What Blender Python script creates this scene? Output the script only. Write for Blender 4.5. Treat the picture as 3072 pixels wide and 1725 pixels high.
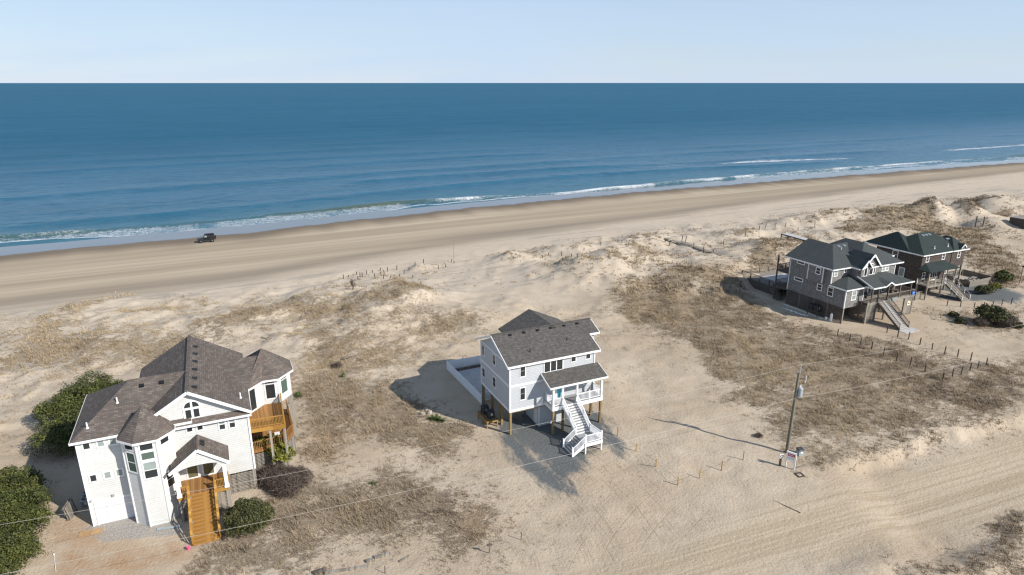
import bpy, math, random
import numpy as np
from mathutils import Vector, Matrix

scene = bpy.context.scene
for _o in list(bpy.data.objects):
    bpy.data.objects.remove(_o, do_unlink=True)
COL = scene.collection
R = math.radians

# ------------------------------------------------------------------ camera
CAM_H = 37.0
cam_d = bpy.data.cameras.new('camera')
cam = bpy.data.objects.new('camera', cam_d)
COL.objects.link(cam)
cam_d.sensor_width = 36.0
cam_d.lens = 36.0 * 1950.0 / 3072.0
cam_d.clip_start = 0.5
cam_d.clip_end = 120000.0
cam.location = (0.0, 0.0, CAM_H)
cam.rotation_euler = (R(90.0) - math.atan((862.5 - 248.0) / 1950.0), 0.0, 0.0)
scene.camera = cam

# ------------------------------------------------------------------ light
SUN_EL = 33.5
SUN_DIR = Vector((0.866 * math.cos(R(SUN_EL)), -0.5 * math.cos(R(SUN_EL)), math.sin(R(SUN_EL))))
world = bpy.data.worlds.new('World')
scene.world = world
world.use_nodes = True
wn, wl = world.node_tree.nodes, world.node_tree.links
wn.clear()
w_out = wn.new('ShaderNodeOutputWorld')
w_bg = wn.new('ShaderNodeBackground')
sky = wn.new('ShaderNodeTexSky')
sky.sky_type = 'NISHITA'
sky.sun_disc = False
sky.sun_elevation = R(SUN_EL)
sky.sun_rotation = math.atan2(SUN_DIR.x, SUN_DIR.y)
sky.altitude = 0.0
sky.air_density = 1.0
sky.dust_density = 0.0
sky.ozone_density = 1.6
# thin high cirrus veil, wispy and spread over the whole sky
w_tc = wn.new('ShaderNodeTexCoord')
w_map = wn.new('ShaderNodeMapping')
w_map.inputs['Scale'].default_value = (1.1, 1.6, 7.0)
w_map.inputs['Rotation'].default_value = (0.0, 0.05, 0.35)
w_no = wn.new('ShaderNodeTexNoise')
w_no.inputs['Scale'].default_value = 1.5
w_no.inputs['Detail'].default_value = 7.0
w_no.inputs['Roughness'].default_value = 0.55
w_no.inputs['Distortion'].default_value = 0.6
w_rmp = wn.new('ShaderNodeMapRange')
w_rmp.inputs['From Min'].default_value = 0.36
w_rmp.inputs['From Max'].default_value = 0.72
w_rmp.inputs['To Min'].default_value = 0.72
w_rmp.inputs['To Max'].default_value = 1.0
w_mix = wn.new('ShaderNodeMix')
w_mix.data_type = 'RGBA'
w_mix.inputs['B'].default_value = (5.5, 7.0, 9.2, 1.0)
wl.new(w_tc.outputs['Generated'], w_map.inputs['Vector'])
wl.new(w_map.outputs['Vector'], w_no.inputs['Vector'])
wl.new(w_no.outputs['Fac'], w_rmp.inputs['Value'])
w_sep = wn.new('ShaderNodeSeparateXYZ')
w_el = wn.new('ShaderNodeMapRange')          # haze thins out with elevation
w_el.inputs['From Min'].default_value = 0.0
w_el.inputs['From Max'].default_value = 0.55
w_el.inputs['To Min'].default_value = 1.0
w_el.inputs['To Max'].default_value = 0.30
w_mul = wn.new('ShaderNodeMath')
w_mul.operation = 'MULTIPLY'
wl.new(w_tc.outputs['Generated'], w_sep.inputs[0])
wl.new(w_sep.outputs['Z'], w_el.inputs['Value'])
wl.new(w_rmp.outputs['Result'], w_mul.inputs[0])
wl.new(w_el.outputs['Result'], w_mul.inputs[1])
wl.new(w_mul.outputs[0], w_mix.inputs['Factor'])
wl.new(sky.outputs['Color'], w_mix.inputs['A'])
wl.new(w_mix.outputs['Result'], w_bg.inputs['Color'])
w_bg.inputs['Strength'].default_value = 0.088
wl.new(w_bg.outputs['Background'], w_out.inputs['Surface'])

sun_d = bpy.data.lights.new('sun', 'SUN')
sun_d.energy = 5.0
sun_d.angle = R(0.53)
sun_d.color = (1.0, 0.945, 0.865)
sun = bpy.data.objects.new('sun', sun_d)
COL.objects.link(sun)
sun.location = (60, -40, 80)
sun.rotation_euler = SUN_DIR.to_track_quat('Z', 'Y').to_euler()

scene.view_settings.view_transform = 'Standard'
scene.view_settings.look = 'None'
scene.view_settings.exposure = 0.24
scene.view_settings.gamma = 1.0
scene.view_settings.use_curve_mapping = False
scene.render.engine = 'CYCLES'
scene.cycles.max_bounces = 6
scene.cycles.diffuse_bounces = 3
scene.cycles.transparent_max_bounces = 6
scene.cycles.use_denoising = True
scene.cycles.filter_width = 1.3

# ------------------------------------------------------------------ helpers
RNG = random.Random(11)


def tag(o, label=None, cat=None, group=None, kind=None):
    if label: o['label'] = label
    if cat: o['category'] = cat
    if group: o['group'] = group
    if kind: o['kind'] = kind
    return o


def link(o, parent=None):
    COL.objects.link(o)
    if parent is not None:
        o.parent = parent
    return o


def thing(name, label, cat, loc=(0, 0, 0), rz=0.0, group=None):
    o = bpy.data.objects.new(name, None)
    o.empty_display_size = 0.2
    o.location = loc
    o.rotation_euler = (0, 0, rz)
    link(o)
    return tag(o, label, cat, group)


def V(*a):
    return Vector(a[0] if len(a) == 1 else a)


class MB:
    """collects faces, builds ONE mesh object; UVs are in metres along each face"""
    def __init__(s):
        s.v, s.f = [], []

    def face(s, pts):
        n = len(s.v)
        s.v.extend([tuple(p) for p in pts])
        s.f.append(tuple(range(n, n + len(pts))))
        return s

    def hexa(s, c):
        n = len(s.v)
        s.v.extend([tuple(p) for p in c])
        for q in ((3, 2, 1, 0), (4, 5, 6, 7), (0, 1, 5, 4), (1, 2, 6, 5), (2, 3, 7, 6), (3, 0, 4, 7)):
            s.f.append(tuple(n + i for i in q))
        return s

    def box(s, x0, y0, z0, x1, y1, z1):
        if x1 < x0: x0, x1 = x1, x0
        if y1 < y0: y0, y1 = y1, y0
        if z1 < z0: z0, z1 = z1, z0
        return s.hexa([(x0, y0, z0), (x1, y0, z0), (x1, y1, z0), (x0, y1, z0),
                       (x0, y0, z1), (x1, y0, z1), (x1, y1, z1), (x0, y1, z1)])

    def beam(s, p, q, w, h, up=(0, 0, 1)):
        """bar from p to q (centre line), w wide sideways, h deep along up"""
        p, q, up = V(p), V(q), V(up)
        d = (q - p).normalized()
        side = d.cross(up)
        if side.length < 1e-5:
            side = d.cross(V(1, 0, 0))
        side.normalize()
        u = side.cross(d).normalized()
        a, b = side * (w / 2), u * (h / 2)
        return s.hexa([p - a - b, p + a - b, q + a - b, q - a - b,
                       p - a + b, p + a + b, q + a + b, q - a + b])

    def prism(s, poly, z0, z1, cap=True):
        """vertical prism over a counter-clockwise xy polygon"""
        n = len(poly)
        for i in range(n):
            a, b = poly[i], poly[(i + 1) % n]
            s.face([(a[0], a[1], z0), (b[0], b[1], z0), (b[0], b[1], z1), (a[0], a[1], z1)])
        if cap:
            s.face([(p[0], p[1], z1) for p in poly])
            s.face([(p[0], p[1], z0) for p in reversed(poly)])
        return s

    def slab(s, pts, t=0.14):
        """thick panel: top face pts (counter-clockwise from above), t deep downwards"""
        lo = [(p[0], p[1], p[2] - t) for p in pts]
        s.face(pts)
        s.face(list(reversed(lo)))
        n = len(pts)
        for i in range(n):
            j = (i + 1) % n
            s.face([lo[i], lo[j], pts[j], pts[i]])
        return s

    def cyl(s, p, q, r, n=8, r2=None, cap=True):
        p, q = V(p), V(q)
        r2 = r if r2 is None else r2
        d = (q - p).normalized()
        a = d.cross(V(0, 0, 1))
        if a.length < 1e-4:
            a = d.cross(V(1, 0, 0))
        a.normalize()
        b = d.cross(a)
        A, B = [], []
        for i in range(n):
            t = 2 * math.pi * i / n
            e = a * math.cos(t) + b * math.sin(t)
            A.append(p + e * r)
            B.append(q + e * r2)
        for i in range(n):
            j = (i + 1) % n
            s.face([A[j], A[i], B[i], B[j]])
        if cap:
            s.face(A)
            s.face(list(reversed(B)))
        return s

    def mesh(s, name, mat=None, smooth=False):
        me = bpy.data.meshes.new(name)
        me.from_pydata(s.v, [], s.f)
        uvl = me.uv_layers.new(name='UVMap')
        co = s.v
        uvs = []
        for f in s.f:
            p = [V(co[i]) for i in f]
            nrm = V(0, 0, 0)
            for i in range(len(p)):
                nrm += p[i].cross(p[(i + 1) % len(p)])
            if nrm.length < 1e-9:
                nrm = V(0, 0, 1)
            nrm.normalize()
            u = V(0, 0, 1).cross(nrm)
            u = V(1, 0, 0) if u.length < 0.05 else u.normalized()
            v = nrm.cross(u)
            for q in p:
                uvs.extend((q.dot(u), q.dot(v)))
        uvl.data.foreach_set('uv', uvs)
        if mat is not None:
            me.materials.append(mat)
        if smooth:
            me.polygons.foreach_set('use_smooth', [True] * len(me.polygons))
        me.update()
        return me

    def build(s, name, mat, parent=None, smooth=False):
        return link(bpy.data.objects.new(name, s.mesh(name, mat, smooth)), parent)


def inst(name, me, parent, loc, rot=(0, 0, 0), scale=(1, 1, 1)):
    o = bpy.data.objects.new(name, me)
    o.location, o.rotation_euler, o.scale = loc, rot, scale
    return link(o, parent)


# ------------------------------------------------------------------ materials
class NT:
    def __init__(s, name):
        s.m = bpy.data.materials.new(name)
        s.m.use_nodes = True
        s.n, s.l = s.m.node_tree.nodes, s.m.node_tree.links
        s.b = s.n['Principled BSDF']

    def new(s, t, **kw):
        x = s.n.new(t)
        for k, v in kw.items():
            setattr(x, k, v)
        return x

    def put(s, sock, val):
        if val is None:
            return
        if hasattr(val, 'is_output') or isinstance(val, bpy.types.NodeSocket):
            s.l.new(val, sock)
        else:
            sock.default_value = val

    def coord(s, kind='Object', scale=(1, 1, 1), rot=(0, 0, 0)):
        tc = s.new('ShaderNodeTexCoord')
        mp = s.new('ShaderNodeMapping')
        mp.inputs['Scale'].default_value = scale
        mp.inputs['Rotation'].default_value = rot
        s.l.new(tc.outputs[kind], mp.inputs['Vector'])
        return mp.outputs['Vector']

    def noise(s, vec, scale, detail=4.0, rough=0.5, dist=0.0, out='Fac'):
        x = s.new('ShaderNodeTexNoise')
        s.put(x.inputs['Vector'], vec)
        x.inputs['Scale'].default_value = scale
        x.inputs['Detail'].default_value = detail
        x.inputs['Roughness'].default_value = rough
        x.inputs['Distortion'].default_value = dist
        return x.outputs[out]

    def math(s, op, a, b=None, c=None, clamp=False):
        x = s.new('ShaderNodeMath', operation=op)
        x.use_clamp = clamp
        s.put(x.inputs[0], a)
        s.put(x.inputs[1], b)
        s.put(x.inputs[2], c)
        return x.outputs[0]

    def ramp(s, val, lo, hi, a=0.0, b=1.0):
        x = s.new('ShaderNodeMapRange')
        x.interpolation_type = 'SMOOTHSTEP'
        s.put(x.inputs['Value'], val)
        for k, q in (('From Min', lo), ('From Max', hi), ('To Min', a), ('To Max', b)):
            x.inputs[k].default_value = q
        return x.outputs['Result']

    def mix(s, f, a, b):
        x = s.new('ShaderNodeMix', data_type='RGBA')
        s.put(x.inputs['Factor'], f)
        for k, q in (('A', a), ('B', b)):
            q = (q[0], q[1], q[2], 1.0) if isinstance(q, (tuple, list)) else q
            s.put(x.inputs[k], q)
        return x.outputs['Result']

    def attr(s, name):
        x = s.new('ShaderNodeAttribute')
        x.attribute_name = name
        return x.outputs['Fac']

    def bump(s, h, strength=0.3, dist=0.1, normal=None):
        x = s.new('ShaderNodeBump')
        x.inputs['Strength'].default_value = strength
        x.inputs['Distance'].default_value = dist
        s.put(x.inputs['Height'], h)
        if normal is not None:
            s.put(x.inputs['Normal'], normal)
        return x.outputs['Normal']

    def done(s, color=None, rough=0.6, normal=None, spec=0.3, metal=0.0, **kw):
        if color is not None:
            if isinstance(color, (tuple, list)):
                color = (color[0], color[1], color[2], 1.0)
            s.put(s.b.inputs['Base Color'], color)
        s.put(s.b.inputs['Roughness'], rough)
        s.put(s.b.inputs['Specular IOR Level'], spec)
        s.put(s.b.inputs['Metallic'], metal)
        if normal is not None:
            s.put(s.b.inputs['Normal'], normal)
        for k, v in kw.items():
            s.put(s.b.inputs[k], v)
        return s.m


def worn(name, col, rough=0.6, var=0.12, scale=3.0, spec=0.25, fine=22.0, metal=0.0, stretch=(1, 1, 1)):
    """paint / plastic / metal with mild soiling"""
    t = NT(name)
    c = t.coord('Object', scale=stretch)
    n1 = t.noise(c, scale, 5.0, 0.6)
    n2 = t.noise(c, fine, 3.0, 0.6)
    f = t.math('ADD', t.math('MULTIPLY', n1, 0.65), t.math('MULTIPLY', n2, 0.35))
    lo = tuple(x * (1 - var) for x in col)
    hi = tuple(min(1.0, x * (1 + var * 0.7)) for x in col)
    return t.done(t.mix(t.ramp(f, 0.32, 0.68), lo, hi), rough, spec=spec, metal=metal)


def lap_siding(name, col, pitch=0.17, dirt=0.12):
    t = NT(name)
    c = t.coord('Object')
    sx = t.new('ShaderNodeSeparateXYZ')
    t.l.new(c, sx.inputs[0])
    saw = t.math('FRACT', t.math('DIVIDE', sx.outputs['Z'], pitch))
    row = t.math('FLOOR', t.math('DIVIDE', sx.outputs['Z'], pitch))
    cx = t.new('ShaderNodeCombineXYZ')
    t.put(cx.inputs[0], t.math('ADD', sx.outputs['X'], sx.outputs['Y']))
    t.put(cx.inputs[1], t.math('MULTIPLY', row, 3.7))
    wear = t.noise(cx.outputs[0], 0.55, 4.0, 0.6)
    big = t.noise(t.coord('Object', scale=(1, 1, 0.5)), 0.8, 5.0, 0.6)
    f = t.ramp(t.math('ADD', t.math('MULTIPLY', wear, 0.5), t.math('MULTIPLY', big, 0.5)), 0.35, 0.65)
    lo = tuple(x * (1 - dirt) for x in col)
    base = t.mix(f, lo, col)
    h = t.math('SUBTRACT', 1.0, saw)
    return t.done(base, 0.55, t.bump(h, 0.8, 0.03), spec=0.25)


def board_siding(name, col, pitch=0.3):
    t = NT(name)
    c = t.coord('Object')
    sx = t.new('ShaderNodeSeparateXYZ')
    t.l.new(c, sx.inputs[0])
    q = t.math('FRACT', t.math('DIVIDE', t.math('ADD', sx.outputs['X'], sx.outputs['Y']), pitch))
    bat = t.math('LESS_THAN', q, 0.2)
    n = t.noise(c, 1.2, 4.0)
    return t.done(t.mix(n, tuple(x * 0.93 for x in col), col), 0.55, t.bump(bat, 0.8, 0.03), spec=0.25)


def shingles(name, cols, w=0.3, h=0.14, bump=0.5, moss=0.0, contrast=1.0):
    """courses of roof or wall shingles in UV metres; cols = three tones"""
    t = NT(name)
    uv = t.coord('UV')
    br = t.new('ShaderNodeTexBrick')
    t.l.new(uv, br.inputs['Vector'])
    br.offset = 0.5
    br.inputs['Scale'].default_value = 1.0
    br.inputs['Brick Width'].default_value = w
    br.inputs['Row Height'].default_value = h
    br.inputs['Mortar Size'].default_value = h * 0.07
    br.inputs['Mortar Smooth'].default_value = 0.4
    br.inputs['Bias'].default_value = 0.0
    br.inputs['Color1'].default_value = (*cols[0], 1)
    br.inputs['Color2'].default_value = (*cols[1], 1)
    br.inputs['Mortar'].default_value = (*[x * 0.45 for x in cols[0]], 1)
    n1 = t.noise(t.coord('UV', scale=(1 / w, 1 / h, 1)), 0.55, 1.0, 0.5)
    n2 = t.noise(uv, 0.45, 4.0, 0.55)
    base = t.mix(t.ramp(n1, 0.45, 0.62, 0, 0.85 * contrast), br.outputs['Color'], cols[2])
    base = t.mix(t.ramp(n2, 0.35, 0.7, 0.0, 0.32), base, tuple(x * 0.62 for x in cols[0]))
    gr = t.noise(uv, 26.0, 2.0, 0.6)
    base = t.mix(t.math('MULTIPLY', gr, 0.22), base, tuple(min(1, x * 1.7) for x in cols[1]))
    sx = t.new('ShaderNodeSeparateXYZ')
    t.l.new(uv, sx.inputs[0])
    saw = t.math('SUBTRACT', 1.0, t.math('FRACT', t.math('DIVIDE', sx.outputs['Y'], h)))
    hgt = t.math('ADD', t.math('MULTIPLY', saw, 0.7), t.math('MULTIPLY', br.outputs['Fac'], -0.6))
    hgt = t.math('ADD', hgt, t.math('MULTIPLY', n1, 0.5))
    return t.done(base, 0.85, t.bump(hgt, bump, 0.025), spec=0.2)


def timber(name, lo, hi, rough=0.75, board=0.14, axis='X', gap=True):
    """sawn wood: grain, board-to-board tone and knots, in object metres"""
    t = NT(name)
    c = t.coord('Object')
    sx = t.new('ShaderNodeSeparateXYZ')
    t.l.new(c, sx.inputs[0])
    across = sx.outputs[{'X': 0, 'Y': 1, 'Z': 2}[axis]]
    row = t.math('FLOOR', t.math('DIVIDE', across, board))
    wn_ = t.new('ShaderNodeTexWhiteNoise', noise_dimensions='1D')
    t.l.new(row, wn_.inputs['W'])
    g = t.noise(t.coord('Object', scale=(3, 3, 3)), 5.0, 5.0, 0.65, 1.2)
    f = t.math('ADD', t.math('MULTIPLY', wn_.outputs['Value'], 0.45), t.math('MULTIPLY', g, 0.6))
    col = t.mix(t.ramp(f, 0.2, 0.85), lo, hi)
    if gap:
        edge = t.math('FRACT', t.math('DIVIDE', across, board))
        col = t.mix(t.ramp(edge, 0.0, 0.09, 0.75, 0.0), col, tuple(x * 0.3 for x in lo))
    return t.done(col, rough, t.bump(g, 0.25, 0.02), spec=0.2)


def glass_mat(name, col, rough=0.06):
    t = NT(name)
    n = t.noise(t.coord('Object'), 1.3, 2.0)
    return t.done(t.mix(n, tuple(x * 0.6 for x in col), col), rough, spec=0.6,
                  normal=t.bump(n, 0.05, 0.05))


def leafy(name, dark, light, trans=0.15, rough=0.55):
    t = NT(name)
    f = t.attr('tone')
    col = t.mix(f, dark, light)
    return t.done(col, rough, spec=0.25)


M = {}
M['trim'] = worn('white_trim', (0.80, 0.80, 0.79), 0.45, 0.06)
M['vinyl'] = worn('white_vinyl', (0.80, 0.81, 0.83), 0.4, 0.05)
M['cream'] = lap_siding('cream_siding', (0.615, 0.617, 0.60), 0.19, 0.11)
M['bluegrey'] = lap_siding('pale_blue_grey_siding', (0.475, 0.495, 0.515), 0.18, 0.06)
M['batten'] = board_siding('board_and_batten', (0.46, 0.50, 0.54))
M['roof_brown'] = shingles('brown_roof_shingles', ((0.078, 0.067, 0.059), (0.185, 0.160, 0.138), (0.102, 0.074, 0.067)), 0.40, 0.19, 0.7)
M['roof_grey'] = shingles('charcoal_roof_shingles', ((0.080, 0.075, 0.070), (0.140, 0.128, 0.115), (0.058, 0.056, 0.055)), 0.26, 0.16, 0.5)
M['roof_slate'] = shingles('grey_green_roof_shingles', ((0.055, 0.062, 0.063), (0.070, 0.078, 0.078), (0.047, 0.054, 0.056)), 0.3, 0.14, 0.4, contrast=0.6)
M['roof_green'] = shingles('dark_green_roof_shingles', ((0.027, 0.040, 0.037), (0.036, 0.050, 0.047), (0.023, 0.034, 0.033)), 0.3, 0.14, 0.4, contrast=0.6)
M['shake_grey'] = shingles('weathered_cedar_shakes', ((0.182, 0.174, 0.167), (0.300, 0.288, 0.275), (0.125, 0.117, 0.112)), 0.17, 0.24, 0.8)
M['shake_brown'] = shingles('dark_brown_cedar_shakes', ((0.072, 0.058, 0.051), (0.135, 0.112, 0.098), (0.046, 0.036, 0.032)), 0.17, 0.24, 0.8)
M['old_wood'] = timber('weathered_wood', (0.17, 0.15, 0.125), (0.36, 0.33, 0.29), board=0.14)
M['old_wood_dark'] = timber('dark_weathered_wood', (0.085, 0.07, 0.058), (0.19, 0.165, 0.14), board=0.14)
M['new_deck'] = timber('orange_stained_deck', (0.235, 0.115, 0.040), (0.40, 0.215, 0.080), board=0.14, axis='X')
M['new_tread'] = timber('orange_stained_treads', (0.29, 0.148, 0.030), (0.50, 0.285, 0.075), board=0.30, axis='Y', gap=False)
M['pile'] = timber('treated_piling_wood', (0.17, 0.115, 0.05), (0.33, 0.235, 0.115), gap=False, board=0.5)
M['post'] = timber('yellow_pine_post', (0.27, 0.16, 0.055), (0.46, 0.29, 0.11), gap=False, board=0.5)
M['pole'] = timber('grey_utility_pole_wood', (0.13, 0.12, 0.09), (0.25, 0.235, 0.19), gap=False, board=0.5)
M['dark_post'] = timber('dark_fence_post_wood', (0.05, 0.038, 0.03), (0.12, 0.092, 0.075), gap=False, board=0.5)
M['glass'] = glass_mat('dark_window_glass', (0.030, 0.038, 0.042))
M['glass_shade'] = glass_mat('window_glass_with_shade', (0.34, 0.40, 0.385), 0.12)
M['glass_olive'] = glass_mat('window_glass_with_curtain', (0.17, 0.16, 0.085), 0.12)
M['glass_green'] = glass_mat('window_glass_green', (0.105, 0.15, 0.125), 0.1)
M['black'] = worn('black_plastic', (0.018, 0.018, 0.02), 0.45, 0.3)
M['blackframe'] = worn('black_window_frame', (0.022, 0.021, 0.021), 0.4, 0.3)
M['concrete'] = worn('pale_concrete', (0.46, 0.45, 0.44), 0.85, 0.12, 1.5)
M['composite'] = worn('grey_composite_decking', (0.30, 0.30, 0.30), 0.65, 0.1, 4.0)
M['metal'] = worn('grey_painted_metal', (0.33, 0.37, 0.39), 0.4, 0.12, 3.0)
M['metal_dark'] = worn('dark_metal', (0.06, 0.062, 0.066), 0.45, 0.2)
M['galv'] = worn('galvanised_metal', (0.52, 0.53, 0.54), 0.4, 0.1, metal=0.6)
M['teal'] = worn('turquoise_door_paint', (0.10, 0.46, 0.56), 0.4, 0.05)
M['pink'] = worn('pink_plastic', (0.75, 0.13, 0.30), 0.4, 0.1)
M['garage'] = worn('white_garage_steel', (0.66, 0.665, 0.68), 0.45, 0.06)
M['red'] = worn('red_sign_paint', (0.42, 0.02, 0.045), 0.45, 0.1)
M['blue'] = worn('blue_sign_paint', (0.05, 0.17, 0.55), 0.45, 0.1)
M['white'] = worn('white_paint', (0.82, 0.82, 0.81), 0.45, 0.06)
M['ply'] = worn('bare_plywood', (0.52, 0.38, 0.20), 0.7, 0.15, 2.0)
M['rope'] = worn('grey_rope', (0.30, 0.27, 0.22), 0.85, 0.2)
M['wire'] = worn('aluminium_wire', (0.42, 0.39, 0.34), 0.45, 0.05)
M['stone'] = worn('pale_stone', (0.42, 0.36, 0.29), 0.85, 0.25, 4.0)
M['rust'] = worn('tan_wood_slab', (0.42, 0.27, 0.14), 0.8, 0.2, 3.0)
M['carpaint'] = worn('black_car_paint', (0.012, 0.013, 0.016), 0.2, 0.15, 2.0, spec=0.5)
M['rubber'] = worn('tyre_rubber', (0.022, 0.021, 0.020), 0.8, 0.3)
M['leaf_hedge'] = leafy('hedge_leaves', (0.012, 0.022, 0.006), (0.135, 0.145, 0.038))
M['leaf_dark'] = leafy('dark_shrub_leaves', (0.012, 0.018, 0.007), (0.125, 0.125, 0.045))
M['leaf_yellow'] = leafy('yellow_green_leaves', (0.045, 0.055, 0.012), (0.26, 0.25, 0.04))
M['leaf_bare'] = leafy('bare_brown_twigs', (0.055, 0.040, 0.032), (0.155, 0.120, 0.095))
M['leaf_yucca'] = leafy('yucca_blades', (0.030, 0.055, 0.016), (0.17, 0.22, 0.06))
M['bark'] = timber('shrub_bark', (0.06, 0.045, 0.035), (0.14, 0.11, 0.09), gap=False)
M['grass'] = leafy('dry_dune_grass', (0.165, 0.124, 0.088), (0.50, 0.39, 0.25), rough=0.8)

# ------------------------------------------------------------------ surveyed positions (metres on the ground)
MOUNDS = [(-19.4,107.1,9,6,3.2),(-33.5,107.8,12,6,1.6),(-72.8,108.8,10,4,1.3),(-76.9,100.2,10,5,1.1),(-63.0,101.7,12,5,0.9),(-0.1,140.8,5,4,1.7),(14.5,150.2,7,3,1.7),(33.8,157.5,10,4,2.0),(24.3,132.0,10,6,3.6),(17.0,126.2,9,7,2.4),(41.2,124.2,9,8,2.2),(33.6,119.9,12,10,1.4),(61.0,146.2,9,6,2.4),(58.0,162.1,8,4,1.7),(93.0,182.0,10,5,2.2),(110.2,182.7,14,7,3.0),(121.1,186.4,3.6,4.5,4.6),(131.4,186.8,4.0,5,4.6),(148.7,201.8,8,6,2.6),(150.6,195.3,8,6,2.8),(128.4,170.3,6,7,2.6),(-7.5,102.1,8,5,0.9),(-22.0,96.8,8,6,1.1),(-27.1,91.8,7,6,0.8),(-44.5,97.4,14,5,0.9),(84.4,179.5,8,5,1.8),(75.1,177.3,6,4,1.4),(-50.5,94.2,9,5,0.7),(-65.0,91.8,9,6,0.7),(7.2,130.0,9,5,0.9),(79.5,161.0,7,5,1.6),(92.6,163.3,10,6,1.0),(37.7,43.0,7,2.2,1.1),(28.2,42.4,6,1.5,0.5)]
SCARP = [(20.57,51.69),(25.52,54.05),(32.01,57.67),(39.39,60.64),(45.01,63.52),(51.67,65.8),(60.37,68.7),(78.43,74.37)]
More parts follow.
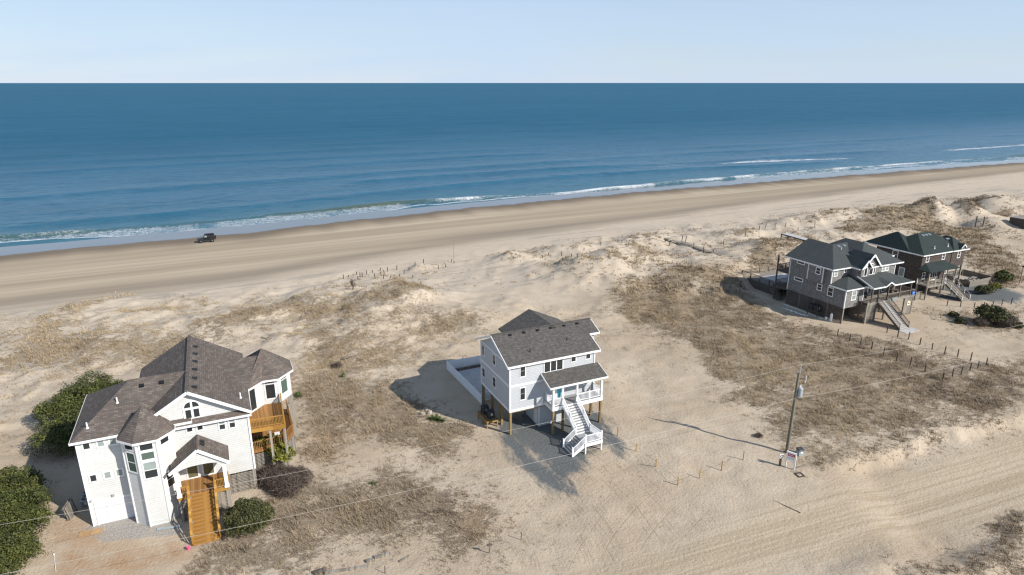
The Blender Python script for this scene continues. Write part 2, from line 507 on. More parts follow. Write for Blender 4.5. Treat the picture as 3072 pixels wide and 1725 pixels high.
VEG = [(0.8,0.52,3,[(15.89,111.44),(22.92,117.34),(31.61,125.29),(40.74,122.76),(43.74,117.73),(44.17,108.2),(43.41,96.03),(47.09,91.42),(51.81,91.78),(54.43,89.13),(58.12,85.43),(62.52,82.05),(71.25,83.16),(62.6,71.67),(52.11,66.43),(45.86,64.92),(40.13,61.99),(32.69,59.12),(30.43,60.34),(29.33,66.82),(27.85,70.38),(26.56,72.63),(27.67,80.46),(25.37,87.33),(21.95,91.76),(19.7,98.99),(17.27,104.47)]),(0.55,0.75,2,[(41.83,96.03),(47.5,91.2),(53.68,82.61),(58.24,78.28),(65.06,80.45),(63.67,83.77),(58.5,91.09),(52.88,93.9),(47.08,99.75)]),(0.8,0.85,2,[(55.7,76.34),(67.61,78.33),(62.02,70.87),(55.73,68.35),(54.02,71.75)]),(0.55,0.6,2,[(66.76,105.59),(77.66,104.74),(89.42,107.36),(78.26,92.5),(74.53,95.33),(71.69,99.04),(66.74,99.81)]),(0.85,0.55,3,[(102.76,179.34),(119.12,181.57),(120.89,163.18),(112.06,137.5),(95.85,115.92),(87.46,113.9),(101.49,140.45),(104.79,163.41)]),(0.75,0.6,2,[(50.9,139.56),(66.06,158.42),(75.0,158.23),(74.15,149.89),(57.41,134.36),(48.13,126.64)]),(0.7,0.5,2,[(94.59,177.7),(124.36,206.48),(119.12,181.57),(107.3,167.59),(89.04,159.73),(80.93,160.5)]),(0.98,1.0,1.2,[(115.59,183.05),(119.06,185.56),(120.82,185.49),(125.34,184.83),(119.12,181.57)]),(0.98,1.0,1.2,[(127.76,186.55),(152.45,219.1),(158.21,223.44),(141.72,192.79),(129.64,181.64)]),(0.7,0.6,1,[(159.75,222.35),(149.65,198.48),(148.64,194.04),(144.99,198.65)]),(0.85,0.7,1.5,[(135.07,182.75),(146.4,192.02),(148.88,188.37),(142.87,185.2)]),(0.6,0.45,1.5,[(119.14,166.98),(126.92,171.32),(126.56,164.14),(124.61,162.45),(115.49,156.51)]),(0.42,0.3,4,[(-86.6,103.29),(-78.76,104.53),(-70.03,99.76),(-61.25,100.63),(-50.87,95.26),(-48.19,106.12),(-43.04,111.13),(-27.13,105.61),(-18.69,121.79),(-14.88,105.54),(-13.02,101.46),(-5.84,101.25),(-1.95,98.94),(-3.92,93.79),(-6.74,89.74),(-10.04,87.94),(-13.66,82.65),(-14.73,79.31),(-17.48,76.36),(-28.22,76.28),(-32.83,87.73),(-42.37,92.02),(-47.46,92.21),(-49.81,90.79),(-47.36,83.65),(-54.26,80.33),(-57.54,76.38),(-62.6,71.67)]),(0.9,0.85,1.5,[(-25.14,104.35),(-20.63,107.84),(-18.78,122.39),(-15.4,107.55),(-17.29,104.72),(-23.05,102.34)]),(0.75,0.75,3,[(-52.17,85.71),(-49.29,91.84),(-44.86,98.39),(-40.72,108.05),(-36.12,104.89),(-40.61,98.5),(-45.54,92.43),(-47.36,83.65)]),(0.7,0.5,2,[(-36.77,105.13),(-31.19,107.75),(-24.24,102.77),(-26.27,99.26),(-32.98,98.0)]),(0.7,0.6,3,[(-77.96,92.0),(-70.91,92.22),(-56.79,90.75),(-50.34,87.79),(-49.24,83.67),(-57.62,83.65),(-69.42,80.7)]),(0.6,0.6,2,[(-13.24,98.65),(-6.29,99.39),(-5.08,96.6),(-10.61,93.62),(-16.27,93.81)]),(0.85,0.7,3,[(-28.5,75.81),(-21.15,77.32),(-14.0,73.52),(-9.23,68.32),(-5.96,61.74),(-7.13,59.13),(-9.38,60.42),(-13.86,61.72),(-16.84,63.83),(-18.22,57.84),(-21.14,58.49),(-25.41,67.53)]),(0.75,0.8,2.5,[(-11.4,64.51),(-7.68,64.53),(-5.96,61.74),(-7.78,58.73),(-10.0,59.78)]),(0.95,0.78,3,[(-25.91,51.7),(-21.48,53.29),(-14.2,54.93),(-11.91,56.72),(-8.92,54.38),(-6.39,51.78),(-2.32,50.81),(-2.76,47.06),(-4.35,45.38),(-6.88,47.96),(-10.93,46.23),(-14.55,43.81),(-16.71,42.05),(-24.64,42.14),(-25.01,45.38),(-23.55,48.83)]),(0.75,0.9,2,[(-8.88,51.78),(-5.95,50.33),(-6.21,47.09),(-9.07,48.91)]),(0.7,0.9,1.2,[(30.59,42.07),(36.02,45.4),(41.83,48.07),(46.39,49.74),(40.92,42.64)]),(0.85,1.0,1,[(42.52,49.05),(46.79,50.27),(44.45,47.23),(41.05,47.38)]),(0.65,0.1,1.2,[(-76.8,105.05),(-75.95,116.6),(-72.47,120.59),(-70.99,117.35),(-70.97,108.7),(-73.31,103.17)]),(0.7,0.1,1.2,[(-68.31,106.03),(-62.2,106.43),(-57.9,109.4),(-56.13,104.72),(-60.66,102.58),(-65.47,102.25)]),(0.8,0.15,1,[(-58.03,112.8),(-56.79,113.4),(-53.35,107.91),(-53.44,105.02)]),(0.5,0.15,1,[(-48.44,114.84),(-46.72,115.22),(-45.25,110.55),(-46.67,111.09)]),(0.6,0.25,2,[(-78.01,96.43),(-78.69,103.61),(-70.36,98.62),(-69.82,93.64),(-72.9,91.38)]),(0.42,0.15,3,[(8.42,139.2),(21.54,129.98),(33.07,151.61),(32.17,127.72),(27.58,125.14),(20.75,124.33),(10.28,116.61),(4.24,123.84)]),(0.7,0.2,1.2,[(11.92,146.52),(16.61,151.06),(17.28,149.81),(14.26,146.76)]),(0.6,0.15,2,[(19.37,123.96),(23.59,129.94),(31.5,151.78),(28.56,126.74),(25.74,126.12)]),(0.55,0.7,1.5,[(27.7,153.11),(36.17,168.81),(39.2,157.47),(34.09,152.74)]),(0.5,0.25,3,[(19.73,112.96),(23.38,120.1),(28.49,119.97),(28.01,111.95),(21.83,104.58)]),(0.4,0.6,1,[(-4.15,139.62),(-0.08,149.35),(2.48,137.53),(-1.16,136.58)]),(0.65,0.35,1.5,[(57.05,164.24),(64.41,172.58),(61.81,160.74),(53.17,157.23)]),(0.6,0.35,2,[(77.34,176.01),(85.11,179.41),(108.72,205.04),(92.93,178.19),(80.23,171.82)]),(0.3,0.7,2.5,[(27.98,89.77),(32.15,87.32),(30.18,73.54),(24.93,70.02),(23.85,76.35)]),(0.3,0.75,1.2,[(25.84,64.47),(27.83,63.8),(28.48,61.66),(25.27,61.73)]),(0.5,0.6,1.2,[(29.77,57.2),(32.54,58.81),(35.06,58.3),(31.75,55.64),(29.14,54.96)]),(0.45,0.6,1.2,[(35.06,58.3),(42.18,62.41),(46.73,64.52),(46.48,63.34),(39.93,59.49),(35.2,57.05)]),(0.42,0.35,3,[(-33.39,92.56),(-22.07,92.2),(-13.34,83.71),(-17.67,77.34),(-27.69,77.33)]),(0.15,0.5,2,[(-1.56,45.38),(2.99,47.05),(4.42,43.41),(0.63,42.07),(-2.3,43.0)])]
BARE = [[(-17.8,135.94),(-4.15,139.62),(8.46,128.1),(16.64,117.43),(18.03,109.66),(12.74,104.62),(3.66,105.21),(-3.71,103.51),(-9.48,112.72),(-16.36,118.87)],[(29.24,130.38),(46.87,139.56),(44.25,125.38),(31.96,126.78)],[(13.62,93.85),(24.57,86.06),(25.05,71.75),(27.75,64.57),(26.78,57.29),(15.38,56.08),(12.16,67.52)],[(-76.54,138.79),(-44.95,132.35),(-42.02,119.0),(-56.28,116.39),(-66.05,110.3),(-72.69,121.0)]]
GRAVEL = [[(-2.13,65.99),(0.94,68.4),(6.55,69.99),(10.73,68.42),(11.23,63.83),(9.38,60.99),(6.77,56.12),(5.05,55.45),(2.22,59.16),(-0.22,61.69)],[(2.3,61.66),(5.53,61.77),(6.21,57.28),(5.35,55.0),(3.45,56.08)],[(9.8,67.19),(11.16,65.96),(12.23,61.01),(12.39,57.89),(11.12,58.51),(9.93,62.45)],[(84.72,120.15),(91.79,120.13),(94.36,113.93),(90.08,108.23),(84.08,109.07),(77.01,110.02),(73.97,113.94)],[(-1.7,63.76),(0.87,62.38),(3.88,57.85),(6.43,52.74),(4.5,52.21),(2.07,54.36),(-0.21,58.5)]]
SHELL = [[(-37.17,48.36),(-34.11,49.73),(-31.01,48.37),(-28.88,48.83),(-28.62,47.08),(-31.61,46.22),(-34.72,45.77),(-37.19,47.01)]]
RUST = [[(-39.85,47.97),(-37.74,48.81),(-34.45,45.32),(-31.17,45.42),(-27.63,46.21),(-25.36,43.73),(-29.88,42.1),(-36.17,42.07)],[(-4.8,51.24),(-2.65,51.22),(-2.2,47.48),(-3.88,46.61)],[(-21.78,63.06),(-19.42,63.81),(-18.53,59.04),(-21.18,59.77)]]
ROAD = [(4.31,42.06),(12.94,45.34),(23.32,50.74),(35.05,55.45),(57.52,64.61),(69.32,68.39),(57.28,54.36),(47.52,51.24),(33.38,46.8),(20.17,42.26),(16.12,37.94),(1.55,37.92)]
DRIVE = [(5.43,60.39),(10.82,61.07),(14.22,53.81),(18.19,48.89),(15.75,45.41),(9.58,42.14),(0.63,42.07),(-1.61,47.09),(0.76,52.75)]
DRIVEPOSTS = [(11.61,63.22),(13.09,60.09),(14.52,57.04),(15.98,54.07),(18.41,55.18),(21.03,56.67),(23.76,58.43)]
LOT_A = [(49.92,92.82),(50.77,90.89),(51.46,89.03),(52.18,87.32),(52.91,85.39),(53.72,83.54),(54.68,81.95),(55.34,79.76),(56.08,77.08),(58.15,78.33),(59.6,78.85),(61.44,79.86),(63.04,80.64),(65.09,81.87)]
LOT_B = [(58.17,94.08),(58.75,92.24),(59.69,91.05),(60.39,89.26),(61.08,87.45),(61.99,86.01),(63.07,84.82),(64.02,83.5)]
LOT_C = [(75.51,106.69),(77.53,106.21),(79.37,105.43),(81.23,105.76),(83.24,106.37),(85.34,107.09),(87.45,107.78)]
BEACHPOST = [(-34.66,128.11),(-33.89,128.95),(-32.47,130.6),(-31.33,126.59),(-31.26,128.36),(-30.85,128.46),(-30.34,130.16),(-29.44,131.96),(-27.9,126.94),(-28.13,133.36),(-27.5,130.02),(-26.07,126.07),(-26.87,131.26),(-26.42,132.92),(-24.92,127.72),(-24.73,134.2),(-23.73,126.54),(-23.1,128.39),(-22.61,130.83),(-21.86,132.68),(-20.77,134.1),(-19.34,136.97),(-20.14,126.24),(-14.35,134.83),(-15.7,133.42),(-13.5,139.71),(6.82,140.83),(8.4,143.86),(8.68,143.04),(11.29,142.54),(12.09,128.35),(13.15,126.4),(16.71,146.4),(15.78,127.03),(21.35,152.19),(25.88,154.77),(26.41,152.17),(37.27,154.12)]
DUNEPOST = [(37.19,154.14),(37.86,152.59),(41.41,154.67),(42.1,154.05),(42.74,148.96),(44.15,145.37),(45.69,143.31),(57.97,158.2),(69.79,169.18),(68.16,171.6),(73.31,171.31),(75.44,168.14),(63.43,163.56),(80.42,169.46),(50.32,150.72)]
WALK = [(37.79,155.73),(40.98,152.65),(42.99,149.21),(44.46,146.23),(45.85,143.26),(47.03,139.34)]
PT = {'pole':(28.8,59.81),'sign':(27.96,56.96),'sign2':(28.37,56.73),'sign_l':(27.85,57.17),'cpost':(27.11,57.35),'box':(29.99,59.38),'hatch':(28.45,55.72),'flag':(-12.81,138.55),'hedge1':(-46.97,61.03),'hedge2':(-42.35,47.01),'round_':(-23.02,47.47),'yellow':(-24.1,58.12),'bare':(-21.65,53.8),'yucca1':(-8.73,66.65),'yucca2':(-26.52,72.64),'yucca3':(-22.41,78.34),'yucca4':(-13.55,54.14),'shrubR':(77.09,97.1),'shrubR2':(77.63,105.55),'shrubR3':(95.03,120.15),'deadbush':(-28.38,110.14),'stake':(-1.87,44.42),'stake2':(0.76,46.15),'log1':(-10.65,44.3),'log2':(-11.54,43.68),'log3':(-8.74,44.0),'log4':(-13.18,42.67),'log5':(-15.27,42.51),'stake3':(-10.05,42.24),'pallet':(-39.23,49.82),'hvac':(-42.01,53.34),'slab':(-36.03,47.46),'pink':(-27.02,45.28),'drain':(-29.15,47.01),'stub':(-21.88,44.53),'rocks':(-9.23,68.32),'lamp':(97.17,119.03),'fstair':(123.5,167.53),'fbox':(129.49,161.76),'whitepost':(-36.89,43.35),'jeep':(-78.92,163.78),'plank':(25.18,50.8),'drift1':(-36.85,90.75),'drift2':(-22.75,84.07),'drift3':(-23.8,83.59),'stickbush':(-24.05,81.84),'stk2':(-38.76,95.45),'sshrub1':(73.23,101.41),'sshrub2':(72.43,98.51),'sshrub3':(79.72,95.99),'darkshrub':(27.01,63.06),'table':(91.73,123.46),'lightpost':(-58.03,112.8),'ramp_a':(67.62,157.78),'ramp_b':(71.95,147.33)}
SCARP = np.array(sorted(SCARP))
PADS = [(-36.53,47.98,-1,19,-7,13),(-0.24,63.4,-2,12.5,-7.5,19.5),(52.93,97.96,-1,15,-6,20),(73.66,110.06,-1,24,-4,12)]

# ------------------------------------------------------------------ terrain shape
SH_A = R(26.0)
SH_C, SH_S = math.cos(SH_A), math.sin(SH_A)
SHORE_S = np.array([-3000, -44, 12, 62, 100, 150, 215, 295, 386, 4000.0])
SHORE_N = np.array([188.0, 188.7, 189.5, 195.0, 197.3, 198.6, 197.8, 194.2, 189.3, 189.0])
SEA_Z = -2.7


def to_sn(x, y):
    return x * SH_C + y * SH_S, -x * SH_S + y * SH_C


def from_sn(s, n):
    return s * SH_C - n * SH_S, s * SH_S + n * SH_C


def _hash(ix, iy, seed):
    h = (ix.astype(np.int64) * 374761393 + iy.astype(np.int64) * 668265263 + seed * 1442695041) & 0x7fffffff
    h = ((h ^ (h >> 13)) * 1274126177) & 0x7fffffff
    return ((h ^ (h >> 16)) & 0xffff) / 65535.0


def vnoise(x, y, seed=0):
    x = np.asarray(x, float); y = np.asarray(y, float)
    ix, iy = np.floor(x), np.floor(y)
    fx, fy = x - ix, y - iy
    fx = fx * fx * (3 - 2 * fx); fy = fy * fy * (3 - 2 * fy)
    a, b = _hash(ix, iy, seed), _hash(ix + 1, iy, seed)
    c, d = _hash(ix, iy + 1, seed), _hash(ix + 1, iy + 1, seed)
    return (a * (1 - fx) + b * fx) * (1 - fy) + (c * (1 - fx) + d * fx) * fy


def fbm(x, y, seed=0, octaves=4, gain=0.5):
    v, amp, tot = 0.0, 1.0, 0.0
    for k in range(octaves):
        v = v + amp * vnoise(x * 2 ** k + 17.3 * k, y * 2 ** k - 9.1 * k, seed + k)
        tot += amp
        amp *= gain
    return v / tot


def sstep(a, b, x):
    t = np.clip((x - a) / (b - a), 0, 1)
    return t * t * (3 - 2 * t)


def poly_in(x, y, poly, soft=1.5):
    """1 inside a polygon, falling to 0 over soft metres outside"""
    x = np.asarray(x, float); y = np.asarray(y, float)
    out = np.zeros(x.shape)
    P = np.array(poly)
    x0, y0 = P.min(0) - soft * 1.5
    x1, y1 = P.max(0) + soft * 1.5
    sel = (x > x0) & (x < x1) & (y > y0) & (y < y1)
    if not sel.any():
        return out
    xs, ys = x[sel], y[sel]
    inside = np.zeros(xs.shape, bool)
    d2 = np.full(xs.shape, 1e9)
    n = len(P)
    for i in range(n):
        ax, ay = P[i]; bx, by = P[(i + 1) % n]
        cr = (ay > ys) != (by > ys)
        with np.errstate(divide='ignore', invalid='ignore'):
            t = (bx - ax) * (ys - ay) / (by - ay) + ax
        inside ^= cr & (xs < t)
        L = (bx - ax) ** 2 + (by - ay) ** 2 + 1e-9
        k = np.clip(((xs - ax) * (bx - ax) + (ys - ay) * (by - ay)) / L, 0, 1)
        d2 = np.minimum(d2, (xs - ax - k * (bx - ax)) ** 2 + (ys - ay - k * (by - ay)) ** 2)
    sd = np.sqrt(d2) * np.where(inside, 1, -1)
    out[sel] = sstep(-soft, soft, sd)
    return out


def line_d(x, y, pts):
    x = np.asarray(x, float); y = np.asarray(y, float)
    d2 = np.full(x.shape, 1e9)
    for (ax, ay), (bx, by) in zip(pts[:-1], pts[1:]):
        L = (bx - ax) ** 2 + (by - ay) ** 2 + 1e-9
        k = np.clip(((x - ax) * (bx - ax) + (y - ay) * (by - ay)) / L, 0, 1)
        d2 = np.minimum(d2, (x - ax - k * (bx - ax)) ** 2 + (y - ay - k * (by - ay)) ** 2)
    return np.sqrt(d2)


def base_h(x, y):
    s, n = to_sn(x, y)
    n0 = np.interp(s, SHORE_S, SHORE_N)
    e = n - n0
    z = np.interp(e, [-300, -92, -76, -60, -50, -25, 0, 12, 30, 80, 4000],
                  [0, 0, -0.5, -1.2, -1.6, -1.95, -2.4, -2.72, -3.3, -5, -60])
    return z


def mound_h(x, y):
    z = 0.0
    for (mx, my, ra, rp, h) in MOUNDS:
        dx, dy = x - mx, y - my
        a, b = dx * SH_C + dy * SH_S, -dx * SH_S + dy * SH_C
        wob = 0.45 + 1.1 * fbm(x / (0.6 * rp) + mx, y / (0.6 * rp) + my, 5, 3)
        z = z + h * np.exp(-((a / ra) ** 2 + (b / rp) ** 2) * wob)
    return z


def scarp_drop(x, y):
    ys = np.interp(x, SCARP[:, 0], SCARP[:, 1]) + 0.9 * (vnoise(x / 1.6, y / 9.0, 77) - 0.5) + 0.5 * (vnoise(x / 0.6, y / 6.0, 78) - 0.5)
    return 0.85 * sstep(0.0, 2.1, ys - y) * sstep(31, 37, x) + 0.25 * sstep(0, 9, ys - y) * sstep(8, 34, x)


def h_smooth(x, y):
    return base_h(x, y) + mound_h(x, y) - scarp_drop(x, y)


def pad_mask(x, y):
    m = np.zeros(np.shape(x))
    for (ox, oy, x0, x1, y0, y1) in PADS:
        a = R(25.0)
        dx, dy = x - ox, y - oy
        lx, ly = dx * math.cos(a) + dy * math.sin(a), -dx * math.sin(a) + dy * math.cos(a)
        d = np.maximum(np.maximum(x0 - lx, lx - x1), np.maximum(y0 - ly, ly - y1))
        m = np.maximum(m, 1 - sstep(0.0, 3.0, d))
    return m


def ground_h(x, y):
    """height of the sand at x, y (arrays)"""
    x = np.asarray(x, float); y = np.asarray(y, float)
    s, n = to_sn(x, y)
    e = n - np.interp(s, SHORE_S, SHORE_N)
    dune = sstep(-135, -95, e) * (1 - sstep(-66, -50, e))
    lot = 1 - sstep(-70, -56, e)
    z = base_h(x, y) - scarp_drop(x, y)
    pad = pad_mask(x, y)
    rough = (fbm(x / 9.0, y / 9.0, 3, 4) - 0.5) * 1.5 * dune + (fbm(x / 4.0, y / 4.0, 9, 4) - 0.5) * (0.5 * lot + 0.5 * dune)
    rough = rough + (fbm(x / 0.9, y / 0.9, 21, 3) - 0.5) * 0.10 * lot
    # steep-sided hummocks on the crests
    rough = rough + 0.45 * dune * np.clip(fbm(x / 5.0, y / 5.0, 31, 4) - 0.50, 0, 1) * 4.0
    rough = rough * (1 - 0.88 * poly_in(x, y, ROAD, 2.5))
    for b in BARE[:2]:
        rough = rough * (1 - 0.65 * poly_in(x, y, b, 4.0))
    z = z + (mound_h(x, y) + rough) * (1 - pad)
    z = z + (fbm(x / 14.0, y / 14.0, 41, 2) - 0.5) * 0.12 * (1 - lot) * (1 - sstep(-3, 6, e))
    return z


def gz(x, y):
    return float(ground_h(np.array([x]), np.array([y]))[0])

# ------------------------------------------------------------------ ground sheet
def axis_pts(lo, d0, d1, hi, step, grow):
    mid = list(np.arange(d0, d1, step))
    a, s, left = d0, step, []
    while a > lo:
        s *= grow
        a -= s
        left.append(a)
    b, s, right = mid[-1], step, []
    while b < hi:
        s *= grow
        b += s
        right.append(b)
    return np.array(left[::-1] + mid + right)


def grid_mesh(name, X, Y, Z, mat, attrs, smooth=True):
    ny, nx = X.shape
    me = bpy.data.meshes.new(name)
    co = np.stack([X, Y, Z], -1).reshape(-1, 3)
    idx = np.arange(nx * ny).reshape(ny, nx)
    q = np.stack([idx[:-1, :-1], idx[:-1, 1:], idx[1:, 1:], idx[1:, :-1]], -1).reshape(-1, 4)
    me.vertices.add(len(co))
    me.vertices.foreach_set('co', co.astype(np.float32).ravel())
    me.loops.add(q.size)
    me.loops.foreach_set('vertex_index', q.astype(np.int32).ravel())
    me.polygons.add(len(q))
    me.polygons.foreach_set('loop_start', np.arange(0, q.size, 4, dtype=np.int32))
    me.polygons.foreach_set('use_smooth', np.full(len(q), smooth))
    me.update(calc_edges=True)
    for k, v in attrs.items():
        a = me.attributes.new(k, 'FLOAT', 'POINT')
        a.data.foreach_set('value', np.ascontiguousarray(v, dtype=np.float32).ravel())
    me.materials.append(mat)
    return link(bpy.data.objects.new(name, me))


def veg_at(x, y):
    """dune grass cover 0..1 and how brown-grey it is 0..1"""
    keep = np.ones(np.shape(x))
    w = np.full(np.shape(x), 1e-4)
    t = np.full(np.shape(x), 0.4e-4)
    wx = x + 5.5 * (fbm(x / 5.0, y / 5.0, 51, 4) - 0.5)
    wy = y + 5.5 * (fbm(x / 5.0, y / 5.0, 52, 4) - 0.5)
    for d, tone, soft, pts in VEG:
        m = poly_in(wx, wy, pts, soft * 1.5) * d
        keep = keep * (1 - m)
        w = w + m
        t = t + m * tone
    v = 1 - keep
    s, n = to_sn(x, y)
    e = n - np.interp(s, SHORE_S, SHORE_N)
    v = v * (1 - sstep(-54, -46, e))
    # scattered cover all over the back dunes
    v = np.maximum(v, 0.26 * sstep(-152, -128, e) * (1 - sstep(-66, -56, e)) * sstep(0.40, 0.66, fbm(x / 6.0, y / 6.0, 61, 4)))
    for b in BARE:
        v = v * (1 - 0.82 * poly_in(wx, wy, b, 3.0))
    v = v * (0.45 + 1.25 * fbm(x / 2.6, y / 2.6, 62, 4))
    tn = t / w + 0.5 * (fbm(x / 1.9, y / 1.9, 63, 3) - 0.5) + 0.5 * (fbm(x / 9.0, y / 9.0, 64, 2) - 0.5)
    return np.clip(v, 0, 1), np.clip(tn, 0, 1)


gx = axis_pts(-330, -62, 80, 520, 0.42, 1.022)
gy = axis_pts(18, 36, 104, 470, 0.40, 1.016)
GX, GY = np.meshgrid(gx, gy)
GZ = ground_h(GX, GY)
gs, gn = to_sn(GX, GY)
ge = gn - np.interp(gs, SHORE_S, SHORE_N)
g_veg, g_tone = veg_at(GX, GY)
pad = pad_mask(GX, GY)


def polys(lst, soft):
    m = np.zeros(GX.shape)
    wx = GX + 0.9 * (fbm(GX / 2.2, GY / 2.2, 71, 3) - 0.5)
    wy = GY + 0.9 * (fbm(GX / 2.2, GY / 2.2, 72, 3) - 0.5)
    for p in lst:
        m = np.maximum(m, poly_in(wx, wy, p, soft))
    return m


g_gravel = polys(GRAVEL, 2.0)
g_shell = polys(SHELL, 0.8)
g_rust = polys(RUST, 1.6)
g_road = polys([ROAD], 2.0)
g_drive = polys([DRIVE], 2.5)
# beach bands: 1 on the traffic-worn tan beach, 0 on the pale wind-blown sand
dry = np.interp(gs, [-40, 5, 50, 128, 340], [-50.5, -51, -47, -44, -26]) + 5.0 * (fbm(gs / 30.0, gn / 4.0, 81, 3) - 0.5)
g_beach = sstep(-5.0, 4.0, ge - dry)
swash = 3.2 * (fbm(gs / 13.0, gs * 0, 82, 3) - 0.5) + 1.6 * (vnoise(gs / 4.0, gs * 0, 83) - 0.5)
g_damp = sstep(-15.0, -1.0, ge + swash * 1.8)
g_film = sstep(-0.6, 0.9, ge + swash)


def ground_material():
    t = NT('dune_sand')
    P3 = t.coord('Object')
    veg, tone = t.attr('veg'), t.attr('tone')
    # sand
    n_big = t.noise(P3, 0.07, 4.0, 0.55)
    n_mid = t.noise(P3, 0.55, 5.0, 0.6)
    n_fine = t.noise(P3, 3.2, 4.0, 0.65)
    n_grain = t.noise(P3, 14.0, 3.0, 0.7)
    sand = t.mix(t.ramp(n_big, 0.35, 0.65), (0.428, 0.343, 0.252), (0.505, 0.422, 0.325))
    sand = t.mix(t.ramp(n_mid, 0.4, 0.75, 0, 0.45), sand, (0.375, 0.292, 0.205))
    sand = t.mix(t.ramp(n_fine, 0.5, 0.8, 0, 0.35), sand, (0.345, 0.268, 0.192))
    # pale wind-blown sand of the foredune and upper beach
    pale = t.mix(t.ramp(n_mid, 0.35, 0.7), (0.525, 0.448, 0.355), (0.478, 0.398, 0.308))
    along = t.coord('Object', rot=(0, 0, -SH_A))
    stre = t.new('ShaderNodeMapping')
    stre.inputs['Scale'].default_value = (0.035, 0.42, 1)
    t.l.new(along, stre.inputs['Vector'])
    n_str = t.noise(stre.outputs[0], 1.0, 5.0, 0.62, 0.4)
    pale = t.mix(t.ramp(n_str, 0.55, 0.62, 0, 0.6), pale, (0.32, 0.28, 0.235))
    sand = t.mix(t.attr('pale'), sand, pale)
    # tan driven beach with long tyre streaks
    stre2 = t.new('ShaderNodeMapping')
    stre2.inputs['Scale'].default_value = (0.012, 0.55, 1)
    t.l.new(along, stre2.inputs['Vector'])
    n_s2 = t.noise(stre2.outputs[0], 1.0, 7.0, 0.68, 0.3)
    tan = t.mix(t.ramp(n_s2, 0.36, 0.66), (0.40, 0.325, 0.235), (0.485, 0.405, 0.302))
    n_wide = t.noise(stre2.outputs[0], 0.16, 4.0, 0.55, 0.8)
    tan = t.mix(t.ramp(n_wide, 0.42, 0.64, 0, 0.65), tan, (0.285, 0.230, 0.165))
    tan = t.mix(t.math('MULTIPLY', t.attr('berm'), t.ramp(n_s2, 0.3, 0.6, 0.35, 0.85)), tan, (0.235, 0.198, 0.155))
    sand = t.mix(t.attr('beach'), sand, tan)
    # road with wheel ruts
    stre3 = t.new('ShaderNodeMapping')
    stre3.inputs['Scale'].default_value = (0.035, 1.5, 1)
    t.l.new(t.coord('Object', rot=(0, 0, -R(21.0))), stre3.inputs['Vector'])
    n_s3 = t.noise(stre3.outputs[0], 1.0, 6.0, 0.65, 0.5)
    stre4 = t.new('ShaderNodeMapping')
    stre4.inputs['Scale'].default_value = (0.02, 4.5, 1)
    t.l.new(t.coord('Object', rot=(0, 0, -R(20.0))), stre4.inputs['Vector'])
    n_s4 = t.noise(stre4.outputs[0], 1.0, 3.0, 0.6, 0.2)
    road = t.mix(t.ramp(n_s3, 0.38, 0.62), (0.395, 0.315, 0.222), (0.485, 0.400, 0.295))
    road = t.mix(t.ramp(n_s4, 0.56, 0.64, 0, 0.38), road, (0.33, 0.258, 0.18))
    sand = t.mix(t.attr('road'), sand, road)
    # curving wheel tracks out of the driveway: rings round two turning points
    def rings(cx, cy, f, seed):
        d = t.new('ShaderNodeVectorMath', operation='DISTANCE')
        t.l.new(P3, d.inputs[0])
        d.inputs[1].default_value = (cx, cy, 0)
        c = t.new('ShaderNodeCombineXYZ')
        t.put(c.inputs[0], t.math('MULTIPLY', d.outputs['Value'], f))
        t.put(c.inputs[1], t.math('MULTIPLY', n_big, 1.6))
        c.inputs[2].default_value = seed
        return t.noise(c.outputs[0], 1.0, 5.0, 0.7)
    r1, r2 = rings(-24.0, 38.0, 4.2, 1.0), rings(40.0, 28.0, 4.2, 7.0)
    tr = t.math('MULTIPLY', t.math('MAXIMUM', t.ramp(r1, 0.55, 0.66), t.ramp(r2, 0.55, 0.66)), t.math('MULTIPLY', t.attr('drive'), t.ramp(n_mid, 0.38, 0.58)))
    sand = t.mix(t.math('MULTIPLY', tr, 0.22), sand, (0.29, 0.218, 0.148))
    # gravel drive, shell, rusty soil
    dstr = t.new('ShaderNodeMapping')
    dstr.inputs['Scale'].default_value = (1.6, 0.45, 1)
    t.l.new(t.coord('Object', rot=(0, 0, -R(22.0))), dstr.inputs['Vector'])
    n_gr = t.noise(P3, 13.0, 3.0, 0.8)
    grav = t.mix(t.ramp(n_gr, 0.35, 0.65), (0.055, 0.068, 0.074), (0.150, 0.168, 0.178))
    gm = t.ramp(t.math('ADD', t.attr('gravel'), t.math('MULTIPLY', t.math('SUBTRACT', t.noise(dstr.outputs[0], 0.55, 6.0, 0.72), 0.5), 2.0)), 0.26, 0.85, 0, 0.92)
    sand = t.mix(gm, sand, grav)
    shell = t.mix(t.ramp(n_gr, 0.38, 0.62), (0.19, 0.172, 0.150), (0.50, 0.468, 0.425))
    sm = t.ramp(t.math('ADD', t.attr('shell'), t.math('MULTIPLY', t.math('SUBTRACT', n_mid, 0.5), 1.0)), 0.35, 0.7)
    sand = t.mix(sm, sand, shell)
    sand = t.mix(t.math('MULTIPLY', t.attr('rust'), t.ramp(n_mid, 0.3, 0.7, 0.15, 0.75)), sand, (0.36, 0.215, 0.115))
    # matted dead grass under the tufts
    cvec = t.new('ShaderNodeMapping')
    cvec.inputs['Scale'].default_value = (0.75, 1.25, 1)
    t.l.new(along, cvec.inputs['Vector'])
    n_clump = t.noise(cvec.outputs[0], 1.15, 7.0, 0.72, 0.8)
    n_fleck = t.noise(cvec.outputs[0], 5.5, 4.0, 0.7)
    k = t.math('ADD', t.math('MULTIPLY', n_clump, 0.66), t.math('MULTIPLY', n_fleck, 0.34))
    cover = t.math('ADD', veg, t.math('MULTIPLY', t.math('SUBTRACT', k, 0.55), 3.2))
    cov = t.math('MULTIPLY', t.ramp(cover, 0.36, 0.74), t.ramp(veg, 0.02, 0.22))
    mat_light = t.mix(t.ramp(n_fleck, 0.35, 0.65), (0.300, 0.225, 0.132), (0.40, 0.308, 0.195))
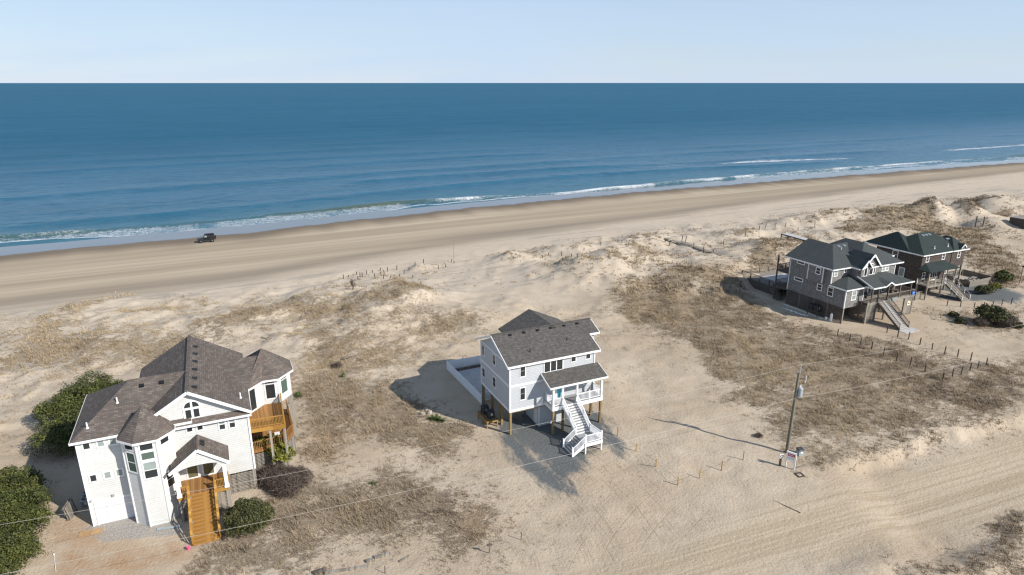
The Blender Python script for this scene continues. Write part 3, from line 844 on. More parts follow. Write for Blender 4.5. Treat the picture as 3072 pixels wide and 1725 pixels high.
    mat_dark = t.mix(t.ramp(n_fleck, 0.35, 0.65), (0.098, 0.074, 0.055), (0.255, 0.196, 0.140))
    thatch = t.mix(tone, mat_light, mat_dark)
    sand = t.mix(t.math('MULTIPLY', cov, 0.82), sand, thatch)
    # damp and wet sand by the water
    damp = t.attr('damp')
    sand = t.mix(t.math('MULTIPLY', damp, t.ramp(n_s2, 0.3, 0.7, 0.85, 1.0)), sand, (0.155, 0.122, 0.090))
    film = t.attr('film')
    sand = t.mix(film, sand, (0.105, 0.098, 0.098))
    rough = t.math('SUBTRACT', 0.92, t.math('MULTIPLY', film, 0.83))
    # fine relief
    foot = t.new('ShaderNodeTexVoronoi')
    foot.inputs['Scale'].default_value = 1.9
    t.l.new(P3, foot.inputs['Vector'])
    hgt = t.math('ADD', t.math('MULTIPLY', n_fine, 0.8), t.math('MULTIPLY', n_grain, 0.25))
    hgt = t.math('ADD', hgt, t.math('MULTIPLY', t.ramp(foot.outputs['Distance'], 0.0, 0.35), 0.20))
    hgt = t.math('ADD', hgt, t.math('MULTIPLY', tr, -0.28))
    hgt = t.math('ADD', hgt, t.math('MULTIPLY', t.math('MULTIPLY', n_s3, t.attr('road')), 0.45))
    hgt = t.math('ADD', hgt, t.math('MULTIPLY', cov, 1.1))
    calm = t.math('SUBTRACT', 1.0, t.math('MULTIPLY', t.math('MAXIMUM', t.attr('beach'), damp), 0.75))
    hgt = t.math('MULTIPLY', hgt, t.math('MULTIPLY', calm, t.math('SUBTRACT', 1.0, t.math('MULTIPLY', film, 0.97))))
    spec = t.math('ADD', 0.12, t.math('MULTIPLY', film, 0.75))
    return t.done(sand, rough, t.bump(hgt, 0.75, 0.16), spec=spec)


s_pale = sstep(-112, -84, ge + 14 * (fbm(GX / 12.0, GY / 12.0, 91, 3) - 0.5)) * (1 - 0.3 * pad)
ground = grid_mesh('ground', GX, GY, GZ, ground_material(), {
    'veg': g_veg * (1 - g_gravel) * (1 - 0.92 * pad * (1 - sstep(0.2, 0.5, g_veg))), 'tone': g_tone, 'gravel': g_gravel, 'shell': g_shell, 'rust': g_rust,
    'road': g_road, 'drive': g_drive * (1 - g_road * 0.7), 'beach': g_beach * (1 - sstep(-3, 4, ge)), 'damp': g_damp, 'film': g_film, 'pale': s_pale, 'berm': np.exp(-((ge - dry - 4.0) / 5.0) ** 2)})
tag(ground, 'pale dune sand ground running from the lots down to the beach', 'ground', kind='structure')

# ------------------------------------------------------------------ sea
ss = axis_pts(-70000, -150, 480, 70000, 1.7, 1.09)
nn0 = np.concatenate([np.arange(2.0, 62, 0.55), np.arange(62, 160, 1.1)])
far, stp = [], 1.1
a_ = nn0[-1]
while a_ < 90000:
    stp *= 1.019
    a_ += stp
    far.append(a_)
nn = np.concatenate([nn0, far])
SS, EE = np.meshgrid(ss, nn)
s_shore = np.interp(SS, SHORE_S, SHORE_N)
bend = np.exp(-np.maximum(EE, 0) / 260.0)
NNN = EE + s_shore * bend + 192.0 * (1 - bend)
wob = 3.0 * (fbm(SS / 55.0, SS * 0, 101, 3) - 0.5) * 2
# breaker line and the runs of white water on it
brk = 18.0 + np.interp(SS, [-80, -50, -10, 40, 70, 105, 160, 230, 330, 420, 600], [10, 9, 2, 3, 2, -2, -4, 0, 3, 0, 0]) + 1.5 * wob
face = EE - brk
alive = 0.45 + 0.55 * sstep(0.35, 0.6, fbm(SS / 40.0, SS * 0, 103, 3))
ZW = 0.85 * alive * np.exp(-np.where(face > 0, (face / 5.5) ** 2, (face / 1.5) ** 2))
# swells behind it
SWELLS = [(46, .45, 6, 1), (74, .50, 7, 2), (104, .42, 8, 3), (138, .42, 9, 4), (176, .40, 10, 5), (218, .40, 11, 6), (264, .38, 12, 7), (318, .36, 14, 8), (380, .36, 15, 9), (450, .34, 17, 10)]
SWELLS += [(520 + 62 * k + 2.2 * k * k, .40 + .02 * k, 18 + 1.6 * k, 11 + k) for k in range(14)]
for k, (e0, amp, wid, sd) in enumerate(SWELLS):
    c = e0 + 12 * (fbm(SS / 140.0, SS * 0, 110 + sd, 3) - 0.5) * 2 + 0.015 * (SS - 100) * (1 if sd % 2 else -1)
    a = 1.7 * amp * sstep(0.34, 0.62, fbm(SS / 120.0 + sd, SS * 0 + sd, 120 + sd, 3))
    f = EE - c
    ZW = ZW + a * np.exp(-np.where(f > 0, (f / (wid * 1.2)) ** 2, (f / (wid * 0.55)) ** 2))
nearw = 1 - sstep(120, 700, EE)
ZW = ZW + nearw * 0.42 * (fbm(SS / 5.0, EE / 2.4, 131, 4) - 0.5) * sstep(10, 30, EE)
ZW = ZW * sstep(1, 9, EE) + SEA_Z
ZW = np.where(EE < 14, ZW - 0.45 * (1 - sstep(0.5, 13, EE + 7 * (fbm(SS / 16.0, SS * 0, 133, 3) - 0.5))), ZW)
SXX, SYY = from_sn(SS, NNN)
# foam cover
edge = 10.5 + np.interp(SS, [-80, -47, -10, 10, 40, 66, 102, 154, 226, 315, 406], [6, 6, 0, -1, 0, 3, 1, -3, 1, 3, 0]) + 3.0 * (fbm(SS / 14.0, SS * 0, 141, 3) - 0.5) * 2
lace = sstep(-0.6, 0.3, EE - edge) * (1 - sstep(0.3, 2.6, EE - edge))
wash = sstep(0.0, 1.5, EE - edge) * (1 - sstep(-3.0, 0.5, face)) * (0.52 + 0.4 * sstep(0.4, 0.6, fbm(SS / 18.0, SS * 0, 143, 3)))
run = np.interp(SS, [-60, -40, -25, -5, 6, 14, 30, 60, 72, 84, 100, 130, 330, 400, 480], [.5, .7, .5, .35, .3, .55, .15, .25, .7, 1, 1, 1, 1, .6, .3])
roll = run * np.exp(-(np.where(face < 0, face / 3.2, face / 1.2)) ** 2) * (0.6 + 0.4 * sstep(0.25, 0.6, fbm(SS / 9.0, SS * 0, 145, 2)))
b2 = EE - (np.interp(SS, [200, 232, 274, 319, 443, 476], [62, 62, 58, 52, 58, 45]))
patch = sstep(236, 250, SS) * (1 - sstep(322, 336, SS)) * np.exp(-(np.where(b2 > 0, b2 / np.interp(SS, [236, 285, 325], [1.5, 9.5, 2.0]), b2 / 1.6)) ** 2)
patch = np.maximum(patch, 0.62 * sstep(190, 215, SS) * (1 - sstep(250, 262, SS)) * np.exp(-((b2 - 1) / 2.0) ** 2))
patch = np.maximum(patch, sstep(405, 425, SS) * (1 - sstep(540, 600, SS)) * np.exp(-((EE - 58) / 4.0) ** 2))
patch = np.maximum(patch, sstep(112, 117, SS) * (1 - sstep(123, 127, SS)) * np.exp(-((EE - 66) / 1.2) ** 2) * 0.7)
patch = patch * (0.45 + 0.6 * fbm(SS / 5.0, EE / 2.0, 147, 3))
foam = np.clip(np.maximum.reduce([lace * 0.85, wash * 0.66, roll * 0.80, patch]), 0, 1)
shallow = np.clip(1 - sstep(4, 60, EE), 0, 1) * 0.55
crest = np.clip(np.exp(-((face + 1.2) / 2.0) ** 2) * alive * (1 - 0.7 * run) * 1.0, 0, 1)


def sea_material():
    t = NT('atlantic_water')
    P3 = t.coord('Object', rot=(0, 0, -SH_A))
    m1 = t.new('ShaderNodeMapping')
    m1.inputs['Scale'].default_value = (0.5, 1.0, 1)
    t.l.new(P3, m1.inputs['Vector'])
    chop = t.noise(m1.outputs[0], 0.36, 7.0, 0.68, 0.5)
    m2 = t.new('ShaderNodeMapping')
    m2.inputs['Scale'].default_value = (0.018, 0.075, 1)
    t.l.new(P3, m2.inputs['Vector'])
    bands = t.noise(m2.outputs[0], 1.0, 4.0, 0.55, 0.4)
    m3 = t.new('ShaderNodeMapping')
    m3.inputs['Scale'].default_value = (0.0012, 0.006, 1)
    t.l.new(P3, m3.inputs['Vector'])
    slick = t.noise(m3.outputs[0], 1.0, 4.0, 0.55, 0.3)
    deep = t.mix(t.ramp(slick, 0.35, 0.65), (0.017, 0.108, 0.190), (0.024, 0.122, 0.206))
    deep = t.mix(t.ramp(chop, 0.42, 0.66, 0, 0.35), deep, (0.003, 0.066, 0.128))
    deep = t.mix(t.ramp(bands, 0.4, 0.65, 0, 0.55), deep, (0.006, 0.082, 0.150))
    col = t.mix(t.attr('shallow'), deep, (0.030, 0.140, 0.185))
    col = t.mix(t.attr('crest'), col, (0.085, 0.105, 0.062))
    fn = t.noise(m1.outputs[0], 0.9, 6.0, 0.75, 0.8)
    fv = t.new('ShaderNodeTexVoronoi', feature='DISTANCE_TO_EDGE')
    fv.inputs['Scale'].default_value = 1.3
    dv = t.new('ShaderNodeVectorMath', operation='MULTIPLY_ADD')
    t.l.new(t.noise(P3, 0.8, 3.0, 0.6, out='Color'), dv.inputs[0])
    dv.inputs[1].default_value = (1.6, 1.6, 1.6)
    t.l.new(P3, dv.inputs[2])
    t.l.new(dv.outputs[0], fv.inputs['Vector'])
    net = t.ramp(fv.outputs['Distance'], 0.0, 0.30, 0.16, -0.12)
    q = t.math('ADD', t.attr('foam'), t.math('ADD', net, t.math('MULTIPLY', t.math('SUBTRACT', fn, 0.5), 1.1)))
    fm = t.math('MULTIPLY', t.ramp(q, 0.42, 1.05), t.ramp(t.attr('foam'), 0.04, 0.2))
    col = t.mix(fm, col, (0.80, 0.82, 0.84))
    rough = t.math('ADD', t.math('ADD', 0.24, t.math('MULTIPLY', t.attr('offing'), 0.40)), t.math('MULTIPLY', fm, 0.3))
    spec = t.math('SUBTRACT', 0.20, t.math('MULTIPLY', fm, 0.1))
    h = t.math('ADD', t.math('MULTIPLY', chop, 1.5), t.math('MULTIPLY', fm, 0.35))
    h = t.math('ADD', h, t.math('MULTIPLY', bands, 1.3))
    return t.done(col, rough, t.bump(h, 0.8, 0.8), spec=spec)


sea = grid_mesh('sea', SXX, SYY, ZW, sea_material(), {'offing': sstep(20, 420, EE), 'foam': foam, 'shallow': shallow, 'crest': crest})
tag(sea, 'blue ocean with low swells and a line of breaking foam', 'sea', kind='structure')

# ------------------------------------------------------------------ building kit
HEAD = R(25.0)


class Wall:
    """vertical wall plane from p0 to p1 (outside on the right hand when walking p0 -> p1)"""
    def __init__(s, p0, p1):
        s.o = V(p0[0], p0[1], 0)
        d = V(p1[0] - p0[0], p1[1] - p0[1], 0)
        s.len = d.length
        s.u = d.normalized()
        s.n = V(s.u.y, -s.u.x, 0)

    def p(s, u, z, out=0.0):
        q = s.o + s.u * u + s.n * out
        return V(q.x, q.y, z)

    def slab(s, mb, u0, u1, z0, z1, o0, o1):
        return mb.hexa([s.p(u0, z0, o1), s.p(u1, z0, o1), s.p(u1, z0, o0), s.p(u0, z0, o0),
                        s.p(u0, z1, o1), s.p(u1, z1, o1), s.p(u1, z1, o0), s.p(u0, z1, o0)])


def window(root, w, u0, u1, z0, z1, trim=0.10, glass='glass', sash=True, bars=0, frame='trim', name='window', lower=None, sill=False, split=0):
    """casing (the window mesh) with its pane(s) and rails as sub-parts; u/z give the glass opening"""
    c = MB()
    w.slab(c, u0 - trim, u1 + trim, z1, z1 + trim, 0.0, 0.05)
    w.slab(c, u0 - trim, u1 + trim, z0 - trim, z0, 0.0, 0.05)
    w.slab(c, u0 - trim, u0, z0, z1, 0.0, 0.047)
    w.slab(c, u1, u1 + trim, z0, z1, 0.0, 0.047)
    o = c.build(name, M[frame], root)
    zm = (z0 + z1) / 2
    if sash:
        a = MB(); w.slab(a, u0, u1, zm, z1, 0.0, 0.012); a.build('pane', M[glass], o)
        b = MB(); w.slab(b, u0, u1, z0, zm, 0.0, 0.014); b.build('pane', M[lower or glass], o)
        r_ = MB(); w.slab(r_, u0, u1, zm - 0.03, zm + 0.03, 0.0, 0.032); r_.build('meeting_rail', M[frame], o)
    elif split:
        st = (u1 - u0) / split
        for i in range(split):
            a = MB(); w.slab(a, u0 + st * i, u0 + st * (i + 1), z0, z1, 0.0, 0.012 + 0.001 * i); a.build('pane', M[glass], o)
        for i in range(1, split):
            r_ = MB(); w.slab(r_, u0 + st * i - 0.05, u0 + st * i + 0.05, z0, z1, 0.0, 0.034); r_.build('mullion', M['trim'], o)
    else:
        a = MB(); w.slab(a, u0, u1, z0, z1, 0.0, 0.012); a.build('pane', M[glass], o)
    if frame == 'trim' and sill:
        q = MB(); w.slab(q, u0 - trim - 0.03, u1 + trim + 0.03, z0 - trim - 0.05, z0 - trim + 0.01, 0.0, 0.09); q.build('sill', M['trim'], o)
    return o


def thin_window(root, w, u0, u1, z0, z1, trim=0.10, sash=True, split=0):
    """white casing round a black sash with dark panes"""
    o = window(root, w, u0, u1, z0, z1, trim, 'glass', False, split=split)
    k = MB()
    t = 0.045
    w.slab(k, u0, u1, z1 - t, z1, 0.0, 0.026); w.slab(k, u0, u1, z0, z0 + t, 0.0, 0.026)
    w.slab(k, u0, u0 + t, z0 + t, z1 - t, 0.0, 0.024); w.slab(k, u1 - t, u1, z0 + t, z1 - t, 0.0, 0.024)
    k.build('sash', M['blackframe'], o)
    if sash:
        zm = (z0 + z1) / 2
        r_ = MB(); w.slab(r_, u0 + t, u1 - t, zm - 0.022, zm + 0.022, 0.0, 0.03); r_.build('meeting_rail', M['galv'], o)
    return o


def corner_boards(root, pts, z0, z1, t=0.12, mat='trim'):
    for (x, y) in pts:
        MB().box(x - t, y - t, z0, x + t, y + t, z1).build('corner_board', M[mat], root)


def hip_roof(root, x0, x1, y0, y1, ze, zr, axis='x', hip=(True, True), mat='roof_grey', run=None, name='roof', fascia=True, fh=0.2, ft='trim'):
    """closed roof body over an eaves rectangle; ridge along axis; ends hipped or gabled"""
    m = MB()
    if axis == 'x':
        ym = (y0 + y1) / 2
        k = run or (y1 - y0) / 2
        a = (x0 + (k if hip[0] else 0), ym, zr)
        b = (x1 - (k if hip[1] else 0), ym, zr)
    else:
        xm = (x0 + x1) / 2
        k = run or (x1 - x0) / 2
        a = (xm, y0 + (k if hip[0] else 0), zr)
        b = (xm, y1 - (k if hip[1] else 0), zr)
    A, B, C, D = (x0, y0, ze), (x1, y0, ze), (x1, y1, ze), (x0, y1, ze)
    if axis == 'x':
        m.face([A, B, b, a]); m.face([C, D, a, b]); m.face([B, C, b]); m.face([D, A, a])
    else:
        m.face([B, C, b, a]); m.face([D, A, a, b]); m.face([A, B, a]); m.face([C, D, b])
    m.face([A, D, C, B])
    o = m.build(name, M[mat], root)
    if fascia:
        f = MB()
        t = 0.035
        f.box(x0 - t, y0 - t, ze - fh, x1 + t, y0, ze + 0.012); f.box(x0 - t, y1, ze - fh, x1 + t, y1 + t, ze + 0.012)
        f.box(x0 - t, y0, ze - fh, x0, y1, ze + 0.012); f.box(x1, y0, ze - fh, x1 + t, y1, ze + 0.012)
        f.box(x0, y0, ze - fh, x1, y1, ze - fh + 0.02)
        f.build('fascia', M[ft], o)
    return o


def rake(root, p, q, h=0.22, w=0.06, mat='trim', name='rake_board'):
    return MB().beam(p, q, w, h).build(name, M[mat], root)


_BAL = {}


def baluster_mesh(mat, h, t):
    k = (mat, round(h, 2), t)
    if k not in _BAL:
        _BAL[k] = MB().box(-t / 2, -t / 2, 0, t / 2, t / 2, h).mesh('baluster', M[mat])
    return _BAL[k]


def railing(root, p, q, h=0.95, gap=0.16, mat='vinyl', t=0.045, rail=0.085, posts=(True, True), post=0.11, posth=1.08, name='railing', rmat=None, balusters=True, mid=0):
    """rails (one mesh) with posts and balusters as sub-parts; p, q at floor level, may slope"""
    p, q = V(p), V(q)
    d = q - p
    L = math.hypot(d.x, d.y)
    up = V(0, 0, 1)
    o = MB().beam(p + up * h, q + up * h, rail, rail * 0.8).build(name, M[rmat or mat], root)
    MB().beam(p + up * 0.12, q + up * 0.12, rail * 0.6, rail * 0.7).build('bottom_rail', M[rmat or mat], o)
    for i in range(mid):
        z = 0.12 + (h - 0.12) * (i + 1) / (mid + 1)
        MB().beam(p + up * z, q + up * z, rail * 0.5, rail * 0.6).build('middle_rail', M[rmat or mat], o)
    if balusters:
        n = max(1, int(L / gap))
        me = baluster_mesh(mat, h - 0.12, t)
        rz = math.atan2(d.y, d.x)
        for i in range(1, n):
            c = p + d * (i / n)
            inst('baluster', me, o, (c.x, c.y, c.z + 0.11), (0, 0, rz))
    pm = baluster_mesh(rmat or mat, posth, post)
    for k, e in zip(posts, (p, q)):
        if k:
            inst('post', pm, o, (e.x, e.y, e.z))
    return o


def stairs(root, p, q, width, n, tmat, rmat, smat, thick=0.045, riser=True, name='staircase', closed=False, depth=0.3):
    """flight from top p to bottom q (floor heights, centre line); stringers are the part, treads and risers sub-parts"""
    p, q = V(p), V(q)
    d = V(q.x - p.x, q.y - p.y, 0)
    L = d.length
    dn = d.normalized()
    side = V(dn.y, -dn.x, 0)
    rise, run = (p.z - q.z) / n, L / (n - 1 if n > 1 else 1)
    m = MB()
    for k in (-1, 1):
        off = side * (k * (width / 2))
        a, b = p + off, q + off
        m.beam((a.x, a.y, a.z - rise - 0.08), (b.x, b.y, max(b.z - 0.02, b.z + 0.06)), 0.05, depth)
    o = m.build(name, M[smat], root)
    rz = math.atan2(dn.y, dn.x)
    tm = MB().box(-0.03, -width / 2 + 0.03, -thick, run + 0.0, width / 2 - 0.03, 0).mesh('tread', M[tmat])
    rm = MB().box(0.0, -width / 2 + 0.03, -rise + 0.002, 0.025, width / 2 - 0.03, -thick - 0.002).mesh('riser', M[rmat])
    for i in range(n - 1):
        c = p + dn * (run * i)
        z = p.z - rise * (i + 1)
        inst('tread', tm, o, (c.x, c.y, z), (0, 0, rz))
    if riser:
        for i in range(n):
            c = p + dn * (run * i)
            inst('riser', rm, o, (c.x, c.y, p.z - rise * i), (0, 0, rz))
    return o


def slat_skirt(root, p, q, z0, z1, h=0.085, gap=0.065, mat='old_wood', name='slat_skirt'):
    """horizontal boards with open gaps between two posts"""
    o = MB().box(p[0] - 0.07, p[1] - 0.07, z0, p[0] + 0.07, p[1] + 0.07, z1).build(name, M[mat], root)
    d = V(q[0] - p[0], q[1] - p[1], 0)
    me = MB().box(0, -0.012, 0, d.length, 0.012, h).mesh('slat', M[mat])
    rz = math.atan2(d.y, d.x)
    z = z0 + 0.12
    while z < z1 - h:
        inst('slat', me, o, (p[0], p[1], z), (0, 0, rz))
        z += h + gap
    return o


def lattice(root, w, u0, u1, z0, z1, step=0.22, bar=0.09, mat='old_wood_dark', name='lattice_panel', border=True):
    """square lattice: uprights and cross bars with open holes"""
    m = MB()
    u = u0
    while u < u1 - 0.01:
        w.slab(m, u, min(u + bar, u1), z0, z1, -0.012, 0.0)
        u += step
    z = z0
    while z < z1 - 0.01:
        w.slab(m, u0, u1, z, min(z + bar, z1), 0.0, 0.012)
        z += step
    if border:
        w.slab(m, u0 - 0.02, u0 + 0.1, z0, z1, -0.02, 0.022); w.slab(m, u1 - 0.1, u1 + 0.02, z0, z1, -0.02, 0.023)
        w.slab(m, u0, u1, z1 - 0.1, z1, -0.02, 0.021)
    o = m.build(name, M[mat], root)
    o['kind'] = 'stuff'
    return o


def piling(root, x, y, z1, t=0.24, mat='pile', name='piling'):
    return MB().box(x - t / 2, y - t / 2, -0.5, x + t / 2, y + t / 2, z1).build(name, M[mat], root)


_VENT = {}


def roof_vent(root, p, along, slope, mat='black', s=0.42, name='roof_vent'):
    """low box vent lying on a slope; along = level direction, slope = unit vector up the slope"""
    a, u = V(along).normalized(), V(slope).normalized()
    n = a.cross(u).normalized()
    if n.z < 0: n = -n
    p = V(p)
    m = MB()
    w, h = s / 2, s / 2
    lo = [p - a * w - u * h, p + a * w - u * h, p + a * w + u * h, p - a * w + u * h]
    hi = [p - a * w * .8 - u * h * .95 + n * .16, p + a * w * .8 - u * h * .95 + n * .16, p + a * w * .8 + u * h * .6 + n * .05, p - a * w * .8 + u * h * .6 + n * .05]
    m.hexa(lo + hi)
    return m.build(name, M[mat], root)


def vent_pipe(root, p, h=0.45, r=0.05, mat='white', name='vent_pipe'):
    p = V(p)
    m = MB().cyl((p.x, p.y, p.z - 0.15), (p.x, p.y, p.z + h), r, 8)
    m.cyl((p.x, p.y, p.z - 0.05), (p.x, p.y, p.z + 0.09), r * 2.2, 8, r * 1.15)
    return m.build(name, M[mat], root)


def ac_unit(name, label, loc, rz, s=0.78, h=0.82, group=None, pale=False):
    t = thing(name, label, 'air conditioner', loc, rz, group)
    b = s / 2
    m = MB().prism([(-b, -b + .08), (-b + .08, -b), (b - .08, -b), (b, -b + .08), (b, b - .08), (b - .08, b), (-b + .08, b), (-b, b - .08)], 0.04, h)
    m.build('casing', M['metal' if pale else 'metal_dark'], t)
    g = MB()
    for k in range(10):
        z = 0.12 + k * (h - 0.24) / 9
        g.box(-b - .012, -b + .1, z, b + .012, b - .1, z + .025); g.box(-b + .1, -b - .012, z + .001, b - .1, b + .012, z + .026)
    g.build('louvre', M['black' if not pale else 'metal_dark'], t)
    f = MB()
    f.cyl((0, 0, h), (0, 0, h + .05), b * .86, 18)
    f.build('fan_guard', M['black'], t)
    d = MB()
    for k in range(4):
        a = k * math.pi / 2
        d.beam((0, 0, h + .056), (math.cos(a) * b * .8, math.sin(a) * b * .8, h + .056), .05, .012)
    d.cyl((0, 0, h + .05), (0, 0, h + .07), .1, 10)
    d.build('fan', M['metal' if pale else 'metal_dark'], t)
    p = MB().box(-.16, -b - .03, h * .45, .1, -b - .012, h * .8)
    p.build('label_plate', M['galv'], t)
    return t

# ------------------------------------------------------------------ pale grey-blue house on pilings
def middle_house():
    t = thing('stilt_house', 'new pale blue-grey two-storey house raised on pilings with white stairs', 'house', (-0.24, 63.4, 0), HEAD)
    W, Dp, zb, ze = 10.55, 8.0, 2.75, 8.35
    b = MB()
    b.prism([(0, 0), (W, 0), (W, 2.35), (11.9, 2.35), (11.9, Dp), (0, Dp)], zb, 8.25)
    b.prism([(3.6, Dp), (10.9, Dp), (10.9, 9.6), (3.6, 9.6)], zb, 8.25)
    wall = b.build('wall', M['bluegrey'], t)
    # gable end in boards and battens
    slope = (10.35 - 8.3) / 4.6
    g = MB()
    g.face([(0.005, 8.0, 8.25), (0.005, 0, 8.25), (0.005, 0.02, 8.26), (0.005, 4.1, 10.1), (0.005, 7.98, 8.26)])
    g.face([(0.02, 4.1, 10.1), (0.02, 0, 8.25), (0.02, 8, 8.25)])
    g.build('gable_wall', M['batten'], t)
    g = MB(); g.face([(11.9, 2.35, 8.25), (11.9, 8, 8.25), (11.9, 4.1, 10.15), (11.9, 2.35, 9.32)]); g.face([(10.55, 2.34, 8.25), (11.9, 2.34, 8.25), (11.9, 2.34, 9.32), (10.55, 2.34, 9.32)])
    g.build('gable_wall', M['bluegrey'], t)
    g = MB(); g.face([(10.9, 9.6, 8.25), (3.6, 9.6, 8.25), (7.25, 9.6, 10.1)]); g.build('gable_wall', M['bluegrey'], t)
    # main roof: front slope with the set-back upper strip, rear slope, rear wing
    yr, zr = 4.15, 10.36
    zf = lambda y: 8.33 + (y + 0.42) * (zr - 8.33) / (yr + 0.42)
    r = MB()
    r.slab([(-.42, -.42, zf(-.42)), (11.05, -.42, zf(-.42)), (11.05, 2.0, zf(2.0)), (12.4, 2.0, zf(2.0)), (12.4, yr, zr), (-.42, yr, zr)], 0.12)
    roof = r.build('roof', M['roof_grey'], t)
    r = MB()
    zb2 = zr - (8.7 - yr) * 0.445
    r.slab([(-.42, yr, zr), (12.4, yr, zr), (12.4, 8.7, zb2), (-.42, 8.7, zb2)], 0.12)
    r.build('roof', M['roof_grey'], t)
    r = MB(); r.beam((-.42, yr, zr + .02), (12.4, yr, zr + .02), .28, .05).build('ridge_cap', M['roof_grey'], roof)
    for sx in (-1, 1):
        r = MB()
        x = 7.25 + sx * 4.15
        pts = [(7.25, 3.6, 10.42), (7.25, 10.05, 10.42), (x, 10.05, 8.5), (x, 3.6, 8.5)]
        if sx > 0: pts.reverse()
        r.slab(pts, 0.12)
        r.build('roof', M['roof_grey'], t)
    f = MB()
    f.box(-.44, -.47, 8.11, 11.07, -.42, 8.35); f.box(-.4, -.42, 8.12, 11.0, 0, 8.15)
    f.box(11.07, 1.95, zf(2) - .22, 12.42, 2.0, zf(2) + .01)
    f.box(-.44, 8.7, zb2 - .2, 12.42, 8.74, zb2 + .01)
    f.build('fascia', M['trim'], t)
    for x in (-.44, ):
        rake(t, (x, -.42, 8.24), (x, yr, zr - .1)); rake(t, (x, yr, zr - .1), (x, 8.7, zb2 - .1))
    rake(t, (11.07, -.42, 8.24), (11.07, 2.0, zf(2) - .1)); rake(t, (12.42, 2.0, zf(2) - .1), (12.42, yr, zr - .1)); rake(t, (12.42, yr, zr - .1), (12.42, 8.7, zb2 - .1))
    sf = MB()   # white soffit under the left overhang
    sf.slab([(-.41, -.42, zf(-.42) - .125), (-.01, -.42, zf(-.42) - .125), (-.01, yr, zr - .125), (-.41, yr, zr - .125)], 0.02)
    sf.slab([(-.41, yr, zr - .125), (-.01, yr, zr - .125), (-.01, 8.7, zb2 - .125), (-.41, 8.7, zb2 - .125)], 0.02)
    sf.build('soffit', M['trim'], t)
    # trim bands
    for (z0, z1) in ((2.72, 3.0), (5.68, 5.93)):
        m = MB()
        m.box(-.03, -.03, z0, W + .03, 0, z1); m.box(-.03, -.03, z0 + .002, 0, Dp + .03, z1 - .002)
        m.build('band_board', M['trim'], t)
    MB().box(-.035, 0, 8.14, 0, Dp, 8.3).build('band_board', M['trim'], t)
    corner_boards(t, [(0, 0), (W, 0), (0, Dp), (11.9, 2.35)], 2.73, 8.24, .07)
    front, left = Wall((0, 0), (W, 0)), Wall((0, Dp), (0, 0))
    thin_window(t, front, 1.25, 1.80, 6.78, 8.02); thin_window(t, front, 1.25, 1.80, 4.02, 5.38)
    thin_window(t, front, 4.17, 6.42, 6.72, 8.02, sash=False, split=3)
    thin_window(t, front, 7.54, 8.08, 7.35, 8.08, sash=False); thin_window(t, front, 9.45, 9.98, 7.35, 8.08, sash=False)
    for (y0, y1, z0, z1) in ((6.95, 7.6, 6.7, 7.85), (3.78, 4.5, 6.8, 7.92), (6.9, 7.65, 3.95, 5.0), (3.75, 4.52, 4.02, 5.15)):
        thin_window(t, left, Dp - y1, Dp - y0, z0, z1)
    # ridge vents and plumbing boots on the front slope
    su = (0, math.cos(math.atan(slope)), math.sin(math.atan(slope)))
    for k in range(6):
        x = 1.75 + k * 1.72
        roof_vent(t, (x, yr - .42, zf(yr - .42) + .02), (1, 0, 0), su, s=.34)
    for x in (2.9, 7.9):
        y = 1.0 if x < 5 else 1.7
        vent_pipe(t, (x, y, zf(y)), .4, .045, 'black')
    # porch
    px0, px1, dz = 4.25, 10.6, 3.30
    m = MB()
    m.slab([(3.75, -2.25, 5.86), (11.0, -2.25, 5.86), (11.0, -0.02, 6.68), (3.75, -0.02, 6.68)], .1)
    m.build('porch_roof', M['roof_grey'], t)
    m = MB()
    m.box(3.73, -2.3, 5.66, 11.02, -2.25, 5.87); m.box(4.2, -1.9, 5.5, 10.65, -1.7, 5.72)
    m.build('fascia', M['trim'], t)
    for x in (3.73, 11.02):
        rake(t, (x, -2.25, 5.78), (x, -.02, 6.6), .18, .05)
    m = MB(); m.box(4.2, -1.9, 5.5, 4.32, -.05, 5.7); m.box(10.53, -1.9, 5.5, 10.65, -.05, 5.7); m.box(4.3, -1.85, 5.72, 10.55, -.02, 5.74)
    m.build('porch_beam', M['trim'], t)
    m = MB(); m.box(px0, -1.9, dz - .05, px1, -.02, dz); m.build('porch_floor', M['composite'], t)
    m = MB(); m.box(px0 - .03, -1.95, 2.84, px1 + .03, -1.9, 3.26); m.box(px0 - .04, -1.9, 2.85, px0, -.02, 3.25); m.box(px1, -1.9, 2.85, px1 + .04, -.02, 3.25)
    m.build('rim_board', M['trim'], t)
    for x in (4.36, 5.52, 7.32, 10.5):
        m = MB(); m.box(x - .1, -1.9, dz, x + .1, -1.7, 5.5); m.box(x - .13, -1.93, dz, x + .13, -1.67, dz + .16); m.box(x - .13, -1.93, 5.36, x + .13, -1.67, 5.5)
        m.build('porch_post', M['trim'], t)
    railing(t, (4.46, -1.8, dz), (5.42, -1.8, dz), .92, .13, posts=(False, False))
    railing(t, (7.42, -1.8, dz), (8.95, -1.8, dz), .92, .14, posts=(False, True)); railing(t, (8.95, -1.8, dz), (10.4, -1.8, dz), .92, .14, posts=(False, False))
    railing(t, (4.36, -.15, dz), (4.36, -1.7, dz), .92, .14, posts=(True, False)); railing(t, (10.5, -.15, dz), (10.5, -1.7, dz), .92, .14, posts=(True, False))
    # door wall under the porch
    d = MB(); front.slab(d, 5.42, 6.72, 3.3, 5.42, 0, .04); door = d.build('door', M['trim'], t)
    d = MB(); front.slab(d, 5.82, 6.32, 3.36, 5.3, .04, .06); d.build('door_leaf', M['teal'], door)
    d = MB(); front.slab(d, 5.95, 6.2, 4.5, 5.15, .06, .066); d.build('pane', M['glass'], door)
    d = MB(); d.cyl(front.p(6.27, 4.25, .06), front.p(6.27, 4.25, .12), .03, 8); d.build('handle', M['blackframe'], door)
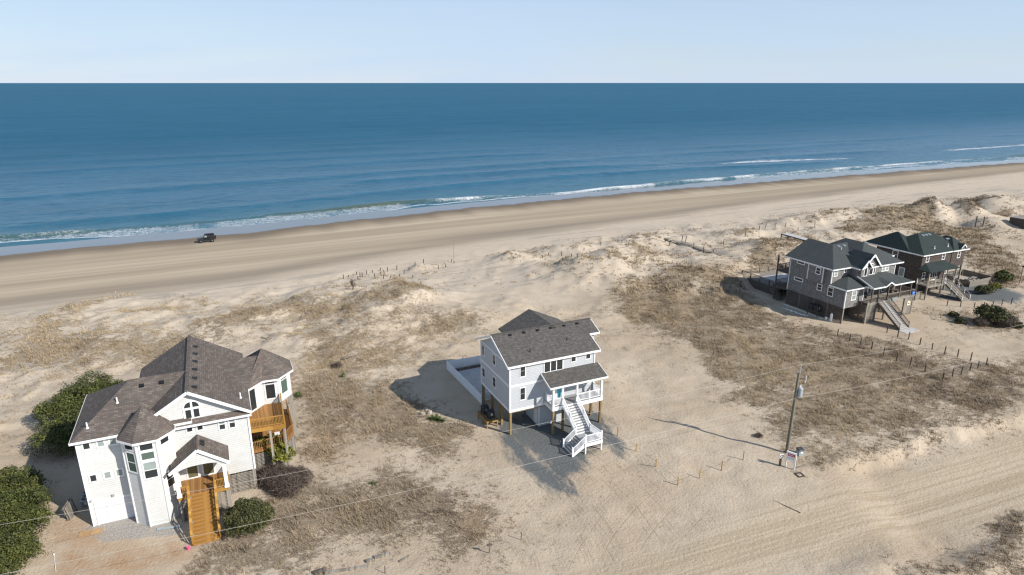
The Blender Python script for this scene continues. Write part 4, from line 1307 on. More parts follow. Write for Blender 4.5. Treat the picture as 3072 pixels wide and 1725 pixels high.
    d = MB(); front.slab(d, 6.42, 6.62, 3.4, 5.3, .04, .052); d.build('sidelight', M['glass_shade'], door)
    thin_window(t, front, 9.3, 9.9, 4.3, 5.1, sash=False)
    d = MB(); d.box(5.05, -.09, 4.55, 5.17, 0, 4.82); d.build('wall_lamp', M['blackframe'], t)
    # main flight, landing, lower flight
    lz = 1.18
    stairs(t, (6.42, -1.95, dz), (6.42, -4.78, lz), 1.75, 12, 'composite', 'trim', 'trim', riser=True)
    m = MB(); m.box(5.5, -6.8, lz - .05, 7.55, -4.75, lz); m.build('landing', M['composite'], t)
    m = MB(); m.box(5.46, -6.86, lz - .36, 7.6, -6.8, lz - .01); m.box(7.55, -6.8, lz - .35, 7.6, -4.75, lz - .01); m.box(5.46, -4.8, lz - .34, 7.55, -4.75, lz - .06)
    m.build('landing_skirt', M['trim'], t)
    stairs(t, (5.5, -5.8, lz), (4.02, -5.8, 0.02), 1.9, 7, 'composite', 'composite', 'trim')
    for (x, y) in ((7.5, -6.75), (5.55, -6.78), (7.5, -4.85), (5.55, -4.82)):
        MB().box(x - .07, y - .07, -.3, x + .07, y + .07, lz - .3).build('landing_post', M['trim'], t)
    for x in (5.55, 7.3):
        railing(t, (x, -1.92, dz), (x, -3.35, dz - (dz - lz) * .5), .9, .13, posts=(False, True), post=.12, posth=1.0)
        railing(t, (x, -3.35, dz - (dz - lz) * .5), (x, -4.75, lz), .9, .13, posts=(False, True), post=.12, posth=1.0)
    railing(t, (7.3, -4.75, lz), (7.5, -6.76, lz), .9, .13, posts=(False, True), post=.13)
    railing(t, (7.5, -6.76, lz), (5.55, -6.76, lz), .9, .13, posts=(False, True), post=.13)
    railing(t, (5.55, -6.76, lz), (4.02, -6.76, 0.03), .9, .13, posts=(False, True), post=.13)
    railing(t, (5.55, -4.8, lz), (4.02, -4.85, 0.03), .9, .13, posts=(False, True), post=.13)
    # pilings and floor beams
    for x in (0.0, 3.4, 7.0, 10.45):
        for y in (0.12, 2.5, 5.1, 7.8):
            if x == 0.0 or x == 10.45 or y > 5 or (y < 1 and x != 7.0 and x != 3.4):
                piling(t, min(max(x, .12), 10.43), y, 2.74, .25)
    for x in (4.4, 5.62, 7.3, 10.45):
        piling(t, x, -1.78, 2.86, .22)
    m = MB(); m.box(.1, .1, 2.55, 10.45, .35, 2.74); m.box(.1, 7.6, 2.55, 10.45, 7.85, 2.74); m.box(.15, 3.9, 2.56, 10.4, 4.1, 2.74); m.build('floor_beam', M['pile'], t)
    # ground-level storage room
    m = MB(); m.prism([(3.75, .35), (6.95, .35), (6.95, 3.6), (3.75, 3.6)], -.2, 2.74); m.build('storage_room', M['bluegrey'], t)
    corner_boards(t, [(3.75, .35), (6.95, .35)], -.1, 2.72, .06)
    m = MB(); m.box(3.7, .7, .05, 3.75, 1.55, 2.05); dr = m.build('storage_door', M['trim'], t)
    m = MB(); m.box(3.66, 1.42, .95, 3.7, 1.5, 1.05); m.build('handle', M['galv'], dr)
    return t


mid_house = middle_house()
MF = Matrix.Translation((-0.24, 63.4, 0)) @ Matrix.Rotation(HEAD, 4, 'Z')


def mloc(x, y, z=0.0):
    return MF @ V(x, y, z)


# wooden stand and its two condensers
st = thing('equipment_stand', 'low timber platform carrying two black condensers beside the raised house', 'platform', mloc(-1.1, 3.6), HEAD)
MB().box(-.68, -1.35, .82, .68, 1.35, .92).build('platform_top', M['pile'], st)
for q in ((-.7, -1.39, .68, .7, -1.35, .9), (-.7, 1.35, .68, .7, 1.39, .9), (-.72, -1.35, .681, -.68, 1.35, .899), (.68, -1.35, .681, .72, 1.35, .899)): MB().box(*q).build('rim_board', M['post'], st)
for (x, y) in ((-.62, -1.28), (.62, -1.28), (-.62, 1.28), (.62, 1.28), (-.62, 0), (.62, 0)):
    MB().box(x - .06, y - .06, -.3, x + .06, y + .06, .82).build('leg', M['post'], st)
ac_unit('air_conditioner', 'black condenser on the timber stand, the one nearer the front corner post', mloc(-1.0, 3.0, .92), HEAD, .78, .85)
ac_unit('air_conditioner', 'black condenser on the timber stand, the one nearer the white fence', mloc(-1.15, 4.3, .92), HEAD, .78, .85)

# white vinyl fence round the rear patio
fz = thing('vinyl_fence', 'white solid vinyl panel fence round the patio behind the raised house', 'fence', mloc(-.2, 13.5), HEAD)


def vinyl_run(root, pts, ox, oy, h=1.25):
    for i, (x, y) in enumerate(pts):
        m = MB(); m.box(x - ox - .06, y - oy - .06, -.3, x - ox + .06, y - oy + .06, h + .06)
        m.hexa([(x - ox - .08, y - oy - .08, h + .06), (x - ox + .08, y - oy - .08, h + .06), (x - ox + .08, y - oy + .08, h + .06), (x - ox - .08, y - oy + .08, h + .06)] +
               [(x - ox - .02, y - oy - .02, h + .12), (x - ox + .02, y - oy - .02, h + .12), (x - ox + .02, y - oy + .02, h + .12), (x - ox - .02, y - oy + .02, h + .12)])
        m.build('post', M['vinyl'], root)
        if i:
            a, b = V(pts[i - 1][0] - ox, pts[i - 1][1] - oy, 0), V(x - ox, y - oy, 0)
            m = MB(); m.beam(a + V(0, 0, .62), b + V(0, 0, .62), .03, 1.1)
            m.beam(a + V(0, 0, 1.2), b + V(0, 0, 1.2), .06, .1); m.beam(a + V(0, 0, .1), b + V(0, 0, .1), .06, .12)
            m.build('panel', M['vinyl'], root)


vinyl_run(fz, [(-.1, 7.9), (-.16, 10.07), (-.23, 12.25), (-.33, 14.45), (-.42, 16.6), (-.5, 19.05), (1.7, 19.0), (3.9, 18.95), (6.1, 18.9), (8.3, 18.85), (10.6, 18.8)], -.2, 13.5)
g = thing('picket_gate', 'white picket gate under the rear edge of the raised house', 'gate', mloc(.2, 8.6), HEAD)
o = railing(g, (0, 0, 0), (3.2, 0, 0), 1.15, .16, name='gate_frame', posts=(True, True), posth=1.25)
pt = MB().box(.3, 9.7, -.2, 10.3, 17.9, .05)
tag(pt.build('patio', M['concrete'], None), 'pale concrete patio slab inside the white vinyl fence', 'patio', kind='structure').matrix_world = MF
rt = MB().box(.3, 18.0, -.2, 10.3, 18.25, .30)
rw = tag(rt.build('retaining_wall', M['old_wood_dark'], None), 'low dark timber retaining edge along the far side of the patio', 'retaining wall')
rw.matrix_world = MF

# ------------------------------------------------------------------ white turreted house, left
def octagon(cx, cy, apothem):
    r = apothem / math.cos(math.pi / 8)
    return [(cx + r * math.cos(math.pi / 8 + k * math.pi / 4), cy + r * math.sin(math.pi / 8 + k * math.pi / 4)) for k in range(8)]


def fan_roof(root, poly, apex, ze, mat, name='turret_roof'):
    m = MB()
    n = len(poly)
    for i in range(n):
        a, b = poly[i], poly[(i + 1) % n]
        m.face([(a[0], a[1], ze), (b[0], b[1], ze), apex])
    m.face([(p[0], p[1], ze) for p in reversed(poly)])
    o = m.build(name, M[mat], root)
    f = MB()
    for i in range(n):
        a, b = poly[i], poly[(i + 1) % n]
        f.beam((a[0], a[1], ze - .09), (b[0], b[1], ze - .09), .05, .2)
    f.prism(poly, ze - .2, ze - .18)
    f.build('fascia', M['trim'], o)
    return o


def left_house():
    t = thing('turret_house', 'white clapboard house with brown shingle roofs, two turrets and orange wooden steps', 'house', (-36.53, 47.98, 0), R(24.5))
    ze, zr = 8.45, 11.34
    b = MB()
    b.prism([(0, 0), (7.3, 0), (7.3, 9), (0, 9)], -.3, 8.3)
    b.prism([(7.3, 0.003), (13.42, 0.003), (13.42, 13.6), (4.4, 13.6), (4.4, 9), (7.3, 9)], 2.15, 8.3)
    b.build('wall', M['cream'], t)
    for y, s in ((0.0, 1), (13.6, -1)):
        g = MB(); pts = [(4.3, y, 8.3), (13.3, y, 8.3), (8.8, y, 11.12)]
        if s < 0: pts.reverse()
        g.face(pts); g.build('gable_wall', M['cream'], t)
    # left hip and the main cross gable
    hip_roof(t, -.38, 8.8, -.38, 9.38, ze, zr - .03, 'x', (True, False), 'roof_brown', run=4.4)
    xr = 8.8
    for sx in (-1, 1):
        xe = xr + sx * 4.95
        ez = 8.38
        pts = [(xr, -.45, zr), (xr, 14.1, zr), (xe, 14.1, ez), (xe, -.45, ez)]
        if sx > 0: pts.reverse()
        o = MB().slab(pts, .14).build('roof', M['roof_brown'], t)
        rake(o, (xe, -.48, ez - .1), (xr, -.48, zr - .1), .26, .07)
        if sx > 0: MB().box(xe, -.45, ez - .22, xe + .04, 4.4, ez).build('fascia', M['trim'], o)
    MB().beam((xr, -.45, zr + .015), (xr, 14.1, zr + .015), .3, .05).build('ridge_cap', M['roof_brown'], t)
    # right wing ridge joining the right turret
    o = MB(); o.slab([(8.9, 8.3, 10.2), (15.5, 8.3, 10.2), (13.6, 4.2, 8.42), (10.0, 4.2, 8.42)][::-1], .12); o.build('roof', M['roof_brown'], t)
    o = MB(); o.slab([(8.9, 8.3, 10.2), (15.5, 8.3, 10.2), (15.5, 13.0, 8.3), (8.9, 13.0, 8.3)], .12); o.build('roof', M['roof_brown'], t)
    tp = [(13.42, 4.75), (15.1, 6.55), (16.62, 6.45), (18.0, 7.95), (18.0, 10.3), (16.5, 12.2), (13.42, 12.2)]
    te = [(13.3, 4.2), (15.2, 6.15), (16.72, 6.05), (18.35, 7.8), (18.35, 10.5), (16.7, 12.6), (13.3, 12.6)]
    fan_roof(t, te, (15.55, 8.7, 10.75), 8.2, 'roof_brown')
    m = MB(); m.prism(tp, 5.35, 8.1); m.build('turret_wall', M['cream'], t)
    # left turret
    oc = octagon(5.28, -.25, 1.88)
    m = MB(); m.prism(oc, -.3, 8.2); m.build('turret_wall', M['cream'], t)
    fan_roof(t, octagon(5.28, -.25, 2.2), (5.2, -.05, 10.6), 8.35, 'roof_brown')
    cb = [oc[k] for k in (4, 5, 6, 7)]
    for (x, y) in cb:
        MB().cyl((x, y, -.2), (x, y, 8.18), .085, 6).build('corner_board', M['trim'], t)
    # octagon faces: 5->6 is the front
    fl, ff, fr = Wall(oc[4], oc[5]), Wall(oc[5], oc[6]), Wall(oc[6], oc[7])
    c = fl.len / 2
    window(t, fl, c - .44, c + .44, 7.5, 7.98, .11, sash=False)
    window(t, fl, c - .44, c + .44, 5.35, 7.15, .11, 'glass_green')
    window(t, ff, c - .47, c + .47, 7.45, 8.0, .12, sash=False)
    window(t, ff, c - .47, c + .47, 6.55, 7.2, .12, 'glass_green', sash=False)
    window(t, ff, c - .47, c + .47, 4.75, 6.25, .12, 'glass_shade', lower='glass')
    window(t, fr, c - .40, c + .40, 7.5, 7.98, .11, sash=False)
    window(t, fr, c - .42, c + .42, 3.3, 4.7, .11, 'glass')
    # front wall left part
    w = Wall((0, 0), (13.42, 0))
    for (u0, u1, z0, z1, gl) in ((.47, .92, 7.5, 8.02, 'glass'), (1.52, 1.96, 7.5, 8.02, 'glass_shade'), (2.42, 2.9, 7.5, 8.02, 'glass_shade'),
                                 (.47, .9, 4.36, 4.95, 'glass'), (1.52, 1.96, 4.38, 4.97, 'glass_shade'), (2.42, 2.86, 4.4, 4.98, 'glass_shade')):
        window(t, w, u0, u1, z0, z1, .12, gl, sash=False)
    # front wall right part
    for (u0, u1, z0, z1) in ((8.32, 8.74, 7.28, 7.82), (9.16, 9.58, 7.28, 7.82)):
        window(t, w, u0, u1, z0, z1, .12, 'glass', sash=False)
    for (u0, u1) in ((10.95, 11.4), (11.8, 12.24)):
        window(t, w, u0, u1, 6.9, 7.9, .12, 'glass_shade', lower='glass')
    # arched window in the gable
    cs = MB()
    cx, zc, rr = 8.97, 9.62, .62
    for (r0, dz) in ((.74, .05), ):
        pts_o = [w.p(cx + r0 * math.cos(a), zc + r0 * math.sin(a), dz) for a in np.linspace(0, math.pi, 15)]
        cs.face(list(reversed([w.p(cx - r0, 8.5, dz), w.p(cx + r0, 8.5, dz)][::-1] + [])) + pts_o) if False else None
        ring = [w.p(cx - r0, 8.5, dz), w.p(cx + r0, 8.5, dz)] + pts_o
        cs.face(ring)
        back = [q - w.n * dz for q in ring]
        for i in range(len(ring)):
            j = (i + 1) % len(ring)
            cs.face([back[i], back[j], ring[j], ring[i]])
    arch = cs.build('window', M['trim'], t)
    for s in (-1, 1):
        q = MB()
        a0, a1 = (0, math.pi / 2) if s > 0 else (math.pi / 2, math.pi)
        pts = [w.p(cx + s * .08 + .52 * math.cos(a), zc + .52 * math.sin(a), .056) for a in np.linspace(a0, a1, 8)]
        q.face([w.p(cx + s * .08, zc, .056)] + pts); q.build('pane', M['glass'], arch)
        q = MB(); u0, u1 = sorted((cx + s * .1, cx + s * .55)); w.slab(q, u0, u1, 8.62, 9.4, .05, .056); q.build('pane', M['glass'], arch)
    # pent roof strip under the gable
    o = MB().slab([(7.4, -.42, 8.1), (13.65, -.42, 8.1), (13.65, 0.0, 8.48), (7.4, 0.0, 8.48)], .08).build('pent_roof', M['roof_brown'], t)
    MB().box(7.4, -.47, 7.9, 13.72, -.42, 8.1).build('fascia', M['trim'], o)
    corner_boards(t, [(0, 0), (13.42, 0)], 2.2, 8.0, .08)
    MB().box(-.075, -.075, -.1, .075, .075, 2.2).build('corner_board', M['trim'], t)
    # garage door
    g = MB(); w.slab(g, .3, 3.28, 2.22, 2.42, 0, .05); w.slab(g, .3, .46, -.1, 2.22, 0, .045); w.slab(g, 3.26, 3.34, -.1, 2.22, 0, .045)
    gd = g.build('garage_door', M['trim'], t)
    for i in range(4):
        for j in range(4):
            q = MB(); w.slab(q, .47 + j * .7, .47 + j * .7 + .685, .02 + i * .55, .02 + i * .55 + .535, 0, .018)
            w.slab(q, .57 + j * .7, .57 + j * .7 + .485, .12 + i * .55, .12 + i * .55 + .335, .018, .03)
            q.build('panel', M['garage'], gd)
    q = MB(); w.slab(q, 1.74, 1.93, 2.52, 2.75, 0, .14); q.build('wall_lamp', M['galv'], t)
    q = MB(); w.slab(q, .08, .22, 2.5, 2.62, 0, .2); q.build('wall_lamp', M['galv'], t)
    # porch
    o = None
    for sx in (-1, 1):
        xe = 9.03 + sx * 2.4
        pts = [(9.03, -2.85, 6.9), (9.03, -.02, 6.9), (xe, -.02, 5.12), (xe, -2.85, 5.12)]
        if sx > 0: pts.reverse()
        o = MB().slab(pts, .12).build('porch_roof', M['roof_brown'], t)
        rake(o, (xe, -2.88, 5.02), (9.03, -2.88, 6.8), .26, .07)
        MB().box(xe - .03, -2.85, 4.9, xe + .03, 0, 5.1).build('fascia', M['trim'], o)
    gp = MB()
    arc = [(9.03 + 1.78 * math.cos(a), -2.72, 4.92 + .42 * math.sin(a)) for a in np.linspace(0, math.pi, 13)]
    gp.face([(6.85, -2.72, 4.92), (7.25, -2.72, 4.92)] + arc[::-1][0:] + [(10.81, -2.72, 4.92), (11.2, -2.72, 4.92), (9.03, -2.72, 6.62)])
    gp.build('porch_gable', M['cream'], t)
    for x in (7.12, 10.94):
        m = MB(); m.box(x - .15, -2.7, 2.55, x + .15, -2.4, 4.95); m.box(x - .19, -2.74, 4.75, x + .19, -2.36, 4.92); m.box(x - .2, -2.75, 2.5, x + .2, -2.35, 2.7)
        m.build('porch_post', M['trim'], t)
        piling(t, x, -2.5, 2.3, .26, 'old_wood')
    m = MB(); m.box(7.0, -2.62, 2.48, 11.05, -.02, 2.55); m.build('porch_floor', M['new_deck'], t)
    for q in ((6.97, -2.67, 2.2, 7.95, -2.62, 2.5), (9.98, -2.67, 2.2, 11.08, -2.62, 2.5), (11.05, -2.62, 2.21, 11.09, 0, 2.49)): MB().box(*q).build('rim_board', M['new_tread'], t)
    railing(t, (7.3, -2.55, 2.55), (7.92, -2.55, 2.55), .85, .11, 'new_tread', posts=(False, True))
    railing(t, (9.98, -2.55, 2.55), (10.8, -2.55, 2.55), .85, .11, 'new_tread', posts=(True, False))
    railing(t, (10.95, -2.4, 2.55), (10.95, -.1, 2.55), .85, .14, 'new_tread', posts=(False, False))
    for (u0, u1) in ((7.82, 8.62), (9.12, 9.95)):
        d = MB(); w.slab(d, u0 - .13, u1 + .13, 2.56, 4.55, 0, .04); dd = d.build('door', M['trim'], t)
        d = MB(); w.slab(d, u0, u1, 2.7, 4.35, .04, .052); d.build('pane', M['glass_olive'], dd)
        d = MB(); d.cyl(w.p(u1 + .05, 3.5, .04), w.p(u1 + .05, 3.5, .1), .025, 6); d.build('handle', M['galv'], dd)
    stairs(t, (8.95, -2.62, 2.55), (8.95, -6.5, 0.02), 2.06, 14, 'new_tread', 'new_deck', 'new_tread', riser=True, depth=.3)  # risers take the darker deck colour: step shading painted into the colour
    for x in (7.88, 10.02):
        m = MB(); m.beam((x, -2.6, 3.42), (x, -6.45, .9), .2, .06); rl = m.build('handrail', M['new_tread'], t)
        for k in range(5):
            f = k / 4
            y, z = -2.62 - f * 3.8, 2.45 - f * 2.45
            m = MB(); m.box(x - .05, y - .05, z - .1, x + .05, y + .05, z + .93); m.build('post', M['new_tread'], rl)
        MB().beam((x, -2.6, 2.95), (x, -6.45, .45), .05, .1).build('middle_rail', M['new_tread'], rl)
        for k in range(4):
            f = (k + .5) / 4
            s = 1 if x < 9 else -1
            MB().box(x + s * .06, -2.6 - f * 3.8, 2.7 - f * 2.4, x + s * .15, -2.5 - f * 3.8, 2.86 - f * 2.4).build('step_light', M['galv'], rl)
    # slatted skirts under porch and right bay
    slat_skirt(t, (7.3, -.05), (7.1, -2.5), 0, 2.2); slat_skirt(t, (7.15, -2.52), (7.85, -2.52), 0, 2.2)
    slat_skirt(t, (10.05, -2.52), (10.9, -2.52), 0, 2.2)
    slat_skirt(t, (11.05, -.02), (13.3, -.02), 0.0, 2.1); slat_skirt(t, (13.38, .1), (13.38, 4.6), 0, 2.1)
    for (x, y) in ((13.3, .1), (13.3, 4.6), (13.3, 9), (9, .4), (11.1, .2), (9, 9), (9, 13.3), (13.3, 13.3), (4.6, 13.3)):
        piling(t, x, y, 2.16, .28, 'old_wood')
    # right decks
    up = [(13.46, 1.75), (16.6, 1.45), (16.75, 6.35), (15.1, 6.5), (13.46, 4.7)]
    m = MB(); m.prism(up, 5.36, 5.42); m.build('upper_deck_floor', M['new_deck'], t)
    MB().beam((13.46, 1.72, 5.2), (16.62, 1.42, 5.2), .06, .36).build('rim_board', M['new_tread'], t); MB().beam((16.63, 1.45, 5.2), (16.78, 6.3, 5.2), .06, .34).build('rim_board', M['new_tread'], t)
    railing(t, (13.55, 1.78, 5.42), (16.55, 1.5, 5.42), .95, .13, 'new_tread', posts=(True, True))
    railing(t, (16.58, 1.52, 5.42), (16.74, 6.2, 5.42), .95, .13, 'new_tread', posts=(False, True))
    lo = [(13.46, 2.6), (16.3, 2.8), (17.5, 4.8), (17.5, 10.2), (13.46, 12)]
    m = MB(); m.prism(lo, 2.52, 2.6); m.build('lower_deck_floor', M['new_deck'], t)
    m = MB()
    for i in range(3):
        a, c2 = lo[i], lo[i + 1]
        MB().beam((a[0], a[1], 2.4), (c2[0], c2[1], 2.4), .06, .22).build('rim_board', M['new_deck'], t)
    for i in range(3):
        a, c2 = lo[i], lo[i + 1]
        railing(t, (a[0], a[1], 2.6), (c2[0], c2[1], 2.6), .9, .15, 'new_deck', posts=(True, True))
        slat_skirt(t, a, c2, 0, 2.2)
    for (x, y) in ((16.5, 1.6), (16.6, 6.2), (17.95, 8.1), (17.9, 10.2), (15.2, 1.75)):
        piling(t, x, y, 5.3, .22, 'old_wood')
    # turret windows
    f1, f2, f3 = Wall(tp[0], tp[1]), Wall(tp[1], tp[2]), Wall(tp[2], tp[3])
    window(t, f1, .55, 1.35, 5.6, 7.85, .1, 'glass', sash=False)
    window(t, f2, .32, 1.2, 6.0, 7.55, .12, 'glass', sash=False); window(t, f2, .32, 1.2, 7.66, 7.9, .06, 'glass', sash=False)
    window(t, f3, .45, 1.4, 6.1, 7.55, .1, 'glass_green', sash=False); window(t, f3, .45, 1.4, 7.66, 7.9, .06, 'glass', sash=False)
    # roof fittings
    sl = math.atan((zr - 8.38) / 4.95)
    for k in range(6):
        y = 1.0 + k * 2.05
        roof_vent(t, (xr + .55, y, zr - .55 * math.tan(sl) + .02), (0, 1, 0), (-math.cos(sl), 0, math.sin(sl)), s=.44)
    zh = lambda y: ze + (y + .38) * (zr - .03 - ze) / 4.88
    sh = math.atan((zr - ze) / 4.88)
    for x in (5.0, 6.6):
        roof_vent(t, (x, 3.7, zh(3.7) + .02), (1, 0, 0), (0, math.cos(sh), math.sin(sh)), s=.42)
    for (x, y) in ((.9, .7), (3.1, 2.5)):
        vent_pipe(t, (x, y, zh(y)), .5, .06)
    vent_pipe(t, (13.0, 1.7, 8.9), .5, .06)
    for y in (-1.6, -1.05):
        sp = math.atan(1.78 / 2.4)
        roof_vent(t, (9.4, y, 6.9 - .37 * math.tan(sp) + .02), (0, 1, 0), (-math.cos(sp), 0, math.sin(sp)), s=.4)
    MB().box(6.62, -2.2, 5.16, 6.8, -1.1, 5.24).build('skylight', M['black'], t)
    return t


lh = left_house()
LF = Matrix.Translation((-36.53, 47.98, 0)) @ Matrix.Rotation(R(24.5), 4, 'Z')


def lloc(x, y, z=0.0):
    return LF @ V(x, y, z)


# white garden chairs on the lower deck
c = thing('deck_chair', 'white plastic chair on the lower deck of the white turret house', 'chair', lloc(15.9, 4.0, 2.6), R(200))
MB().box(-.25, -.25, .4, .25, .25, .44).build('seat', M['white'], c)
MB().beam((-.0, .25, .42), (0, .36, .95), .5, .04, (0, 1, 0)).build('backrest', M['white'], c)
for x in (-.22, .22):
    for y in (-.22, .22):
        MB().box(x - .02, y - .02, 0, x + .02, y + .02, .4).build('leg', M['white'], c)

# ------------------------------------------------------------------ grey shingled house
def boxwall(t, x0, x1, y0, y1, z0, z1, mat, name='wall'):
    return MB().prism([(x0, y0), (x1, y0), (x1, y1), (x0, y1)], z0, z1).build(name, M[mat], t)


def grey_house():
    t = thing('shingle_house', 'large grey cedar-shingled house with grey-green roof, white trim and lattice base', 'house', (52.93, 97.96, 0), HEAD)
    S = 'shake_grey'
    boxwall(t, 0, 13.0, 3.0, 11.4, 2.6, 8.3, S)
    boxwall(t, 0, 4.1, 0, 3.0, 2.6, 5.7, S)
    boxwall(t, 4.1, 13.0, 1.5, 3.0, 3.4, 8.3, S)
    boxwall(t, -.42, 0, 4.35, 7.3, 5.6, 8.25, S, 'bay_wall')
    zr = 11.0
    hip_roof(t, -.45, 13.4, 2.55, 12.4, 8.4, zr, 'x', (True, True), 'roof_slate', run=5.25)
    hip_roof(t, -.44, 10.04, 2.56, 12.5, 8.395, zr - .01, 'y', (True, False), 'roof_slate', run=5.25, fascia=False)
    hip_roof(t, 3.75, 14.5, 1.1, 12.5, 8.41, 11.45, 'y', (True, True), 'roof_slate', run=3.9)
    hip_roof(t, 9.0, 17.0, 4.6, 12.0, 8.42, 10.3, 'x', (True, True), 'roof_slate', run=3.6)
    boxwall(t, 13.0, 16.4, 5.2, 11.4, 2.6, 8.2, S)
    # nested front gables over the arched windows
    for (xc, hw, y, pk) in ((6.75, 2.0, .98, 10.55), (5.2, 1.25, .72, 9.75)):
        zl = 8.42
        o = None
        for sx in (-1, 1):
            xe = xc + sx * hw
            pts = [(xc, y, pk), (xc, 5.0, pk), (xe, 5.0, zl), (xe, y, zl)]
            if sx > 0: pts.reverse()
            o = MB().slab(pts, .1).build('gable_roof', M['roof_slate'], t)
            rake(o, (xe, y - .03, zl - .06), (xc, y - .03, pk - .06), .24, .07)
        g = MB(); g.face([(xc - hw + .2, y + .3, 8.2), (xc + hw - .2, y + .3, 8.2), (xc, y + .3, pk - .2)]); g.build('gable_wall', M[S], t)
        MB().box(xc - hw + .3, y + .3, 6.6, xc + hw - .3, 1.5, 8.22).build('bay_wall', M[S], t)
    MB().box(6.15, .96, 10.0, 7.35, 1.0, 10.08).build('gable_ornament', M['trim'], t)
    # half-hip roof of the front room
    ap, ze = (3.9, 3.02, 7.05), 5.78
    A, B, C, D = (-.38, -.38, ze), (4.5, -.38, ze), (4.5, 3.02, ze), (-.38, 3.02, ze)
    m = MB(); m.face([A, B, ap]); m.face([B, C, ap]); m.face([D, A, ap]); m.face([A, D, C, B]); o = m.build('porch_roof', M['roof_slate'], t)
    m = MB(); m.box(-.42, -.42, ze - .2, 4.52, -.38, ze + .01); m.box(-.42, -.38, ze - .2, -.38, 3.0, ze + .01); m.build('fascia', M['trim'], o)
    # porch roof
    m = MB(); m.slab([(4.0, -1.75, 5.92), (13.75, -1.75, 5.92), (10.6, 1.5, 7.15), (4.0, 1.5, 7.15)], .1)
    m.slab([(13.75, -1.75, 5.92), (13.75, 4.6, 5.92), (12.9, 4.6, 6.3), (10.6, 1.5, 7.15)], .1)
    o = m.build('porch_roof', M['roof_slate'], t)
    m = MB(); m.box(4.0, -1.8, 5.72, 7.0, -1.75, 5.93); m.box(8.9, -1.8, 5.72, 13.8, -1.75, 5.93); m.box(13.75, -1.75, 5.73, 13.8, 4.6, 5.92); m.box(3.96, -1.75, 5.74, 4.0, 1.5, 5.9)
    m.build('fascia', M['trim'], o)
    for sx in (-1, 1):
        xe = 7.95 + sx * 1.0
        pts = [(7.95, -1.8, 6.5), (7.95, .5, 6.75), (xe, .1, 6.5), (xe, -1.8, 5.95)]
        if sx > 0: pts.reverse()
        q = MB().slab(pts, .08).build('porch_roof', M['roof_slate'], t)
        rake(q, (xe, -1.82, 5.86), (7.95, -1.82, 6.42), .2, .06)
    rake(t, (3.98, -1.75, 5.84), (3.98, 1.5, 7.06), .2, .06)
    # deck
    dz = 3.45
    m = MB(); m.box(3.35, -1.55, dz - .06, 14.7, 1.5, dz); m.build('porch_floor', M['old_wood'], t)
    m = MB(); m.box(3.3, -1.6, dz - .36, 5.65, -1.55, dz - .02); m.box(7.9, -1.6, dz - .36, 14.75, -1.55, dz - .02); m.box(14.7, -1.55, dz - .35, 14.75, 4.8, dz - .03); m.build('rim_board', M['old_wood'], t)
    m = MB(); m.box(13.0, 1.5, dz - .06, 14.7, 4.8, dz - .001); m.build('porch_floor', M['old_wood'], t)
    for x in (4.2, 5.65, 7.95, 10.8, 13.5):
        MB().box(x - .09, -1.6, dz, x + .09, -1.42, 5.9).build('porch_post', M['old_wood_dark'], t)
    for (a, b) in ((3.4, 5.6), (8.0, 10.8), (10.8, 14.65)):
        railing(t, (a, -1.5, dz), (b, -1.5, dz), .85, .15, 'old_wood_dark', rmat='old_wood', posts=(True, True), posth=.9, post=.09)
    railing(t, (14.65, -1.5, dz), (14.65, 4.7, dz), .85, .16, 'old_wood_dark', rmat='old_wood', posts=(False, True), posth=.9, post=.09)
    stairs(t, (6.78, -1.6, dz), (6.78, -5.95, .05), 2.15, 19, 'concrete', 'old_wood', 'old_wood_dark', riser=True, depth=.34)
    for x in (5.68, 7.88):
        railing(t, (x, -1.6, dz), (x, -5.9, .1), .9, .16, 'old_wood_dark', rmat='old_wood_dark', posts=(True, True), t=.035, post=.08)
    m = MB(); m.box(5.4, -7.3, -.05, 8.6, -5.9, .06); m.build('step_pad', M['concrete'], t)
    # lattice base
    ws, wf = Wall((0, 11.4), (0, 0)), Wall((3.4, -1.5), (14.7, -1.5))
    for k in range(6):
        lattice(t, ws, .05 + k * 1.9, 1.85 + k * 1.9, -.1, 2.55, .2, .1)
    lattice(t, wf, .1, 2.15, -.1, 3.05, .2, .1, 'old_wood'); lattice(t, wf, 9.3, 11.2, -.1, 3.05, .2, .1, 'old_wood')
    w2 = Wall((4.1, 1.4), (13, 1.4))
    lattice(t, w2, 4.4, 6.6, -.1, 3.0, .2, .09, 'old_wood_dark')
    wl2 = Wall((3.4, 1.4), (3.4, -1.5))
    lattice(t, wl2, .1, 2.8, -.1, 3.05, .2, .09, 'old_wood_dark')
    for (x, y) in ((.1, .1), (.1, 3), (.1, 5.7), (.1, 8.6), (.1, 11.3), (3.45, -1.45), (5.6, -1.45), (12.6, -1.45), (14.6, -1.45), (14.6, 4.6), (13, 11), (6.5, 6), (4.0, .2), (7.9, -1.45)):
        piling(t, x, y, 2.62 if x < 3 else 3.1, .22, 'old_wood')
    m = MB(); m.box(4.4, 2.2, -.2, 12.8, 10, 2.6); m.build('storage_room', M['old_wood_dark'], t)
    corner_boards(t, [(0, 0), (4.1, 0)], 2.6, 5.6, .07); corner_boards(t, [(0, 3.0), (0, 11.4), (-.42, 4.35), (-.42, 7.3), (13.0, 1.5)], 5.7, 8.25, .07)
    MB().box(-.07, 11.33, 2.6, .07, 11.47, 5.7).build('corner_board', M['trim'], t)
    # windows
    f0, f1, f2 = Wall((0, 0), (4.1, 0)), Wall((0, 3), (4.2, 3)), Wall((4.1, 1.5), (13, 1.5))
    window(t, f0, 1.5, 2.35, 3.85, 5.25, .13, 'glass_shade')
    window(t, f1, .5, 1.15, 7.15, 8.05, .12, 'glass_shade'); window(t, f1, 2.75, 3.2, 7.55, 8.05, .12, 'glass', sash=False)
